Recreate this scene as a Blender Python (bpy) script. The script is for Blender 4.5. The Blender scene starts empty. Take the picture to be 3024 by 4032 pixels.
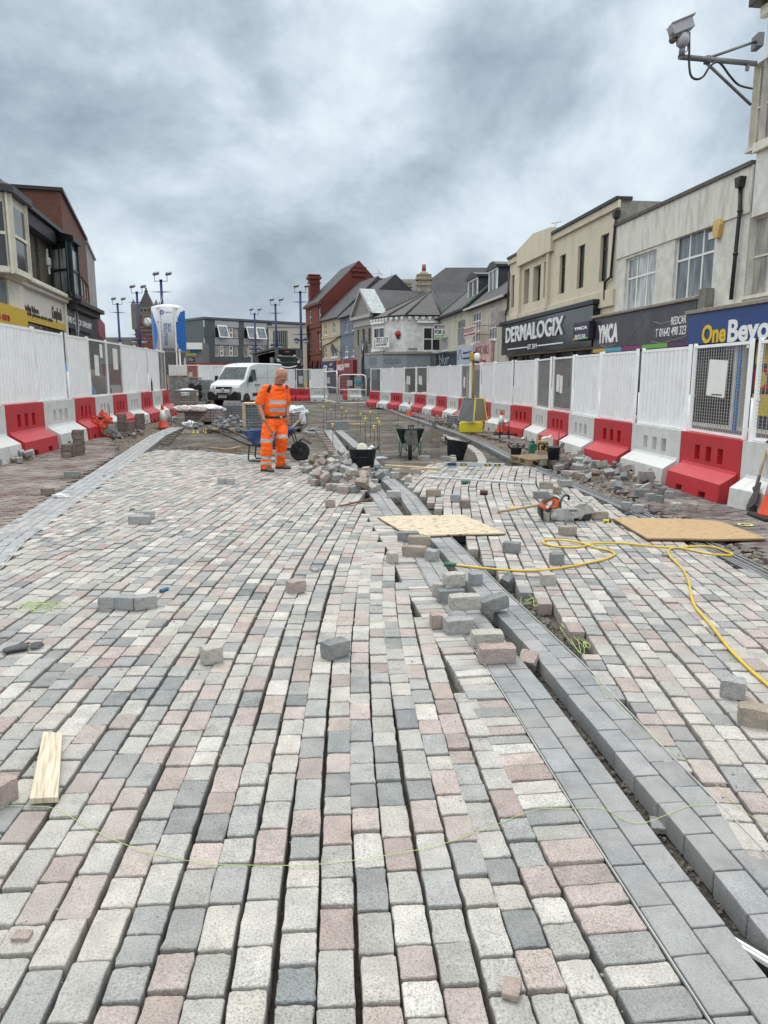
import bpy, bmesh, math, random
import numpy as np
from mathutils import Vector, Matrix, Euler, noise
R = math.radians
random.seed(7)
rng = np.random.default_rng(7)
sc = bpy.context.scene
# ------------------------------------------------------------ camera, sky, sun, exposure
FOC, CX, CY, HH, PIT = 2912.0, 1512.0, 2016.0, 1.62, R(10.35)
cam = bpy.data.objects.new('camera', bpy.data.cameras.new('camera'))
sc.collection.objects.link(cam)
sc.camera = cam
cam.location = (0, 0, HH)
cam.rotation_euler = (R(90) - PIT, 0, 0)
cam.data.sensor_fit = 'VERTICAL'
cam.data.sensor_height = 36.0
cam.data.lens = 36.0 * FOC / 4032.0
cam.data.clip_start = 0.05
cam.data.clip_end = 3000
sc.render.resolution_x, sc.render.resolution_y = 768, 1024
sc.view_settings.view_transform = 'Standard'
sc.view_settings.look = 'None'
sc.view_settings.gamma = 1
sc.view_settings.exposure = 0.16
SUN_EL, SUN_AZ = R(60), R(-14)          # azimuth measured from +Y towards +X
w = bpy.data.worlds.new('World'); sc.world = w; w.use_nodes = True
nt = w.node_tree; nt.nodes.clear()
def N(t, **k):
 n = nt.nodes.new(t)
 for a, b in k.items(): setattr(n, a, b)
 return n
def Lk(a, b): nt.links.new(a, b)
sky = N('ShaderNodeTexSky', sky_type='NISHITA', sun_disc=False, sun_elevation=SUN_EL, sun_rotation=SUN_AZ, dust_density=3.0)
tc = N('ShaderNodeTexCoord'); sep = N('ShaderNodeSeparateXYZ'); Lk(tc.outputs['Generated'], sep.inputs[0])
def mth(op, a, b=None, clamp=False):
 n = N('ShaderNodeMath', operation=op, use_clamp=clamp)
 for i, v in enumerate((a, b)):
  if v is None: continue
  if isinstance(v, (int, float)): n.inputs[i].default_value = v
  else: Lk(v, n.inputs[i])
 return n.outputs[0]
def ramp(fac, stops, interp='LINEAR'):
 n = N('ShaderNodeValToRGB'); n.color_ramp.interpolation = interp
 e = n.color_ramp.elements
 while len(e) < len(stops): e.new(0.5)
 for el, (p, c) in zip(e, stops):
  el.position = p; el.color = (*c, 1) if len(c) == 3 else c
 Lk(fac, n.inputs[0]); return n.outputs[0]
zz = mth('MAXIMUM', sep.outputs[2], 0.0)
mp = N('ShaderNodeMapping'); mp.inputs['Scale'].default_value = (1.0, 1.0, 1.3); mp.inputs['Location'].default_value = (1.7, 4.2, 0.35); Lk(tc.outputs['Generated'], mp.inputs[0])
wv = N('ShaderNodeTexNoise'); wv.inputs['Scale'].default_value = 2.2; wv.inputs['Detail'].default_value = 3; Lk(mp.outputs[0], wv.inputs['Vector'])
wa = N('ShaderNodeMix', data_type='VECTOR'); wa.inputs[0].default_value = 0.16; Lk(mp.outputs[0], wa.inputs[4]); Lk(wv.outputs['Color'], wa.inputs[5])
n1 = N('ShaderNodeTexNoise'); n1.inputs['Scale'].default_value = 5.0; n1.inputs['Detail'].default_value = 12; n1.inputs['Roughness'].default_value = 0.56
n2 = N('ShaderNodeTexNoise'); n2.inputs['Scale'].default_value = 15.0; n2.inputs['Detail'].default_value = 9; n2.inputs['Roughness'].default_value = 0.6
Lk(wa.outputs[1], n1.inputs['Vector']); Lk(wa.outputs[1], n2.inputs['Vector'])
cl = mth('ADD', mth('MULTIPLY', n1.outputs['Fac'], 0.76), mth('MULTIPLY', n2.outputs['Fac'], 0.24))
def blob(px, py, width, amount):          # a broad darker or brighter bank of cloud around one direction of the sky
 global cl
 a_ = (px - CX) / FOC; b_ = -(py - CY) / FOC; cp_, sp_ = math.cos(PIT), math.sin(PIT)
 d_ = Vector((a_, cp_ + b_ * sp_, -sp_ + b_ * cp_)).normalized()
 dp = N('ShaderNodeVectorMath', operation='DISTANCE'); Lk(tc.outputs['Generated'], dp.inputs[0]); dp.inputs[1].default_value = d_
 g_ = mth('DIVIDE', dp.outputs['Value'], width); g_ = mth('POWER', 2.718, mth('MULTIPLY', mth('MULTIPLY', g_, g_), -1.0))
 cl = mth('ADD', cl, mth('MULTIPLY', g_, amount))
for bb in ((1750, 330, .11, -.07), (2050, 180, .09, -.04), (250, 420, .14, -.03), (420, 820, .16, -.02), (620, 1060, .10, .08), (2500, 350, .16, .05), (1250, 700, .2, .01), (1500, 120, .10, .04), (1150, 620, .08, -.02), (2300, 650, .12, .03)): blob(*bb)
col = ramp(cl, [(0.32, (0.28, 0.345, 0.415)), (0.41, (0.38, 0.46, 0.535)), (0.475, (0.47, 0.56, 0.64)), (0.53, (0.57, 0.665, 0.745)), (0.61, (0.69, 0.785, 0.85)), (0.74, (0.86, 0.93, 0.975))])
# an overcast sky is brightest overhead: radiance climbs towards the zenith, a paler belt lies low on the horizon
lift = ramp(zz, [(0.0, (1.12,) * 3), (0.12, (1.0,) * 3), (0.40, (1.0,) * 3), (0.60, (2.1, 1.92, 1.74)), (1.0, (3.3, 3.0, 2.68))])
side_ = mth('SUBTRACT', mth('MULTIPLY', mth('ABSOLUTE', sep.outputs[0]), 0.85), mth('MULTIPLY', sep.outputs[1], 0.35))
back = ramp(side_, [(0.35, (1.0,) * 3), (0.85, (2.0, 1.88, 1.76))])  # unseen sky beside and behind the camera brightened to light walls and hoardings
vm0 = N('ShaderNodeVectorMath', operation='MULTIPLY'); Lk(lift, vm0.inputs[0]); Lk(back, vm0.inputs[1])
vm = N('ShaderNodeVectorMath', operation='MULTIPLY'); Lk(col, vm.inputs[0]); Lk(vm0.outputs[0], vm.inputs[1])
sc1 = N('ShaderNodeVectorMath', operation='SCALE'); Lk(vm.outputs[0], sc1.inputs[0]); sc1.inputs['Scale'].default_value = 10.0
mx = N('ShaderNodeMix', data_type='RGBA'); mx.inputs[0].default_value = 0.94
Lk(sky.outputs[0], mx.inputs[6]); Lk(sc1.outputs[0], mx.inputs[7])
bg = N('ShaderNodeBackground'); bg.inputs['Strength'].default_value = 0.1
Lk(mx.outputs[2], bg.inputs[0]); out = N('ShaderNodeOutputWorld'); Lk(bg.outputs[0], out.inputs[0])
sun = bpy.data.objects.new('sun', bpy.data.lights.new('sun', 'SUN')); sc.collection.objects.link(sun)
sun.data.energy = 1.5; sun.data.angle = R(22); sun.data.color = (1.0, 0.965, 0.92)
sd = Vector((math.sin(SUN_AZ) * math.cos(SUN_EL), math.cos(SUN_AZ) * math.cos(SUN_EL), math.sin(SUN_EL)))
sun.rotation_euler = (-sd).to_track_quat('-Z', 'Y').to_euler()
sc.cycles.max_bounces = 6; sc.cycles.use_denoising = True
# ------------------------------------------------------------ measuring helpers: photo pixel -> real place
cp, sp = math.cos(PIT), math.sin(PIT)
def ray(px, py):
 a = (px - CX) / FOC; b = -(py - CY) / FOC
 return Vector((a, cp + b * sp, -sp + b * cp))
def G(px, py, z=0.0):
 d = ray(px, py); t = (z - HH) / d.z
 return Vector((d.x * t, d.y * t, z))
def D(px, py, Y):
 d = ray(px, py); t = Y / d.y
 return Vector((d.x * t, Y, HH + d.z * t))
def P(px, Y): return Vector(((px - CX) / FOC * Y * cp, Y, 0))
# ------------------------------------------------------------ objects
col_ = sc.collection
def tag(o, label=None, cat=None, group=None, kind=None):
 if label: o['label'] = label
 if cat: o['category'] = cat
 if group: o['group'] = group
 if kind: o['kind'] = kind
 return o
def empty(name, loc=(0, 0, 0), rz=0, label=None, cat=None, group=None):
 o = bpy.data.objects.new(name, None); col_.objects.link(o)
 o.empty_display_size = 0.1
 o.location = loc; o.rotation_euler = (0, 0, rz)
 return tag(o, label, cat, group)
KIDS = {}
def setpar(o, par):
 if par is not None:
  o.parent = par; KIDS.setdefault(par.name, []).append(o)
def dup(o, par=None):
 c = o.copy(); col_.objects.link(c); setpar(c, par)
 for ch in list(KIDS.get(o.name, [])): dup(ch, c)
 return c
def place(o, loc, rz=0, label=None, scale=None, group=None, cat=None, rot=None):
 o.location = loc; o.rotation_euler = rot if rot else (0, 0, rz)
 if scale: o.scale = scale if hasattr(scale, '__len__') else (scale,) * 3
 return tag(o, label, cat, group)
ORD = ['nearest', 'second nearest', 'third nearest', 'fourth nearest', 'fifth nearest', 'sixth nearest', 'seventh nearest', 'eighth nearest', 'ninth nearest', 'tenth nearest', 'eleventh nearest', 'twelfth nearest', 'thirteenth nearest', 'fourteenth nearest']
class MB:
 def __init__(s): s.v = []; s.f = []; s.m = []; s.sm = []
 def add(s, vs, fs, m=0, smooth=False):
  o = len(s.v); s.v += [tuple(v) for v in vs]
  for f in fs: s.f.append([i + o for i in f]); s.m.append(m); s.sm.append(smooth)
  return s
 def box(s, x0, x1, y0, y1, z0, z1, m=0, M4=None):
  vs = [Vector(v) for v in ((x0, y0, z0), (x1, y0, z0), (x1, y1, z0), (x0, y1, z0), (x0, y0, z1), (x1, y0, z1), (x1, y1, z1), (x0, y1, z1))]
  if M4 is not None: vs = [M4 @ v for v in vs]
  return s.add(vs, [(0, 3, 2, 1), (4, 5, 6, 7), (0, 1, 5, 4), (1, 2, 6, 5), (2, 3, 7, 6), (3, 0, 4, 7)], m)
 def cbox(s, c, sz, rot=(0, 0, 0), m=0):
  M4 = Matrix.Translation(c) @ Euler(rot).to_matrix().to_4x4()
  a, b, c2 = [k / 2 for k in sz]
  return s.box(-a, a, -b, b, -c2, c2, m, M4)
 def bar(s, p, q, wd, ht, m=0, up=(0, 0, 1)):
  p, q = Vector(p), Vector(q); d = (q - p); L = d.length
  if L < 1e-6: return s
  x = d / L; u = Vector(up)
  if abs(x.dot(u)) > .98: u = Vector((1, 0, 0))
  y = u.cross(x).normalized(); z = x.cross(y)
  M4 = Matrix((x, y, z)).transposed().to_4x4(); M4.translation = (p + q) / 2
  return s.box(-L / 2, L / 2, -wd / 2, wd / 2, -ht / 2, ht / 2, m, M4)
 def tube(s, pts, r, n=8, m=0, closed=False, cap=True, sq=1.0):
  pts = [Vector(p) for p in pts]; k = len(pts)
  rs = r if hasattr(r, '__len__') else [r] * k
  o = len(s.v); up = Vector((0, 0, 1)); prev = None
  for i in range(k):
   a = pts[(i - 1) % k] if (closed or i > 0) else pts[i]
   b = pts[(i + 1) % k] if (closed or i < k - 1) else pts[i]
   t = (b - a).normalized() if (b - a).length > 1e-9 else Vector((0, 0, 1))
   if prev is None:
    u = up if abs(t.dot(up)) < .95 else Vector((1, 0, 0))
    x = u.cross(t).normalized()
   else:
    x = (prev - t * prev.dot(t)).normalized()
   prev = x; y = t.cross(x)
   for j in range(n):
    an = 2 * math.pi * j / n
    s.v.append(tuple(pts[i] + x * (math.cos(an) * rs[i]) + y * (math.sin(an) * rs[i] * sq)))
  for i in range(k if closed else k - 1):
   i2 = (i + 1) % k
   for j in range(n):
    j2 = (j + 1) % n
    s.f.append([o + i * n + j, o + i * n + j2, o + i2 * n + j2, o + i2 * n + j]); s.m.append(m); s.sm.append(True)
  if cap and not closed:
   s.f.append([o + j for j in range(n)][::-1]); s.m.append(m); s.sm.append(False)
   s.f.append([o + (k - 1) * n + j for j in range(n)]); s.m.append(m); s.sm.append(False)
  return s
 def lathe(s, prof, n=24, c=(0, 0, 0), m=0, M4=None, smooth=True):
  o = len(s.v)
  for (r, z) in prof:
   for j in range(n):
    an = 2 * math.pi * j / n
    v = Vector((r * math.cos(an), r * math.sin(an), z))
    v = (M4 @ v) if M4 is not None else v + Vector(c)
    s.v.append(tuple(v))
  for i in range(len(prof) - 1):
   for j in range(n):
    j2 = (j + 1) % n
    s.f.append([o + i * n + j, o + i * n + j2, o + (i + 1) * n + j2, o + (i + 1) * n + j]); s.m.append(m); s.sm.append(smooth)
  s.f.append([o + j for j in range(n)][::-1]); s.m.append(m); s.sm.append(False)
  s.f.append([o + (len(prof) - 1) * n + j for j in range(n)]); s.m.append(m); s.sm.append(False)
  return s
 def prism(s, poly, axis, a, b, m=0, M4=None):
  """poly: 2D outline; axis 'x': points are (y,z); 'y': (x,z); 'z': (x,y)"""
  def mk(p, t):
   v = Vector((t, p[0], p[1])) if axis == 'x' else Vector((p[0], t, p[1])) if axis == 'y' else Vector((p[0], p[1], t))
   return M4 @ v if M4 is not None else v
  n = len(poly); vs = [mk(p, a) for p in poly] + [mk(p, b) for p in poly]
  fs = [list(range(n))[::-1], list(range(n, 2 * n))] + [(i, (i + 1) % n, (i + 1) % n + n, i + n) for i in range(n)]
  return s.add(vs, fs, m)
 def sphere(s, c, r, n=12, m=0, sc_=(1, 1, 1), M4=None):
  pr = [(max(1e-4, math.sin(math.pi * i / n)), -math.cos(math.pi * i / n)) for i in range(n + 1)]
  T = (M4 if M4 is not None else Matrix.Translation(c)) @ Matrix.Diagonal((r * sc_[0], r * sc_[1], r * sc_[2], 1))
  return s.lathe(pr, n * 2, m=m, M4=T)
 def plate(s, W0, W1, H0, H1, holes, y0, y1, m=0, m_rev=None, back=False):
  """vertical plate in the x-z plane with rectangular holes (x0,x1,z0,z1); front at y0, back at y1"""
  xs = sorted({W0, W1, *[h[0] for h in holes], *[h[1] for h in holes]}); xs = [x for x in xs if W0 <= x <= W1]
  zs = sorted({H0, H1, *[h[2] for h in holes], *[h[3] for h in holes]}); zs = [z for z in zs if H0 <= z <= H1]
  for i in range(len(xs) - 1):
   for j in range(len(zs) - 1):
    cx, cz = (xs[i] + xs[i + 1]) / 2, (zs[j] + zs[j + 1]) / 2
    if any(h[0] < cx < h[1] and h[2] < cz < h[3] for h in holes): continue
    a, b, c, d = xs[i], xs[i + 1], zs[j], zs[j + 1]
    s.add([(a, y0, c), (b, y0, c), (b, y0, d), (a, y0, d)], [(0, 1, 2, 3)], m)
    if back: s.add([(a, y1, c), (b, y1, c), (b, y1, d), (a, y1, d)], [(3, 2, 1, 0)], m)
  mr = m if m_rev is None else m_rev
  for (a, b, c, d) in holes:
   s.add([(a, y0, c), (b, y0, c), (b, y0, d), (a, y0, d), (a, y1, c), (b, y1, c), (b, y1, d), (a, y1, d)],
                  [(0, 4, 5, 1), (1, 5, 6, 2), (2, 6, 7, 3), (3, 7, 4, 0)], mr)
  return s
 def build(s, name, mats, parent=None, loc=None, rz=0, bevel=0, seg=2, sub=0):
  me = bpy.data.meshes.new(name); me.from_pydata(s.v, [], s.f)
  if not isinstance(mats, (list, tuple)): mats = [mats]
  for m in mats: me.materials.append(m)
  me.polygons.foreach_set('material_index', s.m); me.polygons.foreach_set('use_smooth', s.sm)
  me.update()
  o = bpy.data.objects.new(name, me); col_.objects.link(o); setpar(o, parent)
  if loc is not None: o.location = loc
  if rz: o.rotation_euler = (0, 0, rz)
  if bevel:
   b = o.modifiers.new('bevel', 'BEVEL'); b.width = bevel; b.segments = seg; b.limit_method = 'ANGLE'; b.angle_limit = R(40)
  if sub:
   b = o.modifiers.new('sub', 'SUBSURF'); b.levels = sub; b.render_levels = sub
  return o
# ------------------------------------------------------------ materials
def newmat(name):
 m = bpy.data.materials.new(name); m.use_nodes = True
 return m, m.node_tree
def nd(t, typ, inp=None, **k):
 n = t.nodes.new(typ)
 for a, b in k.items(): setattr(n, a, b)
 for a, b in (inp or {}).items():
  if isinstance(b, bpy.types.NodeSocket): t.links.new(b, n.inputs[a])
  else: n.inputs[a].default_value = b
 return n
def mixc(t, fac, a, b, mode='MIX'):
 n = nd(t, 'ShaderNodeMix', data_type='RGBA', blend_type=mode)
 for i, v in ((0, fac), (6, a), (7, b)):
  if isinstance(v, bpy.types.NodeSocket): t.links.new(v, n.inputs[i])
  elif i == 0: n.inputs[0].default_value = v
  else: n.inputs[i].default_value = (*v, 1)
 return n.outputs[2]
def rmp(t, fac, stops):
 n = t.nodes.new('ShaderNodeValToRGB'); e = n.color_ramp.elements
 while len(e) < len(stops): e.new(.5)
 for el, (p, c) in zip(e, stops):
  el.position = p; el.color = (c, c, c, 1) if isinstance(c, (int, float)) else (*c, 1)
 t.links.new(fac, n.inputs[0]); return n.outputs[0]
MATS = {}
def mat(name, c, rough=.7, metal=0, var=.15, vs=4.0, bump=0.0, bs=60.0, dirt=None, dirtamt=.5, ds=1.5, emit=0, streak=False, spec=.5):
 if name in MATS: return MATS[name]
 m, t = newmat(name); bs_ = t.nodes['Principled BSDF']
 tcn = nd(t, 'ShaderNodeTexCoord')
 vec = tcn.outputs['Object']
 n1 = nd(t, 'ShaderNodeTexNoise', {'Vector': vec, 'Scale': vs, 'Detail': 6.0, 'Roughness': .6})
 f = rmp(t, n1.outputs[0], [(.3, 1 - var), (.7, 1 + var)])
 c_ = mixc(t, 1.0, c, f, 'MULTIPLY')
 if dirt:
  v2 = vec
  if streak: v2 = nd(t, 'ShaderNodeMapping', {'Vector': vec, 'Scale': (1, 1, .18)}).outputs[0]
  n2 = nd(t, 'ShaderNodeTexNoise', {'Vector': v2, 'Scale': ds, 'Detail': 8.0, 'Roughness': .65})
  f2 = rmp(t, n2.outputs[0], [(.48, 0.0), (.72, dirtamt)])
  c_ = mixc(t, f2, c_, dirt)
 t.links.new(c_, bs_.inputs['Base Color'])
 bs_.inputs['Roughness'].default_value = rough; bs_.inputs['Metallic'].default_value = metal
 bs_.inputs['Specular IOR Level'].default_value = spec
 if bump:
  n3 = nd(t, 'ShaderNodeTexNoise', {'Vector': vec, 'Scale': bs, 'Detail': 4.0})
  b = nd(t, 'ShaderNodeBump', {'Height': n3.outputs[0], 'Strength': bump, 'Distance': .02})
  t.links.new(b.outputs[0], bs_.inputs['Normal'])
 if emit:
  bs_.inputs['Emission Color'].default_value = (*c, 1); bs_.inputs['Emission Strength'].default_value = emit
 MATS[name] = m; return m
def wallvec(t):
 """object coordinates folded so courses run level on every upright face"""
 tcn = nd(t, 'ShaderNodeTexCoord'); s = nd(t, 'ShaderNodeSeparateXYZ', {0: tcn.outputs['Object']})
 a = nd(t, 'ShaderNodeMath', {0: s.outputs[0], 1: s.outputs[1]}, operation='ADD')
 return nd(t, 'ShaderNodeCombineXYZ', {0: a.outputs[0], 1: s.outputs[2], 2: 0.0}).outputs[0], tcn.outputs['Object']
def brickmat(name, c1, c2, mortar, bw=.225, bh=.075, ms=.01, bump=.6, rough=.85, dirt=None, dirtamt=.5, flat=False, bias=0.0, ds=.9):
 if name in MATS: return MATS[name]
 m, t = newmat(name); bs_ = t.nodes['Principled BSDF']
 if flat:
  tcn = nd(t, 'ShaderNodeTexCoord'); v, ob = tcn.outputs['Object'], tcn.outputs['Object']
 else: v, ob = wallvec(t)
 br = nd(t, 'ShaderNodeTexBrick', {'Vector': v, 'Scale': 1.0, 'Mortar Size': ms, 'Brick Width': bw, 'Row Height': bh, 'Mortar Smooth': .3, 'Bias': bias, 'Color1': (*c1, 1), 'Color2': (*c2, 1), 'Mortar': (*mortar, 1)})
 n1 = nd(t, 'ShaderNodeTexNoise', {'Vector': ob, 'Scale': 2.5, 'Detail': 7.0, 'Roughness': .65})
 f = rmp(t, n1.outputs[0], [(.3, .78), (.7, 1.2)])
 c_ = mixc(t, 1.0, br.outputs[0], f, 'MULTIPLY')
 if dirt:
  mpn = nd(t, 'ShaderNodeMapping', {'Vector': ob, 'Scale': (1, 1, .4)})
  n2 = nd(t, 'ShaderNodeTexNoise', {'Vector': mpn.outputs[0], 'Scale': ds, 'Detail': 8.0, 'Roughness': .7})
  c_ = mixc(t, rmp(t, n2.outputs[0], [(.46, 0.0), (.72, dirtamt)]), c_, dirt)
 t.links.new(c_, bs_.inputs['Base Color']); bs_.inputs['Roughness'].default_value = rough
 b = nd(t, 'ShaderNodeBump', {'Height': br.outputs['Fac'], 'Strength': bump, 'Distance': .01}, invert=True)
 t.links.new(b.outputs[0], bs_.inputs['Normal'])
 MATS[name] = m; return m
def stonemat(name, attr='tone', sp_=.24, c=None):
 m, t = newmat(name); bs_ = t.nodes['Principled BSDF']
 tcn = nd(t, 'ShaderNodeTexCoord'); v = tcn.outputs['Object']
 if c is None:
  base = nd(t, 'ShaderNodeAttribute', attribute_name=attr).outputs['Color']
 else:
  rgb = t.nodes.new('ShaderNodeRGB'); rgb.outputs[0].default_value = (*c, 1); base = rgb.outputs[0]
 vo = nd(t, 'ShaderNodeTexNoise', {'Vector': v, 'Scale': 150.0, 'Detail': 3.0, 'Roughness': .75})
 f = rmp(t, vo.outputs[0], [(.38, 1 - sp_ * 2.1), (.46, 1 - sp_ * .4), (.55, 1.0), (.66, 1 + sp_ * 1.1)])
 c_ = mixc(t, 1.0, base, f, 'MULTIPLY')
 n2 = nd(t, 'ShaderNodeTexNoise', {'Vector': v, 'Scale': 9.0, 'Detail': 7.0, 'Roughness': .6})
 c_ = mixc(t, 1.0, c_, rmp(t, n2.outputs[0], [(.3, .78), (.7, 1.16)]), 'MULTIPLY')
 n3 = nd(t, 'ShaderNodeTexNoise', {'Vector': v, 'Scale': 1.3, 'Detail': 9.0, 'Roughness': .7})
 c_ = mixc(t, rmp(t, n3.outputs[0], [(.42, 0.0), (.72, .7)]), c_, (.34, .325, .30))
 n5 = nd(t, 'ShaderNodeTexNoise', {'Vector': v, 'Scale': 5.5, 'Detail': 10.0, 'Roughness': .75})
 c_ = mixc(t, rmp(t, n5.outputs[0], [(.60, 0.0), (.70, .45)]), c_, (.10, .09, .08))
 t.links.new(c_, bs_.inputs['Base Color']); bs_.inputs['Roughness'].default_value = .82
 n4 = nd(t, 'ShaderNodeTexNoise', {'Vector': v, 'Scale': 95.0, 'Detail': 5.0, 'Roughness': .65})
 b = nd(t, 'ShaderNodeBump', {'Height': n4.outputs[0], 'Strength': .5, 'Distance': .004})
 t.links.new(b.outputs[0], bs_.inputs['Normal'])
 MATS[name] = m; return m
def text_mesh(name, body, w_, h_, m, parent, loc, rot=(R(90), 0, 0), ext=.01, bold=0.0, shear=0.0, align=None):
 cu = bpy.data.curves.new(name, 'FONT'); cu.body = body; cu.extrude = ext; cu.offset = bold; cu.shear = shear
 cu.resolution_u = 3
 tmp = bpy.data.objects.new('tmp', cu); col_.objects.link(tmp)
 bpy.context.view_layer.update()
 me = bpy.data.meshes.new_from_object(tmp.evaluated_get(bpy.context.evaluated_depsgraph_get()))
 bpy.data.objects.remove(tmp)
 n = len(me.vertices); co = np.empty(n * 3, dtype=np.float32); me.vertices.foreach_get('co', co); co = co.reshape(-1, 3)
 mn, mxx = co.min(0), co.max(0)
 co[:, 0] = (co[:, 0] - (mn[0] + mxx[0]) / 2) / max(1e-6, mxx[0] - mn[0]) * w_
 co[:, 1] = (co[:, 1] - (mn[1] + mxx[1]) / 2) / max(1e-6, mxx[1] - mn[1]) * h_
 me.vertices.foreach_set('co', co.ravel()); me.materials.clear(); me.materials.append(m); me.name = name; me.update()
 o = bpy.data.objects.new(name, me); col_.objects.link(o); setpar(o, parent)
 o.location = loc; o.rotation_euler = rot
 return o
# ------------------------------------------------------------ ground
GZ = -0.085
def gp(lst, z=0.0): return np.array([[*G(x, y, z)[:2]] for x, y in lst])
def inpoly(poly, x, y):
 n = len(poly); r = np.zeros(np.shape(x), bool); j = n - 1
 for i in range(n):
  xi, yi = poly[i]; xj, yj = poly[j]
  c = ((yi > y) != (yj > y)) & (x < (xj - xi) * (y - yi) / (yj - yi + 1e-12) + xi)
  r ^= c; j = i
 return r
TP = {}
def tmpl(N_):
 if N_ in TP: return TP[N_]
 # outline of a unit rectangle (-.5..+.5) with clipped corners, as (sx, sy, cx, cy): position = s*half - c*clip
 side = (N_ - 8) // 4
 pts = []
 for (ax, ay, bx, by) in ((-1, -1, 1, -1), (1, -1, 1, 1), (1, 1, -1, 1), (-1, 1, -1, -1)):
  dx, dy = np.sign(bx - ax), np.sign(by - ay)
  pts.append((ax, ay, dx, dy))                       # after the clipped corner
  for k in range(side):
   t = (k + 1) / (side + 1); pts.append((ax + (bx - ax) * t, ay + (by - ay) * t, 0, 0))
  pts.append((bx, by, -dx, -dy))
 TP[N_] = np.array(pts, float); return TP[N_]
def block_mesh(name, A, m, N_=16, jit=.0013, clip=.005, cham=.0038, depth=.085, kind='structure', flat=False):
 """A: rows of cx, cy, tx, ty (unit vector along), length, width, z, slope_t, slope_n, r, g, b"""
 A = np.asarray(A, float); K = len(A)
 if K == 0: return None
 T = tmpl(N_); n = len(T)
 L, W_ = A[:, 4:5] / 2, A[:, 5:6] / 2
 j = rng.normal(0, jit, (K, n, 2))
 levels = [(-depth, 0.0), (-cham * 1.2, 0.0), (-cham * .3, cham * .45), (0.0, cham * 1.25)]
 V = np.zeros((K, 4 * n + 1, 3))
 for li, (z, ins) in enumerate(levels):
  a = T[None, :, 0] * (L - ins) + T[None, :, 2] * clip + j[:, :, 0]
  b = T[None, :, 1] * (W_ - ins) + T[None, :, 3] * clip + j[:, :, 1]
  zj = rng.normal(0, jit * .45, (K, n)) if li >= 1 else 0
  V[:, li * n:(li + 1) * n, 0] = a; V[:, li * n:(li + 1) * n, 1] = b; V[:, li * n:(li + 1) * n, 2] = z + zj
 V[:, 4 * n, 2] = rng.normal(.0005, jit * .4, K)
 V[:, :, 2] += V[:, :, 0] * A[:, 7:8] + V[:, :, 1] * A[:, 8:9] + A[:, 6:7]
 X = A[:, 0:1] + V[:, :, 0] * A[:, 2:3] - V[:, :, 1] * A[:, 3:4]
 Y = A[:, 1:2] + V[:, :, 0] * A[:, 3:4] + V[:, :, 1] * A[:, 2:3]
 V[:, :, 0] = X; V[:, :, 1] = Y
 q = []
 for l in range(3):
  for i in range(n): q.append((l * n + i, l * n + (i + 1) % n, (l + 1) * n + (i + 1) % n, (l + 1) * n + i))
 tr = [(3 * n + i, 3 * n + (i + 1) % n, 4 * n) for i in range(n)]
 q, tr = np.array(q), np.array(tr)
 off = (np.arange(K) * (4 * n + 1))[:, None, None]
 Q = (q[None] + off).reshape(-1, 4); TT = (tr[None] + off).reshape(-1, 3)
 me = bpy.data.meshes.new(name)
 nv, nq, ntr = V.shape[0] * V.shape[1], len(Q), len(TT)
 me.vertices.add(nv); me.vertices.foreach_set('co', V.reshape(-1).astype(np.float32))
 me.loops.add(nq * 4 + ntr * 3); me.polygons.add(nq + ntr)
 me.loops.foreach_set('vertex_index', np.concatenate([Q.ravel(), TT.ravel()]).astype(np.int32))
 ls = np.concatenate([np.arange(nq) * 4, nq * 4 + np.arange(ntr) * 3]).astype(np.int32)
 me.polygons.foreach_set('loop_start', ls)
 me.update(calc_edges=True)
 sm_ = np.concatenate([np.zeros(nq, bool), np.ones(ntr, bool)]); me.polygons.foreach_set('use_smooth', sm_ & (not flat))
 at = me.color_attributes.new('tone', 'FLOAT_COLOR', 'POINT')
 c4 = np.ones((K, 4 * n + 1, 4), np.float32); c4[:, :, :3] = A[:, None, 9:12]
 at.data.foreach_set('color', c4.reshape(-1))
 me.materials.append(m); me.validate()
 o = bpy.data.objects.new(name, me); col_.objects.link(o)
 if kind: o['kind'] = kind
 return o
M_SETT = stonemat('granite_setts')
PAL = np.array([(.45, .375, .345), (.385, .305, .28), (.27, .28, .28), (.335, .34, .33), (.45, .43, .405), (.40, .385, .36), (.50, .465, .42), (.55, .525, .49), (.215, .228, .232)])
PAL = PAL * .84
PW = np.array([.15, .08, .10, .11, .17, .14, .12, .10, .03])
def scol(k, pal=PAL, pw=PW, v=.07):
 c = pal[rng.choice(len(pal), k, p=pw / pw.sum())]
 return np.clip(c * (1 + rng.normal(0, v, (k, 1))), .02, .9)
hY = [0, 1.64, 2.05, 2.72, 3.33, 4.3, 5.4, 6.2, 7.1, 7.9, 8.6, 9.6, 10.5, 12, 14, 16, 20, 30]
hX = [.24, .122, .097, .055, .032, 0, -.01, .003, .039, .088, .13, .19, .27, .45, .74, 1.05, 1.6, 3.2]
def hL(y): return np.interp(y, hY, hX)
rY = [0, 3, 5, 8.6, 10.1, 11.2, 12.6, 13.3, 20]
rX = [-.6, -.34, -.20, .08, .205, .33, .62, .77, 2.4]
def hR(y): return np.interp(y, rY, rX)
def smooth_h(h, y): return (h(y - .35) + h(y) * 2 + h(y + .35)) / 4
LCH = gp([(2960, 4290), (2850, 4100), (2770, 3975), (2568, 3663), (2320, 3277), (2100, 2919), (1953, 2680), (1683, 2295), (1630, 2194), (1517, 2036), (1468, 1960), (1400, 1870), (1330, 1780), (1277, 1694)])
RFE = gp([(3560, 4330), (3250, 3990), (2990, 3660), (2706, 3304), (2421, 2965), (2137, 2615), (1866, 2322), (1700, 2129), (1624, 2031), (1574, 1955), (1481, 1871), (1430, 1800), (1375, 1745), (1318, 1694)])
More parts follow.
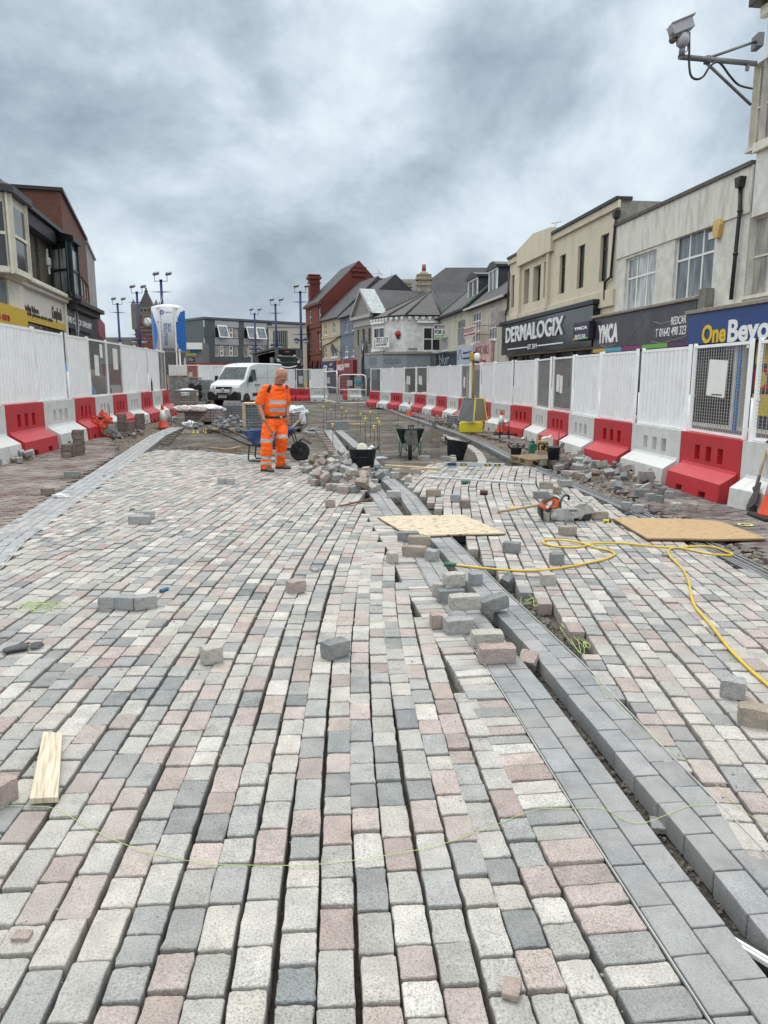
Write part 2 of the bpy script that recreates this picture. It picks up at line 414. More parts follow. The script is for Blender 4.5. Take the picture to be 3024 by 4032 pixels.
BIN = gp([(-420, 2520), (-200, 2370), (0, 2235), (87, 2134), (282, 1989), (463, 1859), (593, 1758), (651, 1714), (720, 1682)])
def along(poly, off, step, width, jl=.0, start=0.0, end_trim=0.0):
 """blocks laid end to end along a polyline; returns cx,cy,tx,ty,len,width"""
 seg = np.diff(poly, axis=0); L = np.hypot(*seg.T); cum = np.concatenate([[0], np.cumsum(L)])
 out_, s = [], start
 while s < cum[-1] - end_trim:
  l = step * (1 + rng.normal(0, jl)) if jl else step
  c = s + l / 2
  if c > cum[-1]: break
  i = min(len(L) - 1, np.searchsorted(cum, c) - 1); i = max(i, 0)
  def tan(k): return seg[k] / L[k]
  f = (c - cum[i]) / L[i]
  t0 = tan(i); t = t0
  if f > .5 and i + 1 < len(L): t = t0 * (1.5 - f) + tan(i + 1) * (f - .5)
  elif f <= .5 and i > 0: t = t0 * (.5 + f) + tan(i - 1) * (.5 - f)
  t = t / np.hypot(*t); nrm = np.array([-t[1], t[0]])
  p = poly[i] + seg[i] * f + nrm * off
  out_.append([p[0], p[1], t[0], t[1], l, width]); s += l
 return out_
def field(poly, h, u0, u1, pitch, y0, y1, keep=None):
 rows = []
 for i, u in enumerate(np.arange(u0, u1, pitch)):
  y = y0 - rng.uniform(0, .2); wob = rng.uniform(0, 6.28)
  while y < y1:
   l = rng.choice([.125, .145, .16, .175, .19, .205]) * rng.uniform(.96, 1.04)
   yc = y + l / 2
   x = u + smooth_h(h, yc) - (.035 * min(1, max(0, u + .3)) * (min(yc, 7) - 1.6) if h is hL else 0) + .006 * math.sin(yc * 1.7 + wob)
   dx = (smooth_h(h, yc + .1) - smooth_h(h, yc - .1)) / .2 - (.035 * min(1, max(0, u + .3)) if h is hL and yc < 7 else 0)
   q = math.hypot(dx, 1)
   rows.append([x, yc, dx / q, 1 / q, l - rng.uniform(.008, .015), pitch * rng.uniform(.865, .92)])
   y += l / q
 A = np.array(rows); hl = A[:, 4] / 2
 E0 = A[:, :2] - A[:, 2:4] * hl[:, None]; E1 = A[:, :2] + A[:, 2:4] * hl[:, None]
 i0, i1 = inpoly(poly, E0[:, 0], E0[:, 1]), inpoly(poly, E1[:, 0], E1[:, 1])
 for q in np.where(i0 ^ i1)[0]:                      # cut setts where a row meets the edge of the field
  a, b_ = (E0[q], E1[q]) if i0[q] else (E1[q], E0[q]); best = 0
  for t_ in np.linspace(.1, .97, 14):
   p = a + (b_ - a) * t_
   if inpoly(poly, np.array([p[0]]), np.array([p[1]]))[0]: best = t_
  A[q, :2] = a + (b_ - a) * best / 2; A[q, 4] *= best
 k = (i0 | i1) & (A[:, 4] > .045)
 if keep is not None: k &= keep(A)
 return A[k]
def finish(A, zs=.003, ts=.016, pal=PAL, pw=PW, v=.07):
 A = np.asarray(A); K = len(A)
 return np.hstack([A, rng.normal(0, zs, (K, 1)), rng.normal(0, ts, (K, 2)), scol(K, pal, pw, v)])
# left-hand field of setts
def off_line(poly, d):
 t = np.gradient(poly, axis=0); t /= np.hypot(*t.T)[:, None]
 return poly + np.stack([-t[:, 1], t[:, 0]], 1) * d
Lin = off_line(LCH, .205)
topL = gp([(1440, 1935), (1400, 1900), (1330, 1860), (1250, 1838), (1150, 1812), (1050, 1795), (930, 1788), (800, 1775), (700, 1762), (610, 1760)])
polyL = np.vstack([[[1.6, .3]], Lin[:11], topL, off_line(BIN, -.01)[:7][::-1], [[-3.2, .3]]])
A = field(polyL, hL, -6.2, 2.6, .1145, 1.0, 16.5)
nearm = A[:, 1] < 7
block_mesh('sett_paving', finish(A[nearm]), M_SETT, 20)
block_mesh('sett_paving', finish(A[~nearm]), M_SETT, 12)
# header course beside the channel: setts laid across
hd = along(LCH, .103, .098, .19, .16)
H = np.array([[a[0], a[1], -a[3], a[2], a[5], a[4] - .009] for a in hd])
H = H[H[:, 1] < 9.6]
block_mesh('sett_edge_course', finish(H), M_SETT, 20)
# right-hand field
polyR = gp([(3400, 3900), (3018, 3397), (2761, 3121), (2477, 2818), (2345, 2665), (2310, 2520), (2120, 2360), (1985, 2285), (1850, 2150), (1745, 2020), (1690, 1975), (1620, 1925), (1585, 1885), (1640, 1850), (1715, 1812), (1900, 1826), (2095, 1838),
   (2150, 1868), (2320, 1955), (2470, 2022), (2620, 2092), (2800, 2180), (3024, 2285), (3500, 2480), (4300, 3000)])
A = field(polyR, hR, -1.5, 6.4, .1145, 1.2, 14)
nearm = A[:, 1] < 7
PR = PW * np.array([1.15, 1.1, 1.1, 1.1, 1, 1, 1.0, 1.1, .8])
block_mesh('sett_paving', finish(A[nearm], pw=PR), M_SETT, 20)
block_mesh('sett_paving', finish(A[~nearm], pw=PR), M_SETT, 12)
# curved edging row of pale setts beyond the right-hand field
cv = gp([(1893, 1838), (1899, 1812), (1884, 1782), (1848, 1756), (1800, 1735), (1740, 1712)], GZ + .06)
A = np.array([[a[0], a[1], -a[3], a[2], a[5], a[4] - .01] for a in along(cv, 0, .115, .17, .1)])
F_ = finish(A); F_[:, 6] += -.02
block_mesh('sett_edge_course', F_, M_SETT, 12)
# charcoal concrete courses of the channel, and the left-hand band
M_GREY = stonemat('charcoal_paver', sp_=.16)
GP_ = np.array([(.255, .265, .275), (.285, .295, .305), (.23, .24, .25), (.305, .31, .32)])
GP_ = GP_ * .9; GB = GP_ * 1.25; GW = np.array([.3, .3, .25, .15])
def courses(name, poly, offs, wd, step=.2, i0=0, ymax=99, ymin=-99, skip=None, pal=None):
 rows = []
 for k, o_ in enumerate(offs):
  a = along(poly, o_, step, wd - .006, 0, start=(k % 2) * step * .5)
  rows += [[*r[:4], r[4] - .006, r[5]] for r in a if ymin < r[1] < ymax and not (skip and skip(r))]
 return block_mesh(name, finish(rows, .0012, .006, GP_ if pal is None else pal, GW, .05), M_GREY, 12, jit=.0006, clip=.003, cham=.003)
courses('channel_kerb', LCH, [-.062, -.178], .116)
courses('channel_kerb', RFE, [-.058, -.172], .114, skip=lambda r: 3.72 < r[1] < 3.95 and r[0] < .9)
courses('edging_band', BIN, [.054, .162, .270, .378], .108, pal=GB)
M_MORT = mat('mortar', (.36, .36, .345), .9, var=.2)
def ribbon(name, poly, off, wd, z, m, ymax=99):
 p = off_line(poly, off); b = MB()
 for i in range(len(p) - 1):
  if p[i][1] > ymax: break
  b.bar((*p[i], z), (*p[i + 1], z), wd, .008, 0)
 return tag(b.build(name, m), kind='structure')
ribbon('mortar_line', LCH, .003, .0045, .0005, M_MORT)
ribbon('mortar_line', RFE, -.233, .005, .001, M_MORT, 12)
ribbon('mortar_line', BIN, -.015, .012, .001, M_MORT)
# concrete bed edge seen as the pale strip by the left band, far end
# brown and purple block pavers each side of the works
M_PAVB = stonemat('block_pavers', sp_=.14)
def pavers(name, poly, pal, ang, step=(.205, .104), bound=None):
 ca, sa = math.cos(ang), math.sin(ang)
 mn, mx_ = poly.min(0), poly.max(0); c = (mn + mx_) / 2; r = np.hypot(*(mx_ - mn)) / 2
 rows = []
 for j, v in enumerate(np.arange(-r, r, step[1])):
  for u in np.arange(-r + (j % 2) * step[0] / 2, r, step[0]):
   rows.append([c[0] + u * ca - v * sa, c[1] + u * sa + v * ca, ca, sa, step[0] - .005, step[1] - .005])
 A = np.array(rows); A = A[inpoly(poly, A[:, 0], A[:, 1])]
 return block_mesh(name, finish(A, .003, .012, np.array(pal) * .74, np.ones(len(pal)), .14), M_PAVB, 8, jit=.001, clip=.003, cham=.004, depth=.07)
plL = gp([(-300, 2330), (0, 2094 - 4), (150, 1985), (290, 1895), (390, 1826), (470, 1788), (445, 1755), (425, 1728), (400, 1705), (330, 1690), (200, 1720), (60, 1765), (-200, 1840), (-700, 2000)])
pavers('brick_paving', plL, [(.20, .135, .115), (.165, .105, .09), (.24, .165, .14), (.135, .095, .085)], R(38))
plR = gp([(3300, 2290), (2985, 2178), (2890, 2100), (2816, 2052), (2642, 2031), (2548, 1994), (2470, 1940), (2330, 1880), (2180, 1800), (2060, 1755), (1950, 1725), (1850, 1700), (1780, 1680), (1680, 1650), (1560, 1613), (1560, 1592), (1817, 1632), (2086, 1700), (2334, 1775), (2635, 1868), (2876, 1945), (3300, 2060)])
pavers('brick_paving', plR, [(.145, .105, .10), (.12, .085, .083), (.175, .13, .12), (.10, .08, .08)], R(24))
# pavements behind the hoardings, the site ground and the wide earth sheet
def pavmat(name, c1, c2):
 m = brickmat(name, c1, c2, (.05, .045, .04), .2, .1, .006, flat=True, dirt=(.1, .09, .08), dirtamt=.5)
 return m
def sheet(name, poly, z, m, kind='structure'):
 b = MB(); b.add([(*p, z) for p in poly], [list(range(len(poly)))]); o = b.build(name, m); return tag(o, kind=kind)
sheet('pavement', [(-60, -5), (-6.0, -5), (-8.2, 15), (-10.9, 38), (-14, 60), (-60, 60)], -.004, pavmat('pave_l', (.17, .11, .095), (.12, .085, .075)))
sheet('pavement', [(4.75, -5), (60, -5), (60, 70), (1.2, 70), (-.3, 46), (2.3, 34), (3.7, 24), (4.5, 14.5), (4.85, 9.9)], -.004, pavmat('pave_r', (.13, .095, .09), (.10, .075, .075)))
M_EARTH, t = newmat('site_earth'); b_ = t.nodes['Principled BSDF']
v = nd(t, 'ShaderNodeTexCoord').outputs['Object']
na = nd(t, 'ShaderNodeTexNoise', {'Vector': v, 'Scale': .55, 'Detail': 9.0, 'Roughness': .65, 'Distortion': .6})
nb = nd(t, 'ShaderNodeTexNoise', {'Vector': v, 'Scale': 45.0, 'Detail': 5.0, 'Roughness': .7})
nc = nd(t, 'ShaderNodeTexNoise', {'Vector': nd(t, 'ShaderNodeMapping', {'Vector': v, 'Scale': (.5, 2.4, 1)}).outputs[0], 'Scale': 1.1, 'Detail': 8.0, 'Roughness': .7})
c = rmp(t, na.outputs[0], [(.3, (.03, .025, .02)), (.45, (.055, .046, .037)), (.58, (.14, .122, .10)), (.72, (.26, .235, .20))])
c = mixc(t, rmp(t, nc.outputs[0], [(.45, 0.0), (.62, .85)]), c, (.045, .04, .034))
c = mixc(t, 1.0, c, rmp(t, nb.outputs[0], [(.3, .6), (.7, 1.45)]), 'MULTIPLY')
t.links.new(c, b_.inputs['Base Color']); b_.inputs['Roughness'].default_value = .95
bb = nd(t, 'ShaderNodeBump', {'Height': nb.outputs[0], 'Strength': .8, 'Distance': .02}); t.links.new(bb.outputs[0], b_.inputs['Normal'])
def ground_grid(name, x0, x1, y0, y1, n, mth_, amp, z):
 xs = np.linspace(x0, x1, n[0]); ys = np.linspace(y0, y1, n[1]); b = MB()
 for y in ys:
  for x in xs:
   b.v.append((x, y, z + amp * (noise.noise(Vector((x * 1.3, y * 1.3, 0))) + .5 * noise.noise(Vector((x * 4, y * 4, 3))) + .35 * noise.noise(Vector((x * 11, y * 11, 7))))))
 nx = n[0]
 for j in range(n[1] - 1):
  for i in range(nx - 1):
   a = j * nx + i; b.f.append([a, a + 1, a + 1 + nx, a + nx]); b.m.append(0); b.sm.append(True)
 return tag(b.build(name, mth_), kind='structure')
ground_grid('site_ground', -8.2, 6.2, 1.0, 15.2, (210, 240), M_EARTH, .017, GZ - .004)
ground_grid('site_ground', -12.5, 6.2, 15.2, 56, (140, 260), M_EARTH, .03, GZ - .006)
sheet('ground', [(-900, -60), (900, -60), (900, 1500), (-900, 1500)], GZ - .09, mat('far_ground', (.11, .105, .10), .95))
# gutter: slotted steel and concrete drainage channel curving along the right side
gut = np.array([[*G(x, y, -.01)[:2]] for x, y in [(3900, 2760), (3300, 2405), (3024, 2268), (2800, 2158), (2563, 2044), (2400, 1972), (2250, 1908), (2150, 1862), (2000, 1796), (1905, 1748), (1810, 1708), (1702, 1672), (1589, 1634), (1521, 1609), (1449, 1592)]])
def smoothline(p, k=6):
 out_ = []
 for i in range(len(p) - 1):
  p0, p1, p2, p3 = p[max(i - 1, 0)], p[i], p[i + 1], p[min(i + 2, len(p) - 1)]
  for s in range(k):
   t_ = s / k
   out_.append(.5 * ((2 * p1) + (-p0 + p2) * t_ + (2 * p0 - 5 * p1 + 4 * p2 - p3) * t_ ** 2 + (-p0 + 3 * p1 - 3 * p2 + p3) * t_ ** 3))
 out_.append(p[-1]); return np.array(out_)
gs = smoothline(gut)
M_STEEL = mat('galvanised_steel', (.42, .44, .45), .35, .9, var=.2, vs=8)
M_CONC = mat('channel_concrete', (.20, .20, .195), .9, var=.25, vs=6, bump=.4)
b = MB(); 
for k, (o_, z0, z1, wd, mi) in enumerate([(0, -.13, -.02, .20, 1), (.052, -.02, .0, .025, 0), (-.052, -.02, .0, .025, 0), (.012, -.02, -.002, .02, 0), (-.092, -.03, .004, .018, 0), (.092, -.03, .004, .018, 0)]):
 pts = off_line(gs, o_)
 for i in range(len(pts) - 1):
  e = (pts[i + 1] - pts[i]) * .01
  b.bar((*pts[i], (z0 + z1) / 2), (*(pts[i + 1] + e), (z0 + z1) / 2), wd, z1 - z0, mi)
tag(b.build('drainage_channel', [M_STEEL, M_CONC], bevel=0), kind='structure')
# cross ribs on the outer side
b = MB(); pts = off_line(gs, .118)
for r in along(gs, .118, .16, .02):
 if r[1] > 22: continue
 b.cbox((r[0], r[1], -.07), (.025, .05, .11), (0, 0, math.atan2(r[3], r[2])))
tag(b.build('drainage_channel', [M_CONC]), kind='structure')
# surface dirt strips: earth heaped loosely along both sides
def dirt(name, poly, z, amp, m, n=40):
 mn, mx_ = poly.min(0), poly.max(0); b = MB(); xs = np.linspace(mn[0], mx_[0], n); ys = np.linspace(mn[1], mx_[1], n * 2)
 idx = {}
 for j, y in enumerate(ys):
  for i, x in enumerate(xs):
   idx[(i, j)] = len(b.v); hgt = z + amp * max(-.6, noise.noise(Vector((x * 2.2, y * 2.2, 5))) + .5 * noise.noise(Vector((x * 7, y * 7, 1))))
   b.v.append((x, y, hgt))
 for j in range(2 * n - 1):
  for i in range(n - 1):
   cx_, cy_ = (xs[i] + xs[i + 1]) / 2, (ys[j] + ys[j + 1]) / 2
   if inpoly(poly, np.array([cx_]), np.array([cy_]))[0]:
    b.f.append([idx[(i, j)], idx[(i + 1, j)], idx[(i + 1, j + 1)], idx[(i, j + 1)]]); b.m.append(0); b.sm.append(True)
 return tag(b.build(name, m), kind='structure')
M_SOIL = mat('brown_soil', (.12, .09, .065), .95, var=.35, vs=9, bump=1.0, bs=40, dirt=(.2, .16, .12), dirtamt=.6, ds=3)
dirt('soil', gp([(3500, 2480), (3024, 2250), (2790, 2130), (2560, 2028), (2400, 1955), (2260, 1890), (2160, 1845), (2300, 1850), (2480, 1930), (2560, 1985), (2660, 2025), (2830, 2045), (2960, 2100), (3300, 2280)]), GZ + .03, .05, M_SOIL, 60)
dirt('soil', gp([(2150, 1845), (2000, 1780), (1905, 1735), (1810, 1698), (1702, 1662), (1600, 1628), (1600, 1612), (1780, 1660), (1950, 1715), (2060, 1745), (2180, 1790)]), GZ + .03, .06, M_SOIL, 50)
dirt('soil', gp([(310, 1893), (400, 1830), (480, 1785), (440, 1735), (440, 1700), (520, 1675), (640, 1640), (690, 1640), (690, 1690), (600, 1735), (500, 1800), (400, 1860)]), GZ + .03, .05, M_SOIL, 50)

# grit, crumbs and broken stone: nobody could count them
def grit(name, polys, n, s0, s1, z, m, seed=1, flat=.6):
 r_ = np.random.default_rng(seed); V, F_ = [], []; base = np.array([(-1, -.7, 0), (1, -.8, 0), (.9, .8, 0), (-.8, .9, 0), (-.6, -.4, 1), (.5, -.5, .8), (.6, .5, 1), (-.5, .5, .85)]); fc_ = np.array([(4, 5, 6, 7), (0, 1, 5, 4), (1, 2, 6, 5), (2, 3, 7, 6), (3, 0, 4, 7)]); k = 0
 for poly, share in polys:
  mn, mx_ = poly.min(0), poly.max(0); c = 0; need = int(n * share)
  while c < need:
   P_ = r_.uniform(mn, mx_, (need * 3, 2)); P_ = P_[inpoly(poly, P_[:, 0], P_[:, 1])][:need - c]
   if len(P_) == 0: break
   for p in P_:
    s = s0 * (s1 / s0) ** (r_.random() ** 2.2); a = r_.uniform(0, 6.3); q = base * r_.uniform(.6, 1.3, (8, 3)) * s; q[:, 2] *= flat
    x = q[:, 0] * math.cos(a) - q[:, 1] * math.sin(a) + p[0]; y = q[:, 0] * math.sin(a) + q[:, 1] * math.cos(a) + p[1]
    V.append(np.stack([x, y, q[:, 2] + z], 1)); F_.append(fc_ + k * 8); k += 1
   c += len(P_)
 me = bpy.data.meshes.new(name); me.from_pydata(np.concatenate(V).tolist(), [], np.concatenate(F_).tolist()); me.materials.append(m); me.update()
 o = bpy.data.objects.new(name, me); col_.objects.link(o); o['kind'] = 'stuff'; return o
trp = np.vstack([off_line(LCH, -.235)[:12], off_line(RFE, .0)[:12][::-1]])
M_GRIT = mat('grit_stone', (.13, .115, .10), .95, var=.5, vs=25); M_RUB2 = mat('rubble_stone', (.21, .185, .165), .9, var=.45, vs=11); M_DUST = mat('dust_crumbs', (.25, .225, .19), .95, var=.4, vs=30)
grit('trench_gravel', [(trp, 1.0)], 3200, .003, .013, GZ + .002, M_GRIT, 2)
grit('trench_gravel', [(gp([(2310, 2520), (2120, 2360), (1985, 2285), (1850, 2150), (1700, 2125), (1790, 2115), (2155, 2478), (2477, 2808), (2345, 2665)]), 1.0)], 900, .004, .03, GZ + .002, M_GRIT, 3)
grit('rubble_debris', [(gp([(2150, 1845), (2300, 1850), (2480, 1930), (2560, 1985), (2660, 2025), (2830, 2045), (2960, 2100), (3024, 2250), (2790, 2130), (2560, 2028), (2400, 1955), (2260, 1890)]), .35), (gp([(2150, 1845), (1905, 1735), (1702, 1662), (1600, 1612), (1780, 1650), (1950, 1705), (2200, 1790), (2420, 1830), (2560, 1900), (2500, 1960), (2300, 1880)]), .65)], 2600, .006, .05, GZ + .06, M_RUB2, 4)
grit('rubble_debris', [(gp([(310, 1893), (400, 1830), (480, 1785), (440, 1700), (640, 1640), (690, 1640), (690, 1690), (600, 1735), (500, 1800)]), 1.0)], 900, .008, .05, GZ + .06, M_RUB2, 5)
grit('rubble_debris', [(gp([(600, 1760), (1100, 1810), (1500, 1900), (1600, 1870), (1880, 1830), (1700, 1680), (1400, 1620), (900, 1610), (720, 1650)]), 1.0)], 3200, .006, .04, GZ + .004, M_RUB2, 6)
grit('sand_crumbs', [(polyL, .5), (polyR, .3), (trp, .0), (gp([(2400, 1900), (3200, 2200), (3200, 2060), (2300, 1780)]), .2)], 5200, .0015, .007, .0005, M_DUST, 7)
# ------------------------------------------------------------ building kit
M_WHITE = mat('white_paint', (.72, .72, .70), .5, var=.06)
M_UPVC = mat('white_frame', (.78, .78, .77), .4, var=.04)
M_BLK = mat('black_paint', (.018, .018, .02), .45)
M_DKGRN = mat('dark_green_paint', (.012, .026, .026), .4)
M_CREAMP = mat('cream_paint', (.66, .63, .52), .5, var=.08, dirt=(.4, .36, .28), dirtamt=.4, ds=3)
def glassmat(name, c, rough=.06):
 m, t = newmat(name); b = t.nodes['Principled BSDF']
 v = nd(t, 'ShaderNodeTexCoord').outputs['Object']
 n = nd(t, 'ShaderNodeTexNoise', {'Vector': nd(t, 'ShaderNodeMapping', {'Vector': v, 'Scale': (3, 3, .6)}).outputs[0], 'Scale': 1.6, 'Detail': 4.0})
 c_ = mixc(t, 1.0, c, rmp(t, n.outputs[0], [(.35, .55), (.65, 1.5)]), 'MULTIPLY')
 t.links.new(c_, b.inputs['Base Color']); b.inputs['Roughness'].default_value = rough
 n2 = nd(t, 'ShaderNodeTexNoise', {'Vector': v, 'Scale': 1.3, 'Detail': 1.0})
 bu = nd(t, 'ShaderNodeBump', {'Height': n2.outputs[0], 'Strength': .12, 'Distance': .05}); t.links.new(bu.outputs[0], b.inputs['Normal'])
 MATS[name] = m; return m
GL_DARK = glassmat('dark_glass', (.02, .024, .028)); GL_GREY = glassmat('grey_glass', (.13, .15, .165), .12)
GL_NET = glassmat('net_curtain_glass', (.36, .38, .38), .18); GL_BEIGE = glassmat('curtained_glass', (.30, .28, .25), .15)
M_SLATE = brickmat('slate', (.052, .054, .060), (.038, .039, .044), (.015, .015, .016), .30, .16, .008, bump=.5, rough=.75, dirt=(.085, .08, .07), dirtamt=.5)
M_SLATE2 = brickmat('slate_brown', (.075, .070, .070), (.05, .047, .049), (.025, .025, .027), .28, .15, .01, bump=.6, rough=.75, dirt=(.10, .088, .07), dirtamt=.5)
M_LEAD = mat('lead', (.30, .33, .34), .6, .3, var=.3, vs=3)
M_INT = mat('dark_interior', (.02, .02, .02), .9)
class Bld:
 def __init__(s, name, label, A, AY, B, BY, depth, cat='building', group=None):
  s.A, s.B = P(A, AY), P(B, BY); d = s.B - s.A; s.W = d.length; s.rz = math.atan2(d.y, d.x)
  s.o = empty(name, s.A, s.rz, label, cat, group); s.depth = depth; s.holes = []; s.wins = []
  s.x = Vector((math.cos(s.rz), math.sin(s.rz), 0)); s.y = Vector((-math.sin(s.rz), math.cos(s.rz), 0))
 def f(s, px, py, off=0.0):
  r = ray(px, py); o_ = Vector((0, 0, HH)); p0 = s.A + s.y * off
  t = (p0 - o_).dot(s.y) / r.dot(s.y); q = o_ + r * t
  return (q - s.A).dot(s.x), q.z
 def R(s, x0, x1, yt, yb, off=0.0):
  xm = (x0 + x1) / 2
  return s.f(x0, yt, off)[0], s.f(x1, yt, off)[0], s.f(xm, yb, off)[1], s.f(xm, yt, off)[1]
 def h(s, px, py, off=0.0): return s.f(px, py, off)[1]
 def box(s, name, x0, x1, y0, y1, z0, z1, m, bevel=0, label=None):
  b = MB(); b.box(x0, x1, y0, y1, z0, z1); o = b.build(name, m, s.o, bevel=bevel)
  if label: o['label'] = label
  return o
 def wall(s, z1, m, z0=-.1, x0=0, x1=None, name='wall', back=True, rev=.22, sidemat=None, mrev=None):
  x1 = s.W if x1 is None else x1; b = MB()
  hs = [h_ for h_ in s.holes if h_[0] < x1 and h_[1] > x0]
  b.plate(x0, x1, z0, z1, hs, 0, rev, 0, 1 if mrev else 0)
  d = s.depth; k = 2 if sidemat else 0
  b.add([(x0, 0, z0), (x0, d, z0), (x0, d, z1), (x0, 0, z1)], [(3, 2, 1, 0)][:1], k)
  b.add([(x1, 0, z0), (x1, d, z0), (x1, d, z1), (x1, 0, z1)], [(0, 1, 2, 3)], k)
  b.add([(x0, d, z0), (x1, d, z0), (x1, d, z1), (x0, d, z1)], [(3, 2, 1, 0)], 0)
  b.add([(x0, 0, z1), (x1, 0, z1), (x1, d, z1), (x0, d, z1)], [(0, 1, 2, 3)], 0)
  return b.build(name, [m, mrev or m, sidemat or m], s.o)
 def win(s, x0, x1, z0, z1, cols=2, rows=2, glass=None, frame=None, rec=.12, sill=True, fw=.055, rowz=None, sillm=None, hole=True, name='window', y=0.0, openers=None):
  if hole: s.holes.append((x0, x1, z0, z1))
  f = MB(); e = .004
  f.box(x0 + e, x1 - e, rec, rec + .06, z1 - fw, z1 - e); f.box(x0 + e, x1 - e, rec, rec + .06, z0 + e, z0 + fw)
  f.box(x0 + e, x0 + fw, rec + .001, rec + .059, z0 + fw, z1 - fw); f.box(x1 - fw, x1 - e, rec + .001, rec + .059, z0 + fw, z1 - fw)
  for c in range(1, cols): cx_ = x0 + (x1 - x0) * c / cols; f.box(cx_ - fw * .5, cx_ + fw * .5, rec + .003, rec + .057, z0 + fw, z1 - fw)
  for r in ([z0 + (z1 - z0) * q for q in rowz] if rowz else [z0 + (z1 - z0) * k / rows for k in range(1, rows)]):
   f.box(x0 + fw, x1 - fw, rec - .004, rec + .05, r - fw * .5, r + fw * .5)
  if sill: f.box(x0 - .06, x1 + .06, -.07, rec, z0 - .09, z0 - .004, 1)
  w_ = f.build(name, [frame or M_UPVC, sillm or frame or M_UPVC], s.o, (0, y, 0))
  g = MB(); g.box(x0 + .01, x1 - .01, rec + .03, rec + .10, z0 + .01, z1 - .01); g.build('pane', glass or GL_DARK, w_)
  return w_
 def pwin(s, a, b, yt, yb, **k):
  """window placed from its four pixel edges"""
  r = s.R(a, b, yt, yb); return s.win(*r, **k)
 def roof(s, z0, z1, m, ov=.25, hip=(0, 0), ridge=.5, gm=None, name='roof', x0=0, x1=None):
  x1 = s.W if x1 is None else x1; d = s.depth; b = MB()
  a, c = x0 - ov * (hip[0] > 0), x1 + ov * (hip[1] > 0)
  v = [(a, -ov, z0), (c, -ov, z0), (c, d + ov, z0), (a, d + ov, z0), (a + hip[0], d * ridge, z1), (c - hip[1], d * ridge, z1)]
  t_ = .08; v2 = [(p[0], p[1], p[2] - t_) for p in v[:4]]
  b.add(v + v2, [(0, 1, 5, 4), (2, 3, 4, 5), (0, 6, 7, 1), (2, 8, 9, 3), (6, 9, 8, 7)], 0)
  b.add([v[1], v[2], v[5]], [(0, 1, 2)], 0 if hip[1] else 1); b.add([v[3], v[0], v[4]], [(0, 1, 2)], 0 if hip[0] else 1)
  return b.build(name, [m, gm or m], s.o)
 def fascia(s, name, x0, x1, z0, z1, m, y0=-.25, y1=0.0, bevel=.0, label=None): return s.box(name, x0, x1, y0, y1, z0, z1, m, bevel, label)
 def text(s, body, x0, x1, z0, z1, m, y, bold=0, par=None, ext=.01, name='lettering', shear=0):
  return text_mesh(name, body, x1 - x0, z1 - z0, m, par or s.o, ((x0 + x1) / 2, y, (z0 + z1) / 2), ext=ext, bold=bold, shear=shear)
M_LETW = mat('white_lettering', (.85, .85, .84), .4, var=.02)
# ============ right side: One Beyond (tall white painted brick, edge of frame)
M_PBW = brickmat('white_painted_brick', (.69, .68, .63), (.66, .65, .60), (.57, .56, .51), .225, .075, .006, bump=.45, rough=.6, dirt=(.42, .40, .34), dirtamt=.3)
M_PBC = brickmat('cream_painted_brick', (.68, .665, .60), (.66, .645, .58), (.55, .53, .47), .225, .075, .006, bump=.45, rough=.6, dirt=(.42, .39, .31), dirtamt=.3)
fx = lambda Y: 13.73 - .128 * Y
def rowpt(px):                       # point of the right-hand building line seen at this pixel column
 k = (px - CX) / FOC * cp; return 13.73 / (k + .128)
ob = Bld('shop_building', 'tall white painted brick building with the blue sign at the right edge', 2905, rowpt(2905), 3600, rowpt(3600), 9)
b_ = ob
# sash windows: first floor and second floor
r = b_.R(2955, 3060, 840, 1155); r1 = (r[0], r[0] + 1.7, r[2], r[3]); b_.win(*r1, cols=2, rows=2, frame=M_CREAMP, glass=GL_BEIGE, rec=.18, sillm=M_CREAMP)
r = b_.R(2965, 3050, 235, 560); r2 = (r[0] + .1, r[0] + 1.8, r[2], r[3]); b_.win(*r2, cols=2, rows=2, frame=M_CREAMP, glass=GL_BEIGE, rec=.18, sillm=M_CREAMP)
zt = b_.h(2952, 75)
sx0 = b_.f(2930, 1200)[0]
zb1, zb0 = b_.h(2935, 590), b_.h(2935, 625)
b_.holes.append((.2, b_.W - .2, .1, 2.9)) 
b_.wall(zt, M_PBW, mrev=M_CREAMP)
b_.box('string_course', -.06, b_.W, -.12, 0, zb0, zb1, M_CREAMP, .02)
b_.box('cornice', -.3, b_.W, -.45, 9.2, zt, zt + .28, mat('dark_gutter', (.05, .045, .04), .6), .03)
b_.box('cornice', -.1, b_.W, -.2, 0, zt - .35, zt - .06, M_CREAMP, .02)
z0_, z1_ = b_.h(2800, 1352), b_.h(2800, 1245)
M_BLUE = mat('blue_sign', (.018, .055, .20), .35, var=.08, vs=2)
sx = b_.f(2708, 1300, -.3)[0]
fs = b_.fascia('sign_board', sx, b_.W, z0_ - .02, b_.h(2720, 1250) + .05, M_BLUE, -.32, -.02, .01)
b_.box('sill', sx - .1, b_.W, -.4, .0, b_.h(2720, 1250) + .05, b_.h(2720, 1250) + .17, mat('stone_ledge', (.30, .27, .22), .9, var=.3, dirt=(.12, .11, .09), ds=4), .02)
l1 = b_.R(2768, 2862, 1275, 1350, -.33); b_.text('One', l1[0], l1[1], l1[2], l1[3], mat('yellow_lettering', (.75, .50, .03), .4, var=.02), -.335, bold=.03, par=fs)
e0 = b_.f(2868, 1300, -.33)[0]; b_.text('Beyond', e0, e0 + (l1[1] - l1[0]) * 2.25, l1[2] - .22, l1[3] + .06, M_LETW, -.335, bold=.03, par=fs)
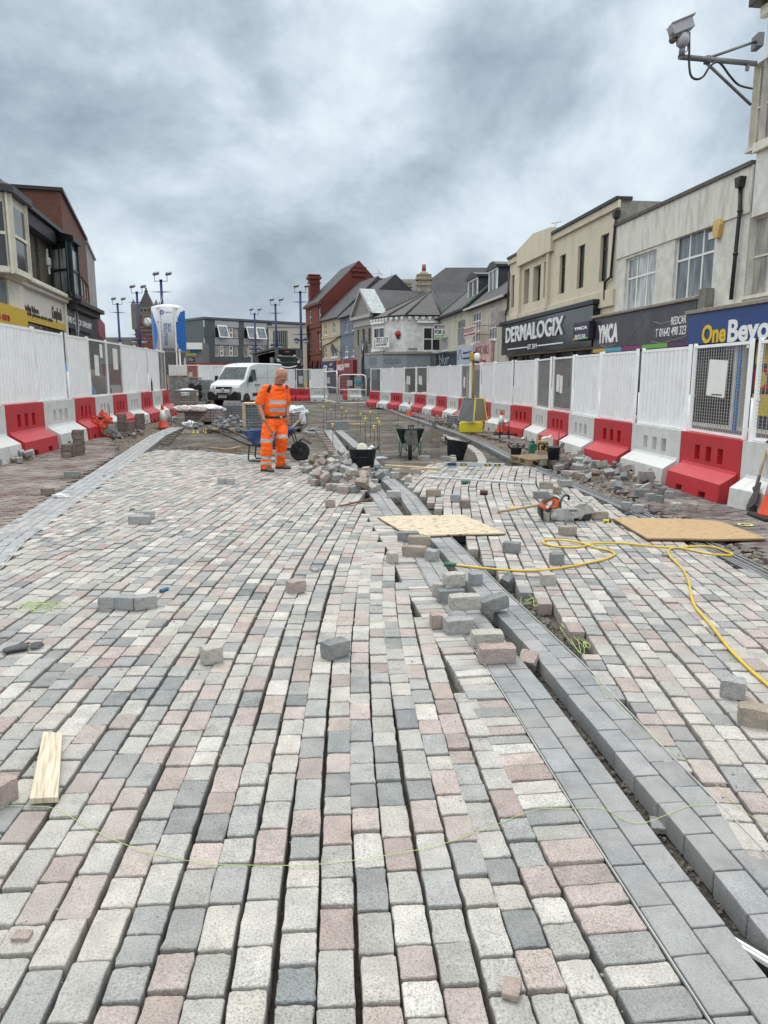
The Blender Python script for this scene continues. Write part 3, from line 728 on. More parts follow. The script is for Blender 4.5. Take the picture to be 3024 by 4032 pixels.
# shopfront: window full of posters behind glass
b_.box('shopfront', .2, b_.W - .2, .25, .4, .1, 2.9, mat('shop_interior', (.05, .05, .06), .3), 0)
M_RED = mat('poster_red', (.42, .03, .03), .4, var=.05); M_YEL = mat('poster_yellow', (.62, .48, .06), .4, var=.05)
for i in range(7):
 x = .5 + i * .95
 for j, (z, c) in enumerate(((.5, M_YEL), (1.25, M_RED), (2.0, M_RED if i % 2 else M_YEL))):
  pz = MB(); pz.box(x, x + .78, .20, .235, z, z + .62, 0)
  if c is M_RED:
   pz.lathe([(.22, 0), (.22, .01)], 20, M4=Matrix.Translation((x + .39, .20, z + .3)) @ Matrix.Rotation(R(90), 4, 'X'), m=1)
  pz.build('poster', [c, M_YEL], b_.o)
b_.box('door_frame', -.02, .18, -.04, .3, 0, 2.9, mat('blue_frame', (.02, .16, .42), .4))
# drainpipe between the white shops
def pipe(B, px_list, off, r=.06, name='drainpipe', m=M_BLK, hop=None):
 b2 = MB(); pts = [Vector((B.f(x, y, off)[0], off, B.f(x, y, off)[1])) for x, y in px_list]
 b2.tube(pts, r, 8)
 if hop: q = pts[0]; b2.prism([(-.16, .3), (.16, .3), (.08, 0), (-.08, 0)], 'y', off - .12, off + .12, M4=Matrix.Translation((q.x, 0, q.z)))
 for p_ in pts[1:-1]: b2.lathe([(r * 1.3, -.04), (r * 1.3, .04)], 8, c=tuple(p_))
 return b2.build(name, m, B.o)
pipe(b_, [(2915, 740), (2913, 830), (2896, 1000), (2878, 1180)], -.12, hop=True)
# ============ YMCA shop
ym = Bld('shop_building', 'white flat-fronted building with stained parapet above the dark grey charity shop sign', 2404, rowpt(2404), 2902, rowpt(2902) + .02, 9)
b_ = ym
for (a, c, yt, yb) in ((2466, 2585, 1000, 1218), (2662, 2818, 905, 1170)):
 b_.pwin(a, c, yt, yb, cols=3, rowz=(.62,), glass=GL_NET if a < 2600 else GL_GREY, rec=.1, sill=False, fw=.07)
zt = b_.h(2420, 898); zg = b_.h(2420, 1026)
b_.holes.append((.3, b_.W - .2, .1, 2.75))
b_.wall(zt - .05, M_PBC)
M_REND = mat('stained_render', (.66, .64, .57), .85, var=.06, dirt=(.16, .145, .11), dirtamt=.55, ds=3.6, streak=True, bump=.2)
b_.box('parapet', -.02, b_.W, -.05, .3, zg, zt, M_REND)
b_.box('coping', -.05, b_.W, -.12, .45, zt, zt + .12, mat('coping_stone', (.10, .095, .08), .9, var=.3))
b_.box('shopfront', .3, b_.W - .2, .22, .4, .1, 2.75, GL_DARK)
z0_, z1_ = b_.h(2500, 1371, -.3), b_.h(2500, 1226, -.3)
x0_, x1_ = b_.f(2338, 1300, -.3)[0], b_.f(2735, 1300, -.3)[0]
M_CHAR = mat('charcoal_vinyl', (.05, .046, .055), .35, var=.2, vs=2, dirt=(.16, .15, .14), dirtamt=.4, ds=1.6)
fs = b_.fascia('sign_board', x0_, x1_, z0_ + .1, z1_, M_CHAR, -.30, -.02, .01)
b_.box('sill', x0_ - .08, x1_ + .1, -.42, 0, z1_, z1_ + .12, mat('stone_ledge', (.3, .27, .22)), .03)
cols_ = [(.55, .36, .04), (.08, .36, .48), (.22, .03, .16), (.14, .42, .05), (.10, .03, .10)]; L_ = x1_ - x0_
edges = [0, .16, .34, .56, .79, 1.0]
for i in range(5): b_.box('colour_band', x0_ + L_ * edges[i], x0_ + L_ * edges[i + 1], -.306, -.02, z0_ - .06, z0_ + .097, mat('band%d' % i, cols_[i], .4, var=.05)) 
q = b_.R(2357, 2436, 1275, 1350, -.31); b_.text('YMCA', q[0], q[1], q[2], q[3], M_LETW, -.312, bold=.045, par=fs)
q = b_.R(2645, 2704, 1244, 1276, -.31); b_.text('REDCAR', q[0], q[1], q[2], q[3], M_LETW, -.312, par=fs)
q = b_.R(2584, 2702, 1288, 1322, -.31); b_.text('T 01642 490 323', q[0], q[1], q[2], q[3], M_LETW, -.312, par=fs)
# lighter creases in the vinyl
cr = MB()
for pts in ([(2468, 1360), (2490, 1310), (2528, 1262), (2542, 1235)], [(2570, 1265), (2600, 1275), (2650, 1262), (2690, 1252)], [(2565, 1345), (2600, 1352), (2680, 1330), (2712, 1318)], [(2360, 1358), (2390, 1368), (2420, 1355)]):
 cr.tube([(b_.f(x, y, -.31)[0], -.303, b_.f(x, y, -.31)[1]) for x, y in pts], .012, 5)
cr.build('crease', mat('vinyl_crease', (.35, .34, .33), .5), fs)
ab = b_.R(2822, 2856, 875, 928); ax, az = (ab[0] + ab[1]) / 2, (ab[2] + ab[3]) / 2
M_ALY = mat('alarm_yellow', (.58, .38, .12), .45)
al = MB(); al.prism([(-.17, .26), (.12, .30), (.22, .12), (.1, -.28), (-.1, -.28), (-.2, -.1)], 'y', -.16, 0, M4=Matrix.Translation((ax, 0, az))); al.build('alarm_box', M_ALY, b_.o, bevel=.015)
pm = b_.R(2780, 2806, 912, 940); b_.box('notice', pm[0], pm[1], .095, .11, pm[2], pm[3], M_WHITE)
# roof seen behind parapet at right
rf = MB(); xa = b_.f(2820, 700)[0]; rf.add([(xa, 1.5, zt + .1), (b_.W + .3, 1.5, zt + .1), (b_.W + .3, 5, zt + 1.7), (xa + 1.5, 5, zt + 1.7)], [(0, 1, 2, 3)]); rf.build('roof', M_SLATE, b_.o)
b_.box('side_box', x1_ + .05, x1_ + .5, -.3, -.02, z1_ - .4, z1_ + .32, mat('grey_render', (.2, .19, .17), .9, var=.3))
# ============ art deco cream building (clinic)
dm = Bld('shop_building', 'cream rendered art deco building with narrow dark windows above the clinic sign', 1996, rowpt(1996), 2404, rowpt(2404), 11)
b_ = dm
M_CRM = mat('cream_render', (.61, .54, .41), .85, var=.06, vs=1.5, dirt=(.40, .36, .27), dirtamt=.45, ds=1.2, streak=True, bump=.1, bs=90)
GLF = mat('dark_frame', (.02, .018, .018), .4)
for (a, c, yt, yb) in ((2012, 2024, 1083, 1210), (2203, 2226, 1003, 1154), (2274, 2302, 965, 1133), (2364, 2396, 922, 1105)):
 b_.pwin(a + 3, c + 2, yt, yb, cols=1, rowz=(.7,), frame=GLF, rec=.12, sill=False, glass=GL_DARK)
ctr = []
for (a, c, yt, yb) in ((2062, 2084, 1060, 1195), (2098, 2129, 1046, 1185), (2140, 2154, 1030, 1172)):
 b_.pwin(a + 3, c + 1, yt, yb, cols=1, rowz=(.7,), frame=GLF, rec=.30, sill=False, glass=GL_DARK)
zl = b_.h(2010, 1023); zr = b_.h(2300, 905); zc = b_.h(2120, 950)
xc0, xc1 = b_.f(2050, 1000)[0], b_.f(2184, 950)[0]
b_.holes.append((.3, b_.W - .3, .1, 2.85))
b_.wall(zl, M_CRM, x0=0, x1=xc0, rev=.45)
b_.wall(zc - .35, M_CRM, x0=xc0, x1=xc1, rev=.45)
b_.wall(b_.h(2250, 890), M_CRM, x0=xc1, x1=b_.W, rev=.45, sidemat=mat('grey_render', (.2, .19, .17)))
zq = b_.h(2250, 890)
# stepped parapet of the centre bay
pp = MB(); pp.prism([(xc0 - .05, zc - .9), (xc1, zc - .9), (xc1, zc + .25), ((xc0 + xc1) / 2, zc + .45), (xc0 - .05, zc)], 'y', -.22, .5); pp.build('parapet', M_CRM, b_.o)
pf = MB(); xa, xb = b_.f(2058, 1100)[0], b_.f(2158, 1050)[0]; zA, zB = b_.h(2110, 1190), b_.h(2110, 1030)
pf.box(xa - .45, xa - .15, -.16, -.0, zA - .5, zB + .45); pf.box(xb + .12, xb + .42, -.16, -.0, zA - .5, zB + .45); pf.box(xa - .15, xb + .12, -.155, -.0, zB + .2, zB + .45)
pf.build('surround', M_CRM, b_.o)
for (xa_, xb_, z_) in ((-.05, xc0, zl), (xc1, b_.W + .1, zq)): MB().box(xa_, xb_, -.22, .5, z_, z_ + .14).box(xa_, xb_, -.13, 0, z_ - .3, z_, 1).build('coping', [M_BLK, M_CRM], b_.o, bevel=.01)
zl0, zl1 = b_.h(2150, 1260, -.1), b_.h(2150, 1215, -.1)
b_.box('string_course', 0, b_.W, -.12, -.0, b_.h(2150, 1262), b_.h(2150, 1208), M_CRM, .02)
M_BKGL = mat('black_gloss_sign', (.012, .017, .020), .12, var=.1)
z0_, z1_ = b_.h(2150, 1382, -.3), b_.h(2150, 1244, -.3)
fs = b_.fascia('sign_board', b_.f(1978, 1330, -.3)[0], b_.f(2333, 1330, -.3)[0], z0_, z1_, M_BKGL, -.34, -.03, .01)
b_.box('canopy', b_.f(1960, 1290, -.3)[0], b_.f(2340, 1290, -.3)[0], -.42, 0, z1_ + .02, z1_ + .22, M_BLK, .01)
q = b_.R(1996, 2222, 1253, 1344, -.36); q = (q[0], q[1], b_.h(2110, 1334, -.36), b_.h(2110, 1266, -.36))
M_SILV = mat('silver_letters', (.74, .75, .75), .35, 0, var=.05)
b_.text('DERMALOGIX', q[0], q[1], q[2], q[3], M_SILV, -.38, bold=.02, par=fs, ext=.03)
zq0 = b_.h(2110, 1362, -.35)
for (a, c) in ((1999, 2075), (2117, 2216)): q = b_.R(a, c, 1355, 1362, -.35); b_.box('rule', q[0], q[1], -.352, -.33, zq0 - .03, zq0 + .03, M_LETW)
q = b_.R(2078, 2114, 1355, 1368, -.35); b_.text('EST 2014', q[0], q[1], zq0 - .13, zq0 + .13, M_LETW, -.35, par=fs)
b_.box('shopfront', .3, b_.W - .3, .3, .5, .1, 2.85, GL_DARK)
for i in range(6): b_.box('mullion', .5 + i * 2.4, .62 + i * 2.4, .2, .3, .1, 2.85, mat('grey_frame', (.15, .16, .17), .4))
# projecting YMCA sign on its end
q = b_.R(2268, 2330, 1268, 1338, -.5); ps = b_.box('projecting_sign', q[0], q[1], -.62, -.36, q[2], q[3], mat('navy_sign', (.02, .016, .04), .4), .01)
b_.text('YMCA', q[0] + .15, q[1] - .15, (q[2] + q[3]) / 2 + .05, q[3] - .2, M_LETW, -.632, bold=.04, par=ps)
b_.text('REDCAR', q[0] + .3, q[1] - .3, (q[2] + q[3]) / 2 - .33, (q[2] + q[3]) / 2 - .15, M_LETW, -.632, par=ps)
for i, cc in enumerate((0, 1, 3)): b_.box('colour_band', q[0] + .05 + i * (q[1] - q[0] - .1) / 3, q[0] + .05 + (i + 1) * (q[1] - q[0] - .1) / 3, -.63, -.61, q[2] + .02, q[2] + .09, mat('band%d' % cc, cols_[cc]))
pipe(b_, [(2426, 860), (2422, 890), (2405, 1090), (2382, 1110), (2380, 1180)], -.1, hop=True)
pipe(b_, [(2004, 1070), (1999, 1215), (1990, 1240)], -.1)
ae = MB(); q = b_.f(2155, 905); ae.tube([(q[0], .4, q[1] - .6), (q[0], .4, q[1] + .3)], .02, 6); ae.tube([(q[0] - 1.3, .4, q[1] - .25), (q[0] + .4, .4, q[1] + .35)], .015, 6)
for k in range(4): ae.tube([(q[0] + .1 + .07 * k, .4 - .25, q[1] + .28), (q[0] + .1 + .07 * k, .4 + .25, q[1] + .38)], .012, 5)
ae.build('aerial', mat('aluminium', (.4, .4, .4), .4, .8), b_.o)
# ============ two dormer houses
M_DIRTY = mat('dirty_cream_paint', (.52, .49, .40), .85, var=.12, dirt=(.24, .21, .16), dirtamt=.7, ds=1.0, streak=True)
hb = Bld('terraced_house', 'cream terraced house with slate dormer above the pink nail salon sign', 1840, rowpt(1840), 1996, rowpt(1996) + .02, 8)
b_ = hb
for (a, c, yt, yb) in ((1861, 1893, 1228, 1350), (1925, 1958, 1210, 1338)):
 b_.pwin(a, c, yt, yb, cols=3, rowz=(.38, .7), rec=.06, glass=GL_GREY, fw=.09)
ze = b_.h(1900, 1205)
b_.holes.append((.3, b_.W - .4, .1, 2.6)); b_.wall(ze, M_DIRTY)
b_.roof(ze + .05, ze + 3.6, M_SLATE, .35)
b_.box('gutter', 0, b_.W, -.45, -.33, ze - .02, ze + .12, mat('pale_gutter', (.5, .48, .42), .6))
b_.box('shopfront', .3, b_.W - .4, .25, .4, .1, 2.6, GL_DARK)
def dormer(B, x0, x1, z0, z1, y0, lab):
 f = MB(); d = 4.0
 f.box(x0, x1, y0, y0 + d, z0, z1); q = f.build('dormer', [mat('dormer_cheek', (.03, .032, .05), .5, var=.4)], B.o)
 r = MB(); r.prism([(x0 - .2, z1 - .05), (x1 + .2, z1 - .05), (x1 + .2, z1 + .12), ((x0 + x1) / 2 + .4, z1 + .42), ((x0 + x1) / 2 - .4, z1 + .42), (x0 - .2, z1 + .12)], 'y', y0 - .25, y0 + d); r.build('roof', M_BLK, q)
 g = MB(); g.box(x0 + .1, x1 - .1, y0 - .03, y0, z0 + .2, z1 - .1); g.build('pane', GL_GREY, q)
 e = MB()
 for (a, c_, e0, e1) in ((x0, x1, z0 + .05, z0 + .22), (x0, x1, z1 - .2, z1 - .051), (x0, x0 + .18, z0 + .22, z1 - .2), (x1 - .18, x1, z0 + .22, z1 - .2), ((x0 + x1) / 2 - .06, (x0 + x1) / 2 + .06, z0 + .22, z1 - .2)):
  e.box(a, c_, y0 - .10, y0 - .035, e0, e1)
 e.build('window_frame', M_UPVC, q)
q = b_.R(1930, 1964, 1062, 1155, 1.2); dormer(b_, q[0], q[1], q[2] - .1, q[3] + .1, 1.2, '')
# signs on the front
zs0, zs1 = b_.h(1900, 1455, -.2), b_.h(1900, 1352, -.2)
q0, q1, q2 = b_.f(1800, 1400, -.2)[0], b_.f(1866, 1400, -.2)[0], b_.f(1934, 1400, -.2)[0]
g1 = b_.box('sign_board', q1, q2, -.24, -.04, zs0, zs1 + .12, mat('pink_sign', (.55, .36, .33), .5, var=.2, vs=3), .01)
M_MAR = mat('maroon_lettering', (.25, .08, .09), .5)
L_ = q2 - q1
b_.text('MAGIC NAILS', q1 + L_ * .12, q2 - L_ * .1, zs1 - .75, zs1 - .15, M_MAR, -.247, par=g1)
b_.text('Spa & Beauty', q1 + L_ * .25, q2 - L_ * .25, zs1 - 1.5, zs1 - 1.0, M_MAR, -.247, par=g1)
p_ = b_.R(1830, 1879, 1284, 1326, -.9); ps = b_.box('projecting_sign', p_[0], p_[1], -.98, -.90, p_[2], p_[3], mat('pale_pink', (.62, .47, .45), .5))
b_.text('MAGIC\nNAILS', p_[0] + .1, p_[1] - .1, p_[2] + .35, p_[3] - .1, M_MAR, -.99, bold=.02, par=ps); b_.text('Spa & Beauty', p_[0] + .12, p_[1] - .12, p_[2] + .06, p_[2] + .26, M_MAR, -.99, par=ps)
pq = MB(); 
for z_ in (p_[2] + .05, p_[3] - .1): pq.tube([(p_[1], -.94, z_), (p_[1] + .9, 0, z_)], .02, 6)
pq.build('bracket', M_BLK, ps)
pr = b_.R(1958, 1984, 1216, 1280, -.5); bx_ = MB(); bx_.box(pr[0], pr[0] + .25, -1.0, -.05, pr[2], pr[3]); bx_.build('projecting_sign', mat('blank_sign', (.5, .46, .44), .6, var=.3), b_.o)
ha = Bld('terraced_house', 'pale terraced house with green verge and slate dormer, beside the white corner building', 1727, rowpt(1727), 1840, rowpt(1840) + .02, 8)
b_ = ha
b_.pwin(1738, 1765, 1330, 1380, cols=1, rows=1, rec=.1, glass=GL_NET)
b_.pwin(1803, 1832, 1262, 1360, cols=2, rowz=(.7,), rec=.05, glass=GL_GREY, frame=mat('old_frame', (.45, .43, .38), .6))
ze = b_.h(1780, 1240); b_.holes.append((.3, b_.W - .3, .1, 2.6)); b_.wall(ze, M_DIRTY)
b_.roof(ze + .05, ze + 3.7, M_SLATE2, .35)
b_.box('gutter', 0, b_.W, -.45, -.33, ze - .05, ze + .10, M_BLK)
for x in (-.02, b_.W): MB().bar((x, -.4, ze + .12), (x, 4, ze + 3.82), .25, .12).build('verge', mat('green_verge', (.09, .15, .13), .5), b_.o)
q = b_.R(1862, 1884, 1098, 1180, 1.2); dormer(b_, q[0] - 1.2, q[1] + .1, q[2] - .2, q[3] + .1, 1.2, '')
b_.box('shopfront', .3, b_.W - .3, .25, .4, .1, 2.6, GL_DARK)
zs0, zs1 = b_.h(1745, 1446, -.25), b_.h(1745, 1400, -.25)
g1 = b_.box('sign_board', b_.f(1697, 1400, -.25)[0], b_.f(1798, 1400, -.25)[0], -.3, -.04, zs0, zs1 + .25, mat('dark_blue_sign', (.025, .035, .055), .15))
b_.box('awning', b_.f(1686, 1400, -.5)[0], b_.f(1796, 1400, -.5)[0], -.7, -.04, zs0 - .3, zs0 - .02, M_BLK, .05)
b_.text('blur', b_.f(1730, 1400, -.3)[0], b_.f(1768, 1400, -.3)[0], zs0 + .2, zs1 + .1, mat('pale_lettering', (.3, .33, .36), .4), -.31, par=g1)
g2 = b_.box('sign_board', b_.f(1799, 1400, -.2)[0], b_.f(1864, 1400, -.2)[0], -.24, -.04, zs0 - .1, zs1 + .5, mat('pale_blue_sign', (.42, .47, .54), .4, var=.15), .01)
x_ = b_.f(1803, 1400, -.25)[0]; x2_ = b_.f(1819, 1400, -.25)[0]; tri = MB()
for (p0, p1) in (((x_, zs1 - .5), ((x_ + x2_) / 2, zs1 + .3)), (((x_ + x2_) / 2, zs1 + .3), (x2_, zs1 - .5))): tri.bar((p0[0], -.25, p0[1]), (p1[0], -.25, p1[1]), .02, .09)
M_NAVYL = mat('navy_lettering', (.03, .05, .16), .4); tri.build('logo', M_NAVYL, g2)
x3 = b_.f(1822, 1400, -.25)[0]; x4 = b_.f(1856, 1400, -.25)[0]
b_.text('Independent Living', x3, x4, zs1 - .15, zs1 + .1, M_NAVYL, -.25, par=g2); b_.text('Providing Quality Care', x3, x4, zs1 - .55, zs1 - .32, M_NAVYL, -.25, par=g2)
# big hipped roof behind
bk = empty('rear_building', P(1800, 84), R(-8), 'grey slate hipped roof rising behind the white corner building and the dormer houses', 'building')
rb = MB(); rb.add([(-9, 0, 8), (10, 0, 8), (10, 12, 8), (-9, 12, 8), (-1.8, 6, 14.2), (8, 6, 14.0)], [(0, 1, 5, 4), (2, 3, 4, 5), (3, 0, 4), (1, 2, 5)]); rb.build('roof', M_SLATE, bk)
rb = MB(); rb.box(-8.8, 9.8, .2, 11.8, -.1, 8); rb.build('wall', M_DIRTY, bk)
# ============ white corner building
pts = [P(1465, 72), P(1534, 69), P(1598, 68), P(1727, 68.35)]
cb = empty('corner_building', pts[0], 0, 'white painted corner building with hipped slate roof, red alarm bell and grey shop fascia', 'building')
L_ = [p - pts[0] for p in pts]; L_ += [L_[3] + Vector((1.5, 9, 0)), L_[0] + Vector((2.5, 9, 0))]
zE = 6.95
M_PB2 = brickmat('white_painted_brick_far', (.68, .68, .67), (.64, .64, .63), (.56, .56, .55), .3, .1, .01, bump=.6, rough=.6, dirt=(.36, .34, .3), dirtamt=.5)
wb = MB(); wb.prism([(v.x, v.y) for v in L_], 'z', -.1, zE); wb.build('wall', M_PB2, cb)
cen = sum(L_, Vector()) / 6
rb = MB(); ex = [cen + (v - cen) * 1.06 for v in L_]; apA = D(1698, 1143, 73.5) - pts[0]; 
vs = [(v.x, v.y, zE + .12) for v in ex] + [(apA.x, apA.y, apA.z)]
rb.add(vs, [(i, (i + 1) % 6, 6) for i in range(6)]); rb.add([(v.x, v.y, zE + .02) for v in ex] + vs[:6], [(i, (i + 1) % 6, (i + 1) % 6 + 6, i + 6) for i in range(6)], 1)
rb.build('roof', [M_SLATE2, M_BLK], cb)
hp = MB()
for v in ex[:4]: hp.tube([(v.x, v.y, zE + .15), tuple(apA)], .1, 6)
hp.build('hip_tiles', mat('ridge_tile', (.05, .045, .05), .8), cb)
br = MB()
for i in range(3):
 a, c_ = L_[i], L_[i + 1]; d = (c_ - a); n_ = max(3, int(d.length / .55)); t_ = d.normalized(); nn = Vector((t_.y, -t_.x, 0))
 for k in range(n_):
  p_ = a + d * ((k + .5) / n_) + nn * .12
  br.cbox((p_.x, p_.y, zE - .12), (.3, .26, .16), (0, 0, math.atan2(t_.y, t_.x))); br.cbox((p_.x, p_.y, zE - .26), (.2, .2, .12), (0, 0, math.atan2(t_.y, t_.x)))
br.build('eaves_brackets', M_WHITE, cb)
def onface(i, nm, px0, px1, yt, yb, off, th, m, child=None):
 a, c_ = pts[i], pts[i + 1]; d = (c_ - a).normalized(); n_ = Vector((-d.y, d.x, 0))
 def hit(px, py):
  r_ = ray(px, py); p0 = a - n_ * off; t_ = (p0 - Vector((0, 0, HH))).dot(n_) / r_.dot(n_); return Vector((0, 0, HH)) + r_ * t_
 A_, B_ = hit(px0, (yt + yb) / 2), hit(px1, (yt + yb) / 2); zt_, zb_ = hit((px0 + px1) / 2, yt).z, hit((px0 + px1) / 2, yb).z
 o = MB(); W_ = (B_ - A_).length if False else Vector((B_.x - A_.x, B_.y - A_.y, 0)).length
 o.box(0, W_, -th, 0, 0, zt_ - zb_)
 e = o.build(nm, m, child or cb); base = Vector((A_.x, A_.y, zb_)) - pts[0]
 if child: base = base - child.location
 e.location = base; e.rotation_euler = (0, 0, math.atan2(d.y, d.x)); return e, W_, zt_ - zb_
def sash(px0, px1, yt, yb, i, cols=1):
 e, W_, H_ = onface(i, 'window', px0, px1, yt, yb, .02, .03, M_WHITE)
 for k in range(cols):
  g = MB(); a = .13 + k * (W_ - .13) / cols; c_ = (k + 1) * (W_ - .13) / cols
  g.box(a, c_, -.045, -.031, .15, H_ / 2 - .05); g.box(a, c_, -.045, -.031, H_ / 2 + .05, H_ - .15); g.build('pane', GL_DARK, e)
sash(1664, 1738, 1286, 1384, 2, 2); sash(1473, 1515, 1287, 1378, 0, 2)
for (i, a, c_, yt, yb) in ((2, 1642, 1727, 1264, 1272), (0, 1468, 1520, 1268, 1276), (2, 1650, 1727, 1384, 1392), (0, 1470, 1518, 1374, 1384)): onface(i, 'lintel', a, c_, yt, yb, .0, .25, M_WHITE)
e, W_, H_ = onface(1, 'alarm_bell', 1560, 1575, 1308, 1323, .03, .02, M_RED)
bl = MB(); bl.lathe([(.02, .22), (.24, .18), (.3, .05), (.3, 0)], 20, M4=Matrix.Translation((W_ / 2, -.02, H_ / 2)) @ Matrix.Rotation(R(90), 4, 'X')); bl.build('bell_dome', mat('bell_red', (.30, .02, .03), .4), e)
onface(1, 'alarm_box', 1563, 1573, 1326, 1335, .03, .06, M_BLK)
onface(2, 'street_name_sign', 1607, 1643, 1371, 1376, .03, .03, mat('nameplate', (.18, .17, .13), .7))
# grey shop fascia wraps the corner, standing forward
fpt = [P(1435, 72.3), P(1506, 68.2), P(1600, 66.9), P(1695, 66.9), P(1695, 68.1), P(1598, 67.9), P(1534, 68.9), P(1465, 71.9)]
zf0, zf1 = D(1560, 1450, 67.5).z, D(1560, 1394, 67.5).z
fb = MB(); fb.prism([((p - pts[0]).x, (p - pts[0]).y) for p in fpt], 'z', zf0, zf1); fsc = fb.build('sign_board', mat('grey_fascia', (.225, .26, .285), .5, var=.07, vs=1), cb)
fb = MB(); fb.prism([((p - pts[0]).x * 1.0, (p - pts[0]).y) for p in [P(1437, 72.2), P(1507, 68.3), P(1600, 67.1), P(1694, 67.1), P(1694, 68.1), P(1598, 67.9), P(1534, 68.9), P(1465, 71.9)]], 'z', -.05, zf0 - .003); fb.build('shopfront', GL_DARK, cb)
fb = MB(); fb.prism([((p - pts[0]).x, (p - pts[0]).y) for p in [P(1434, 72.2), P(1506, 68.0), P(1600, 66.7), P(1698, 66.7), P(1698, 68.1), P(1598, 67.9), P(1534, 68.9), P(1465, 71.9)]], 'z', zf1 + .003, zf1 + .2); fb.build('ledge', mat('stone_ledge', (.3, .27, .22)), cb)
M_PATCH = mat('grey_patch', (.17, .185, .20), .6)
def patch(pa, pb, x0, x1, yt, yb):
 d = (pb - pa).normalized(); n_ = Vector((-d.y, d.x, 0))
 def hit(px, py):
  r_ = ray(px, py); t_ = (pa - n_ * .012 - Vector((0, 0, HH))).dot(n_) / r_.dot(n_); return Vector((0, 0, HH)) + r_ * t_
 b2 = MB(); n = 20; ym, xm = (yt + yb) / 2, (x0 + x1) / 2; vs_ = []
 for k in range(n):
  an = 2 * math.pi * k / n; ca, sa = math.cos(an), math.sin(an); ca = math.copysign(abs(ca) ** .5, ca); sa = math.copysign(abs(sa) ** .5, sa)
  vs_.append(hit(xm + ca * (x1 - x0) / 2, ym + sa * (yb - yt) / 2) - pts[0])
 b2.add(vs_, [list(range(n))[::-1]]); b2.build('sign_patch', M_PATCH, fsc)
patch(fpt[0], fpt[1], 1452, 1483, 1407, 1440); patch(fpt[1], fpt[2], 1510, 1580, 1410, 1433)
tl = Bld('estate_agent_board', 'white TO LET board with red squares fixed to the corner building', 1474, 70, 1532, 68.3, .1, cat='sign')
q = tl.R(1476, 1532, 1327, 1368); g = tl.box('board', q[0], q[1], 0, .06, q[2], q[3], M_WHITE)
tl.text('TO LET', q[0] + .3, q[1] - .1, q[2] + .42, q[2] + .85, mat('dark_lettering', (.03, .03, .04), .5), -.01, bold=.01)
tl.text('01642 987987', q[0] + .15, q[1] - .3, q[2] + .14, q[2] + .34, mat('dark_lettering', (.03, .03, .04)), -.01)
sq = MB(); rnd = random.Random(3)
for k in range(16): x = q[0] + .04 + rnd.random() * .42; z = q[3] - .12 - rnd.random() * (q[3] - q[2] - .5); sq.box(x, x + .09, -.008, 0, z, z + .09, k % 2)
sq.build('logo', [mat('red_square', (.45, .07, .04), .5), mat('orange_square', (.6, .25, .05), .5)], g)
fs_ = Bld('estate_agent_board', 'FOR SALE board with black top and green foot projecting from the corner building', 1708, 66.5, 1780, 65.6, .1, cat='sign')
q = fs_.R(1709, 1779, 1277, 1331); fs_.box('board', q[0], q[1], 0, .06, q[2], q[3], M_WHITE)
H_ = q[3] - q[2]; g = fs_.box('header_panel', q[0] + .05, q[1] - .05, -.012, 0, q[3] - H_ * .3, q[3] - .04, mat('header_dark', (.03, .035, .035), .5)); g2 = fs_.box('footer_panel', q[0] + .05, q[1] - .05, -.012, 0, q[2] + .04, q[2] + H_ * .24, mat('footer_green', (.15, .36, .06), .5))
fs_.text('CONNECT\nPROPERTY', q[0] + .3, q[1] - .3, q[3] - H_ * .27, q[3] - H_ * .05, M_LETW, -.02, par=g); fs_.text('01642 602001', q[0] + .25, q[1] - .25, q[2] + H_ * .07, q[2] + H_ * .17, M_LETW, -.02, par=g2)
fs_.text('FOR SALE', q[0] + .08, q[1] - .08, q[2] + H_ * .31, q[2] + H_ * .62, mat('dark_lettering', (.03, .03, .04)), -.012, bold=.035)
pl = MB(); pl.box(q[1] + .02, q[1] + .12, 0, .08, q[2] - .3, q[3] - .5); pl.build('post', M_BLK, fs_.o)
# ============ masonic hall with pediment
mh = Bld('hall_building', 'small grey brick hall with stone pediment and arched doorway left of the corner building', 1395, 77.5, 1468, 72.2, 12)
b_ = mh
M_STB = brickmat('grey_brick', (.30, .285, .25), (.25, .235, .205), (.2, .19, .17), .3, .1, .01, bump=.5, dirt=(.16, .15, .13))
M_STN = mat('worn_stone', (.42, .40, .37), .85, var=.15, dirt=(.22, .2, .17), ds=2)
for (a, c_, yt, yb) in ((1407, 1414, 1300, 1362), (1427, 1436, 1296, 1345), (1450, 1459, 1293, 1356)): b_.pwin(a, c_, yt, yb, cols=1, rows=2, frame=mat('brown_frame', (.1, .08, .07), .5), rec=.15, glass=GL_DARK, fw=.08, sillm=M_STN)
zc = b_.h(1432, 1252); b_.wall(zc, M_STB)
b_.box('cornice', -.2, b_.W + .2, -.4, 0, zc - .1, zc + .2, M_STN, .03); b_.box('frieze', 0, b_.W, -.08, 0, b_.h(1432, 1284), zc - .1, M_STN, .01)
q = b_.f(1434, 1140)[1]
pd = MB(); pd.prism([(-.1, zc + .2), (b_.W + .1, zc + .2), (b_.W / 2, q - .1)], 'y', -.05, .3); pd.build('pediment', M_STB, b_.o)
pd = MB()
for (x0, x1) in ((-.3, b_.W / 2), (b_.W + .3, b_.W / 2)): pd.bar((x0, .0, zc + .25), (x1, .0, q), .7, .22)
pd.build('raking_cornice', M_STN, b_.o)
pd = MB(); pd.add([(b_.W / 2, -.3, q + .1), (b_.W / 2, 12, q + .1), (b_.W + .7, 12, zc + .2), (b_.W + .7, -.3, zc + .2), (-.5, -.3, zc + .2), (-.5, 12, zc + .2)], [(0, 3, 2, 1), (0, 1, 5, 4)]); pd.build('roof', M_SLATE, b_.o)
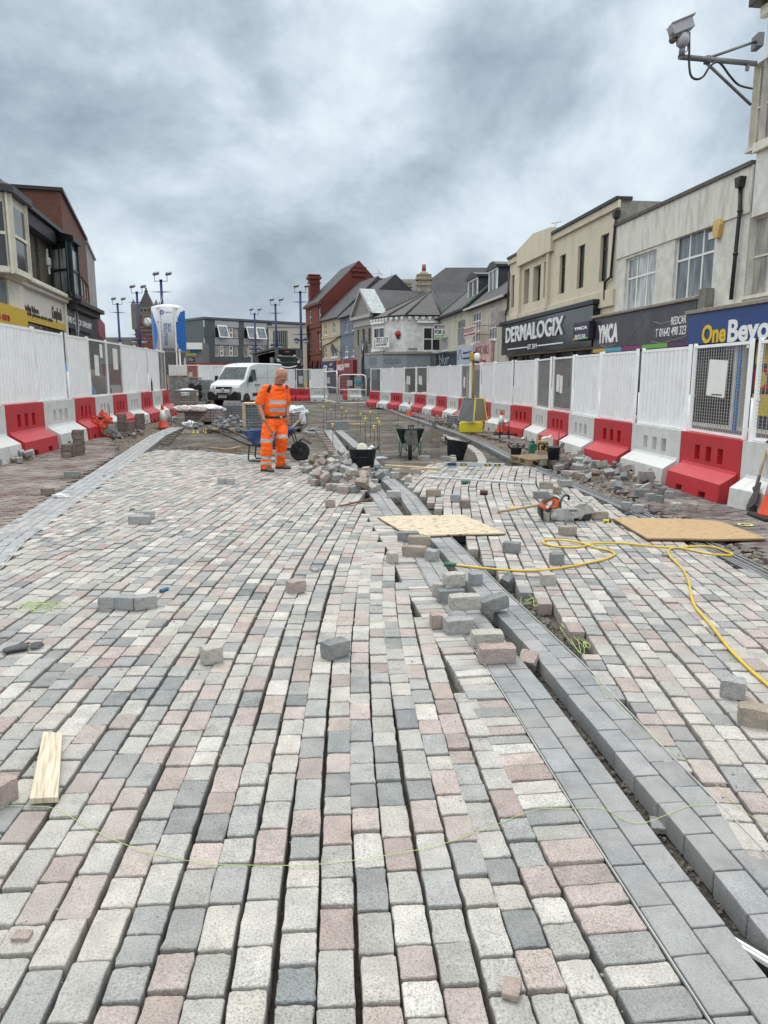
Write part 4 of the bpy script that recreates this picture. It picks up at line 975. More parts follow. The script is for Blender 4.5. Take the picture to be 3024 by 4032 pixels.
pd = MB(); pd.add([(b_.W / 2, -.32, q + .13), (b_.W / 2, 1.2, q + .13), (b_.W + .74, 1.2, zc + .22), (b_.W + .74, -.32, zc + .22)], [(0, 3, 2, 1)]); pd.build('lead_flashing', M_LEAD, b_.o)
dr = MB(); q = b_.R(1424, 1448, 1400, 1500); xm = (q[0] + q[1]) / 2; rr = (q[1] - q[0]) / 2
arc = [(xm - rr, 0)] + [(xm + rr * math.cos(math.pi - k * math.pi / 10), 2.9 + rr * math.sin(k * math.pi / 10)) for k in range(11)] + [(xm + rr, 0)]
dr.prism(arc, 'y', -.03, .1); dr.build('doorway', M_INT, b_.o)
ar = MB(); ar.tube([(p[0], -.06, p[1]) for p in arc], .16, 6); ar.build('arch', M_STN, b_.o)
b_.box('plinth', -.1, b_.W + .1, -.14, 0, -.1, 3.0 - .6, M_STN) if False else None
q = b_.R(1426, 1436, 1348, 1386, -.3); lg = MB(); lg.lathe([(.01, -.02), (1, -.02), (1, .02), (.01, .02)], 20, M4=Matrix.Translation(((q[0] + q[1]) / 2, -.35, (q[2] + q[3]) / 2)) @ Matrix.Diagonal((.42, 1, .85, 1)) @ Matrix.Rotation(R(90), 4, 'X')); lg.build('emblem', mat('navy_emblem', (.02, .025, .07), .4), b_.o)
tr_ = MB()
for (p0, p1) in (((-.2, .35), (0, -.35)), ((0, -.35), (.2, .35))): tr_.bar(((q[0] + q[1]) / 2 + p0[0], -.38, (q[2] + q[3]) / 2 + p0[1]), ((q[0] + q[1]) / 2 + p1[0], -.38, (q[2] + q[3]) / 2 + p1[1]), .02, .07)
tr_.build('emblem_mark', M_LETW, b_.o)
# ============ blue-grey and cream terraces
bl_ = Bld('terraced_house', 'blue-grey rendered building above the red takeaway sign', 1341, 83.2, 1396, 78.0, 9)
b_ = bl_
M_BGR = mat('bluegrey_render', (.165, .195, .235), .85, var=.1, dirt=(.12, .13, .14))
for (a, c_, yt, yb) in ((1361, 1368, 1252, 1307), (1388, 1395, 1248, 1300), (1354, 1371, 1362, 1408), (1385, 1395, 1358, 1404)): b_.pwin(a, c_, yt, yb, cols=1 if c_ - a < 12 else 2, rows=2, rec=.1, glass=GL_GREY, fw=.12)
ze = b_.h(1370, 1247); b_.wall(ze, M_BGR); b_.box('string_course', 0, b_.W, -.08, 0, b_.h(1370, 1318), b_.h(1370, 1312), M_BGR)
b_.roof(ze + .05, ze + 4.2, M_SLATE, .4)
q = b_.R(1324, 1396, 1418, 1472, -.5)
g = b_.box('sign_board', b_.f(1324, 1440, -.5)[0], b_.f(1392, 1440, -.5)[0], -.55, -.02, q[2], q[3], mat('red_sign', (.22, .02, .025), .45, var=.25)); b_.box('shopfront', -.5, b_.W, -.5, -.01, -.05, q[2] - .003, mat('red_shopfront', (.15, .012, .015), .4))
x0, x1 = b_.f(1326, 1440, -.55)[0], b_.f(1354, 1440, -.55)[0]; b_.text('DRAGON', x0, x1, q[2] + .35, q[2] + 1.0, M_LETW, -.56, bold=.02, par=g)
lg = MB(); mO = mat('orange_mark', (.7, .15, .02), .5)
for xx in (x0 + .3, x1 - .4): lg.cbox((xx, -.56, q[3] - .35), (.35, .02, .4), (0, .6, 0)); lg.cbox((xx + .1, -.565, q[3] - .25), (.15, .02, .5), (0, -.4, 0))
lg.build('logo', mO, g)
x0, x1 = b_.f(1357, 1440, -.55)[0], b_.f(1376, 1440, -.55)[0]; b_.box('notice', x0, x1, -.57, -.55, q[3] - .75, q[3] - .35, mat('grey_notice', (.5, .45, .42), .5))
cr_ = Bld('terraced_house', 'cream rendered terrace with satellite dish above the blue betting shop sign', 1270, 89.5, 1341, 83.25, 9)
b_ = cr_
M_CRT = mat('cream_terrace', (.50, .42, .28), .85, var=.08, dirt=(.3, .24, .16), ds=1.2, streak=True)
for (a, c_, yt, yb) in ((1277, 1286, 1273, 1320), (1310, 1319, 1267, 1314), (1277, 1286, 1367, 1410), (1301, 1328, 1366, 1408)): b_.pwin(a, c_, yt, yb, cols=1 if c_ - a < 12 else 2, rows=2 if c_ - a < 12 else 1, rec=.1, glass=GL_GREY, fw=.12)
ze = b_.h(1305, 1258); b_.wall(ze, M_CRT); b_.box('string_course', 0, b_.W, -.08, 0, b_.h(1305, 1330), b_.h(1305, 1324), M_CRT)
b_.roof(ze + .05, ze + 4.6, M_SLATE, .4)
pp = MB(); pp.tube([(b_.f(x, y, -.15)[0], -.15, b_.f(x, y, -.15)[1]) for x, y in ((1272, 1410), (1272, 1362), (1300, 1350), (1338, 1324))], .07, 6); pp.build('waste_pipe', mat('brown_pipe', (.10, .045, .03), .6), b_.o)
q = b_.f(1321, 1376, -.6); ds_ = MB(); ds_.lathe([(.02, .02), (.35, .06), (.62, .2), (.64, .2), (.36, .03), (.02, -.01)], 20, M4=Matrix.Translation((q[0], -.7, q[1])) @ Matrix.Rotation(R(95), 4, 'X')); ds_.tube([(q[0] + .3, 0, q[1] - .5), (q[0], -.6, q[1])], .04, 6); ds_.build('satellite_dish', mat('grey_dish', (.10, .10, .10), .6), b_.o)
q = b_.R(1268, 1318, 1422, 1472, -.5); xa, xb = b_.f(1266, 1440, -.5)[0], b_.f(1322, 1440, -.5)[0]
g = b_.box('sign_board', xa, xb, -.55, -.02, q[2], q[3], mat('dark_blue_board', (.012, .018, .09), .4, var=.1)); b_.box('shopfront', 0, b_.W, -.5, -.01, -.05, q[2] - .003, mat('navy_shopfront', (.01, .012, .04), .4))
b_.text('CO', b_.f(1274, 1440, -.55)[0], b_.f(1288, 1440, -.55)[0], q[2] + .4, q[3] - .45, M_LETW, -.56, bold=.04, par=g)
x0, x1 = b_.f(1293, 1440, -.55)[0], b_.f(1313, 1440, -.55)[0]; b_.text('CORAL', x0, x1, q[2] + .35, q[2] + .6, M_LETW, -.56, par=g)
lg = MB(); lg.prism([(x0 + .4, .0), (x1 - .5, .1), (x1 - .3, .35), (x0 + .6, .3)], 'y', -.57, -.55, M4=Matrix.Translation((0, 0, q[2] + .85))); lg.build('logo', mat('orange_logo', (.65, .35, .04), .4), g)
# ============ red brick building with the tall chimneys
rbk = Bld('brick_building', 'three-storey red brick building with tall chimneys and arched windows', 1208, 97, 1268, 90, 9.5)
b_ = rbk
M_RBR = brickmat('red_brick', (.20, .055, .032), (.16, .042, .026), (.12, .06, .045), .3, .1, .008, bump=.4, dirt=(.09, .035, .025), dirtamt=.4)
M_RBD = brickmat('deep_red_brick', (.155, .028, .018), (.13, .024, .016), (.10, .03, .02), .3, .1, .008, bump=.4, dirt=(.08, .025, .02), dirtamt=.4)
for (a, c_, yt, yb) in ((1216, 1224, 1222, 1275), (1254, 1262, 1212, 1267), (1216, 1224, 1318, 1381), (1254, 1262, 1312, 1378)):
 b_.pwin(a, c_, yt, yb, cols=1, rows=2, rec=.12, glass=GL_DARK, fw=.13, sillm=M_RBR)
 r = b_.R(a, c_, yt, yb); am = MB(); xm = (r[0] + r[1]) / 2; rr = (r[1] - r[0]) / 2 + .12
 am.tube([(xm + rr * math.cos(math.pi - k * math.pi / 8), -.03, r[3] + .02 + .55 * rr * math.sin(k * math.pi / 8)) for k in range(9)], .12, 6); am.build('arch', M_RBR, b_.o)
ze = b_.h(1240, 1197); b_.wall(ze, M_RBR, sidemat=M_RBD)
for y in (1288, 1392): z_ = b_.h(1238, y); b_.box('string_course', -.05, b_.W + .05, -.12, 0, z_ - .12, z_ + .12, M_RBR)
b_.box('cornice', -.3, b_.W + .1, -.3, 0, ze - .25, ze, M_RBR, .03)
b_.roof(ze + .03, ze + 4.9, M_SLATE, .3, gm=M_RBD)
zr_ = b_.h(1240, 1421)
for k in range(3):
 x = b_.W * (.17 + .33 * k); am = MB(); am.prism([(x - .75, 0)] + [(x + .75 * math.cos(math.pi - j * math.pi / 8), 2.6 + 1.0 * math.sin(j * math.pi / 8)) for j in range(9)] + [(x + .75, 0)], 'y', -.02, .1); w0 = am.build('arched_opening', GL_DARK, b_.o)
 am = MB(); am.tube([(x + .85 * math.cos(math.pi - j * math.pi / 8), -.06, 2.6 + 1.1 * math.sin(j * math.pi / 8)) for j in range(9)], .13, 6); am.build('arch', M_RBD, w0)
def chimney(par, c_, w1, w2, z0, z1, m, name='chimney', pots=0, rz=0):
 ch = MB(); x, y = c_
 ch.box(x - w1 / 2, x + w1 / 2, y - w2 / 2, y + w2 / 2, z0, z1)
 ch.box(x - w1 / 2 - .1, x + w1 / 2 + .1, y - w2 / 2 - .1, y + w2 / 2 + .1, z1 - 1.0, z1 - .85); ch.box(x - w1 / 2 - .18, x + w1 / 2 + .18, y - w2 / 2 - .18, y + w2 / 2 + .18, z1 - .45, z1 - .15); ch.box(x - w1 / 2 - .1, x + w1 / 2 + .1, y - w2 / 2 - .1, y + w2 / 2 + .1, z1, z1 + .1)
 o = ch.build(name, m, par)
 for k in range(pots):
  p_ = MB(); xx = x - w1 / 2 + w1 * (k + .5) / pots; p_.lathe([(.16, z1 + .1), (.13, z1 + .55), (.19, z1 + .6), (.19, z1 + .75), (.12, z1 + .76)], 12, c=(xx, y, 0)); p_.build('chimney_pot', mat('clay_pot', (.10, .075, .06), .8, var=.3), o)
 return o
chimney(b_.o, (b_.f(1236, 1100, .9)[0], .9), 1.1, 1.25, ze, b_.h(1236, 1084, .8), M_RBD)
q = D(1412, 1066, 92.5); v_ = q - b_.A; lx, ly = v_.dot(b_.x), v_.dot(b_.y)
chimney(b_.o, (b_.W - .35, 4.75), .9, 1.5, ze + 3.2, D(1412, 1066, 94).z, M_RBD)
# chimney clusters and roofs behind the hall
M_YBR = brickmat('yellow_brick', (.42, .37, .26), (.34, .30, .20), (.2, .18, .14), .3, .1, .012, bump=.5, dirt=(.12, .11, .08), dirtamt=.7, ds=1.6)
M_OBR = brickmat('orange_brick', (.26, .12, .07), (.2, .09, .055), (.12, .08, .06), .3, .1, .012, bump=.5, dirt=(.1, .07, .05))
rr_ = empty('rear_terrace', P(1560, 100), R(-6), 'rear rooftops with a long brick chimney stack of many clay pots behind the hall', 'building')
def loc(px, py, Y): v_ = D(px, py, Y); q_ = Matrix.Rotation(-R(-6), 4, 'Z') @ (v_ - P(1560, 100)); return q_
w1 = MB(); w1.box(-6, 8, 0, 8, -.1, 12.6); w1.build('wall', M_OBR, rr_)
rf = MB(); rf.add([(-6.2, -.2, 12.6), (8.2, -.2, 12.6), (8.2, 4, 14.6), (-6.2, 4, 14.6), (8.2, 8, 12.6), (-6.2, 8, 12.6)], [(0, 1, 2, 3), (3, 2, 4, 5), (0, 3, 5), (1, 4, 2)]); rf.build('roof', M_SLATE2, rr_)
a, c_ = loc(1482, 1118, 101), loc(1552, 1118, 101); chimney(rr_, ((a.x + c_.x) / 2, 1), c_.x - a.x, .9, 11, a.z, M_OBR, pots=5)
a, c_ = loc(1457, 1122, 100), loc(1478, 1122, 100); chimney(rr_, ((a.x + c_.x) / 2, .4), c_.x - a.x, .8, 8, a.z, M_OBR, pots=2)
a, c_ = loc(1554, 1118, 99), loc(1617, 1118, 99); chimney(rr_, ((a.x + c_.x) / 2, -.7), c_.x - a.x, .8, 9, a.z, M_YBR)
ae = MB(); a = loc(1488, 1100, 101); ae.tube([(a.x, 1, a.z - 1), (a.x, 1, a.z + 1.3)], .03, 6); ae.tube([(a.x - 1.6, 1, a.z + .9), (a.x + .6, 1, a.z + .7)], .03, 6); ae.tube([(a.x - .5, 1, a.z + 1.9), (a.x + .5, 1, a.z + .5)], .03, 5)
a = loc(1542, 1100, 101); ae.tube([(a.x, 1, a.z - 1), (a.x, 1, a.z + 1.6)], .03, 6); ae.build('aerial', mat('aluminium', (.4, .4, .4)), rr_)
yc = empty('yellow_chimney', (0, 0, 0), 0, 'tall yellow brick chimney with one red pot rising behind the white corner building', 'chimney')
a, c_ = D(1644, 1098, 78), D(1694, 1098, 78); yc.location = ((a.x + c_.x) / 2, 78, 0)
M_SP = mat('red_pot', (.25, .06, .045), .6)
ch = chimney(yc, (0, 0), (c_.x - a.x), 1.1, 6, a.z + .3, M_YBR, name='stack'); po = MB(); po.lathe([(.6, a.z + .38), (.42, a.z + .6), (.22, a.z + .75)], 14); po.lathe([(.22, a.z + .7), (.2, D(1665, 1042, 78).z)], 14, m=1); po.build('chimney_pot', [M_YBR, M_SP], yc)
# ============ modern buildings at the end of the street
M_DG = mat('dark_grey_cladding', (.075, .088, .098), .5, var=.06, vs=.6); M_LG = mat('light_grey_panel', (.36, .37, .41), .6, var=.06, vs=.5)
mg = Bld('office_building', 'dark grey modern block with pale panels and rows of white-framed windows beyond the site', 812, 110, 1215, 122, 14)
b_ = mg
for (x0, x1) in ((845, 938), (959, 1049)):
 for (yt, yb) in ((1289 + (x0 - 845) * .045, 1331 + (x0 - 845) * .05), (1360, 1403 + (x0 - 845) * .01)):
  for k in range(5):
   a = x0 + (x1 - x0) * k / 5; c_ = x0 + (x1 - x0) * (k + 1) / 5
   b_.pwin(a + .5, c_ - .5, yt, yb, cols=1, rows=2 if k in (1, 3) else 1, rec=.1, glass=(GL_DARK if (yt < 1330 and k in (0, 2)) else GL_BEIGE), fw=.18 if k in (1, 3) else .08, sill=False)
zt = b_.h(820, 1257); b_.wall(zt, M_DG)
pn = MB()
for (x0, x1) in ((845, 938), (959, 1049), (1070, 1165)):
 for (yt, yb) in ((1264 + (x0 - 845) * .06, 1288 + (x0 - 845) * .05), (1334, 1358)):
  if x0 > 1060 and yt > 1300: continue
  q = b_.R(x0, x1, yt, yb); pn.box(q[0], q[1], -.08, 0, q[2], q[3])
pn.build('panel', M_LG, b_.o); b_.box('coping', -.2, b_.W + .2, -.25, 14, zt, zt + .3, M_DG)
for k, (x, y) in enumerate(((872, 1303), (985, 1308), (1022, 1310))):   # open top lights
 q = b_.f(x, y); o = MB(); o.cbox((q[0], -.55, q[1] - .1), (1.6, .06, 1.9), (R(-22), 0, 0)); fr = o.build('open_window', M_UPVC, b_.o); o = MB(); o.cbox((q[0], -.6, q[1] - .1), (1.3, .04, 1.55), (R(-22), 0, 0)); o.build('pane', GL_GREY, fr)
mg2 = Bld('office_building', 'side wing of the grey modern block with narrow white windows, beside the silo', 757, 117.5, 812, 110.02, .6)
b_ = mg2
for (a, c_, yt, yb) in ((767, 782, 1297, 1334), (790, 806, 1291, 1331), (791, 807, 1361, 1401)): b_.pwin(a, c_, yt, yb, cols=2, rows=1, rec=.1, glass=GL_NET, fw=.2, sill=False)
zt2 = b_.h(790, 1260); b_.wall(zt2 - .1, M_DG)
pn = MB()
for (a, c_, yt, yb) in ((764, 782, 1270, 1294), (788, 806, 1263, 1289), (765, 783, 1336, 1346), (789, 807, 1334, 1358)): q = b_.R(a, c_, yt, yb); pn.box(q[0], q[1], -.08, 0, q[2], q[3])
pn.build('panel', M_LG, b_.o); pipe(b_, [(786, 1270), (787, 1440)], -.2, r=.1)
lw = Bld('low_shop', 'low modern shop with blue poster between the silo and the grey block', 726, 106, 800, 106, 6)
b_ = lw; zt = b_.h(760, 1350); b_.wall(zt, mat('shop_grey', (.17, .17, .165), .7)); b_.box('canopy', -.3, b_.W + .1, -.7, 0, zt - .9, zt, M_WHITE)
q = b_.R(751, 773, 1362, 1392); b_.box('poster', q[0], q[1], -.1, 0, q[2], q[3], mat('blue_poster', (.02, .12, .38), .4)); q = b_.R(728, 774, 1392, 1400); b_.box('poster', q[0], q[1], -.1, 0, q[2], q[3], mat('lime_poster', (.42, .45, .03), .4)); q = b_.R(728, 748, 1362, 1391); b_.box('window', q[0], q[1], -.1, 0, q[2], q[3], GL_NET)
q = b_.R(739, 766, 1408, 1424); g = b_.box('sign_board', q[0], q[1], -.1, 0, q[2], q[3], M_BLK); b_.text('ANNE ROSE\nFUNERAL SERVICES\nPRIVATE CHAPEL', q[0] + .1, q[1] - .1, q[2] + .1, q[3] - .1, M_LETW, -.11, par=g)
q = b_.R(726, 800, 1430, 1460); b_.box('base', -1, b_.W + 12, -.3, 0, -.1, q[3], mat('red_base', (.25, .012, .015), .5))
cm = Bld('modern_hall', 'cream modern building with tall finned window, behind the lorry', 1062, 96, 1210, 95, 10)
b_ = cm; zt = b_.h(1140, 1287); q = b_.R(1074, 1132, 1302, 1371); b_.holes.append(q); b_.wall(zt, mat('cream_modern', (.50, .46, .39), .8, var=.05), rev=.5); b_.box('coping', -.1, b_.W + .1, -.15, 9, zt, zt + .15, mat('pale_coping', (.35, .33, .3), .7))
b_.box('window', q[0], q[1], .4, .5, q[2], q[3], GL_DARK)
fn = MB()
for k in range(7): x = q[0] + (q[1] - q[0]) * (k + .6) / 7; fn.box(x - .09, x + .09, -.02, .38, q[2], q[3])
fn.build('fin', mat('grey_fin', (.16, .17, .16), .6), b_.o)
# ============ clock tower and station roof
ct = empty('clock_tower', P(594, 180), R(8), 'red brick clock tower with pointed slate spire and stone turrets behind the silo', 'tower')
def zc_(py): return D(594, py, 180).z
W_ = 2.55; s_ = MB(); s_.box(-W_, W_, -W_, W_, -.1, zc_(1236)); s_.build('shaft', M_RBR, ct)
M_TS = mat('tower_stone', (.15, .135, .115), .9, var=.25)
s_ = MB()
for y in (1318, 1302, 1290, 1240): z_ = zc_(y); s_.box(-W_ - .12, W_ + .12, -W_ - .12, W_ + .12, z_ - .35, z_ + .1)
s_.build('string_course', M_TS, ct)
s_ = MB(); z0, z1 = zc_(1236), zc_(1212); s_.box(-W_, W_, -W_, W_, z0, z1); bf = s_.build('belfry', M_TS, ct)
for k in range(5): x = -1.7 + k * .85; MB().box(x - .22, x + .22, -W_ - .03, -W_ + .3, z0 + .4, z1 - .5).build('belfry_opening', M_INT, bf)
for (sx_, sy_) in ((-1, -1), (1, -1), (1, 1), (-1, 1)):
 s_ = MB(); s_.box(sx_ * W_ - .55, sx_ * W_ + .55, sy_ * W_ - .55, sy_ * W_ + .55, zc_(1300), zc_(1204)); tp = zc_(1182); s_.add([(sx_ * W_ - .5, sy_ * W_ - .5, zc_(1204)), (sx_ * W_ + .5, sy_ * W_ - .5, zc_(1204)), (sx_ * W_ + .5, sy_ * W_ + .5, zc_(1204)), (sx_ * W_ - .5, sy_ * W_ + .5, zc_(1204)), (sx_ * W_, sy_ * W_, tp)], [(0, 1, 4), (1, 2, 4), (2, 3, 4), (3, 0, 4)]); s_.build('turret', M_TS, ct)
s_ = MB(); z1 = zc_(1212); za = zc_(1150); s_.add([(-1.75, -1.75, z1), (1.75, -1.75, z1), (1.75, 1.75, z1), (-1.75, 1.75, z1), (-.3, -.3, za), (.3, -.3, za), (.3, .3, za), (-.3, .3, za)], [(0, 1, 5, 4), (1, 2, 6, 5), (2, 3, 7, 6), (3, 0, 4, 7), (4, 5, 6, 7)]); s_.lathe([(.42, za), (.34, za + .4), (.1, zc_(1138)), (.3, zc_(1136)), (.02, zc_(1131))], 8); s_.build('spire', mat('spire_slate', (.055, .05, .052), .8, var=.3), ct)
zc1 = zc_(1267); s_ = MB(); M4 = Matrix.Translation((.45, -W_ - .02, zc1)) @ Matrix.Rotation(R(90), 4, 'X')
s_.lathe([(1.0, 0), (1.0, .25), (1.5, .3), (1.5, 0)], 28, M4=M4); ck = s_.build('clock_surround', M_TS, ct)
s_ = MB(); s_.lathe([(1.1, 0), (1.1, .1), (.01, .1)], 28, M4=M4); s_.build('clock_face', M_LETW, ck)
s_ = MB()
for k in range(12): an = k * math.pi / 6; s_.bar((.45 + math.sin(an) * .78, -W_ - .13, zc1 + math.cos(an) * .78), (.45 + math.sin(an) * 1.02, -W_ - .13, zc1 + math.cos(an) * 1.02), .03, .09)
s_.bar((.45, -W_ - .15, zc1), (.45 - .33, -W_ - .15, zc1 + .6), .03, .13); s_.bar((.45, -W_ - .15, zc1), (.45 + .5, -W_ - .15, zc1 - .75), .03, .1)
s_.build('clock_hands', M_BLK, ck)
sr = empty('station_building', P(470, 178), R(6), 'long dark slate roofed station building left of the clock tower', 'building')
s_ = MB(); zt, zb = D(470, 1332, 178).z, 4.5; s_.box(-14, 7.5, 0, 12, -.1, zb); s_.build('wall', M_RBR, sr)
s_ = MB(); s_.add([(-14.3, -.3, zb), (8, -.3, zb), (8, 6, zt + .6), (-14.3, 6, zt + .4), (8, 12, zb), (-14.3, 12, zb)], [(0, 1, 2, 3), (3, 2, 4, 5), (0, 3, 5), (1, 4, 2)]); s_.build('roof', M_SLATE2, sr)
s_ = MB(); gx = 4; gt = D(548, 1316, 178).z; s_.prism([(gx - 3.2, 3), (gx + 4.4, 3), (gx + 4.4, gt - 1), (gx + 2.5, gt)], 'y', -3, 1); s_.build('gable', M_RBR, sr)
# ============ left side terrace
fl = lambda Y: -10.53 - .19 * (Y - 22)
def lpt(px):
 k = (px - CX) / FOC * cp; return (-10.53 + .19 * 22) / (k + .19)
M_SBR = brickmat('sooty_brick', (.115, .10, .075), (.075, .065, .05), (.05, .045, .038), .23, .078, .01, bump=.9, dirt=(.04, .035, .03), dirtamt=.6)
def bay(B, px, yt, yb, m, gl, roofm, prj=.75, half=.95, name='bay_window', px_c=None):
 ym_ = (yt + yb) / 2; x0f, x1f = B.f(px[1], ym_, -prj)[0], B.f(px[2], ym_, -prj)[0]; z0, z1 = B.h(px[2], yb, -prj), B.h(px[2], yt, -prj)
 xn = B.f(px[0], ym_)[0] if px[0] is not None else x0f - .5
 q = x0f - xn; x = (xn + x1f + q) / 2; half = x - xn
 out_ = [(xn, 0), (x0f, -prj), (x1f, -prj), (x1f + q, 0)]
 b2 = MB(); b2.prism(out_ + [(x + half, .1), (x - half, .1)][::1], 'z', z0, z1); o = b2.build(name, m, B.o)
 b2 = MB(); c_ = Vector((x, 0, 0)); ex_ = [((p[0] - x) * 1.18 + x, p[1] * 1.22 - .02) for p in out_]; b2.prism(ex_ + [(x + half * 1.18, .12), (x - half * 1.18, .12)], 'z', z1 + .002, z1 + .16)
 b2.add([(*p, z1 + .16) for p in ex_] + [(x - half, .1, z1 + .5), (x + half, .1, z1 + .5)], [(0, 1, 4), (1, 2, 5, 4), (2, 3, 5)]); b2.build('bay_roof', roofm, o)
 for i in range(3):
  a, c_ = Vector((*out_[i], 0)), Vector((*out_[i + 1], 0)); d = (c_ - a); L2 = d.length; t_ = d / L2; n_ = Vector((t_.y, -t_.x, 0)); mg_ = .13
  def pt(s_, z_, o_): v_ = a + t_ * s_ + n_ * o_; return (v_.x, v_.y, z_)
  g = MB(); H2 = z1 - z0
  for (za_, zb_) in ((z0 + .18, z0 + H2 * .5 - .03), (z0 + H2 * .5 + .03, z1 - .22)):
   g.add([pt(mg_, za_, .012), pt(L2 - mg_, za_, .012), pt(L2 - mg_, zb_, .012), pt(mg_, zb_, .012)], [(0, 1, 2, 3)])
  pn_ = g.build('pane', gl, o)
  f2 = MB(); zm = z0 + H2 * .5
  f2.bar(pt(mg_, zm, .03), pt(L2 - mg_, zm, .03), .05, .07); f2.bar(pt(0, z0 + .09, .035), pt(L2, z0 + .09, .035), .06, .14)
  for s_ in (.06, L2 - .06): f2.bar(pt(s_, z0, .025), pt(s_, z1, .025), .05, .12, up=tuple(n_))
  if i != 1: f2.bar(pt(L2 / 2, z0 + .1, .02), pt(L2 / 2, z1 - .1, .02), .03, .03, up=tuple(n_))
  f2.build('sash_frame', m, o)
 return o
tr1 = Bld('shop_building', 'sooty brick terrace with cream bay window over the cream bakery sign and yellow sign', -330, lpt(-330), 262, lpt(262), 8)
b_ = tr1
zg = (b_.h(132, 826, -.38) + b_.h(238, 917, -.38)) / 2
q = b_.R(106, 113, 895, 1110); b_.win(b_.f(99, 1000)[0], b_.f(110, 1000)[0], b_.h(105, 1120), b_.h(105, 890), cols=1, rows=2, frame=M_BLK, rec=.15, glass=GL_DARK, sill=False)
b_.win(b_.f(139, 1000)[0], b_.f(152, 1000)[0], b_.h(146, 1137), b_.h(146, 918), cols=1, rows=2, frame=M_BLK, rec=.15, glass=GL_DARK, sill=False)
b_.wall(zg, M_SBR); b_.roof(zg + .02, zg + 3.0, M_SLATE, .3); b_.box('gutter', 0, b_.W + .05, -.42, -.3, zg - .03, zg + .1, M_BLK); b_.box('eaves_board', 0, b_.W, -.3, -.02, zg - .45, zg - .03, mat('dark_board', (.03, .03, .035), .6))
bay(b_, (None, 44, 106), 822, 1102, M_CREAMP, GL_DARK, M_BLK, prj=.75)
M_CRS = mat('cream_sign', (.60, .57, .49), .45, var=.05)
zs1, zs0 = b_.h(180, 1165, -.35), b_.h(180, 1268, -.35)
xs0, xs1 = b_.f(88, 1200, -.35)[0], b_.f(250, 1220, -.35)[0]
g = b_.box('sign_board', xs0, xs1, -.35, -.02, zs0 - .1, zs1, M_CRS); gy = b_.box('sign_stripe', xs0, xs1, -.36, -.34, zs0 - .12, b_.h(180, 1254, -.35), mat('amber_stripe', (.55, .36, .03), .45))
b_.text('Quality Bakers', b_.f(93, 1230, -.36)[0], b_.f(152, 1230, -.36)[0], b_.h(122, 1236, -.36), b_.h(122, 1203, -.36), mat('brown_lettering', (.06, .045, .04), .5), -.36, par=g)
b_.text('Cooplands', b_.f(206, 1250, -.36)[0], b_.f(243, 1250, -.36)[0], b_.h(224, 1272, -.36), b_.h(224, 1212, -.36), mat('brown_lettering', (.06, .045, .04)), -.365, par=g, shear=.2, bold=.01)
b_.text('sandwiches   pies & savouries   cakes   bread   sandwiches', xs0 + .2, b_.f(205, 1250, -.36)[0], zs0 + .02, zs0 + .16, mat('brown_lettering', (.06, .045, .04)), -.37, par=gy)
zc0 = b_.h(100, 1140, -.4)
cc = MB(); zq = zs1; cc.box(b_.f(30, 1150, -.5)[0], xs1 + .25, -.62, -.02, zq + .12, zq + .26); cc.box(b_.f(33, 1150, -.5)[0], xs1 + .2, -.5, -.02, zq + .002, zq + .118); cc.build('cornice', M_CREAMP, b_.o, bevel=.03)
b_.box('pilaster', b_.f(36, 1200, -.4)[0], xs0 - .02, -.42, -.02, 0, zq, M_CREAMP, .02); b_.box('pilaster', xs1 + .02, xs1 + .22, -.42, -.02, 0, zq, M_CREAMP, .02)
b_.box('shopfront', b_.f(36, 1200, -.4)[0], xs1, -.3, -.02, -.1, zs0 - .15, GL_DARK)
yy = b_.box('sign_board', b_.f(-330, 1200, -.4)[0] + .1, b_.f(91, 1230, -.45)[0], -.55, -.43, b_.h(40, 1262, -.5) - .2, b_.h(40, 1205, -.5), mat('yellow_sign', (.58, .38, .01), .4, var=.05)); b_.text('Heron Frozen Foods ers', b_.f(-330, 1200, -.4)[0] + .3, b_.f(27, 1235, -.5)[0], b_.h(14, 1262, -.5), b_.h(14, 1228, -.5), mat('red_lettering', (.4, .02, .02), .4), -.56, bold=.02, par=yy)
bgp = b_.box('pilaster', b_.f(-60, 1200, -.4)[0], b_.f(28, 1150, -.4)[0], -.38, -.02, 0, b_.h(10, 1108, -.4), mat('bluegrey_pilaster', (.12, .14, .16), .6))
# clock gallery
cg = Bld('shop_building', 'sooty brick house with dark green bay window over the black gallery sign', 150 + 112, lpt(262), 308, lpt(308), 8)
b_ = cg; zg2 = zg; b_.W += .0
b_.wall(zg2, M_SBR); b_.roof(zg2 + .02, zg2 + 3.0, M_SLATE, .3)
bay(tr1, (203, 278, 306), 978, 1180, M_DKGRN, GL_NET, M_BLK, prj=.75)
b_.x1 = b_.f(387, 1300)[0]
b_.box('shop_wall', -.1, b_.f(384, 1240, -.3)[0], -.28, 6, -.1, b_.h(330, 1212, -.3), mat('black_shop', (.02, .02, .022), .5, var=.2))
g = b_.box('sign_board', b_.f(264, 1260, -.35)[0], b_.f(360, 1260, -.35)[0], -.36, -.285, b_.h(315, 1302, -.36), b_.h(315, 1234, -.36), mat('black_sign', (.02, .022, .026), .35))
b_.text('THE CL   CK GALLERY', b_.f(263, 1260, -.37)[0], b_.f(359, 1260, -.37)[0], b_.h(312, 1282, -.37), b_.h(312, 1259, -.37), M_LETW, -.37, par=g, bold=.01)
xq = b_.f(301, 1262, -.37)[0]; zq = b_.h(301, 1266, -.37); em = MB()
for rr in (.42, .3): em.tube([(xq + rr * .75 * math.cos(k * math.pi / 10), -.375, zq + rr * 1.25 * math.sin(k * math.pi / 10)) for k in range(20)], .018, 5, closed=True)
em.build('clock_emblem', mat('pale_emblem', (.4, .4, .4), .5), g)
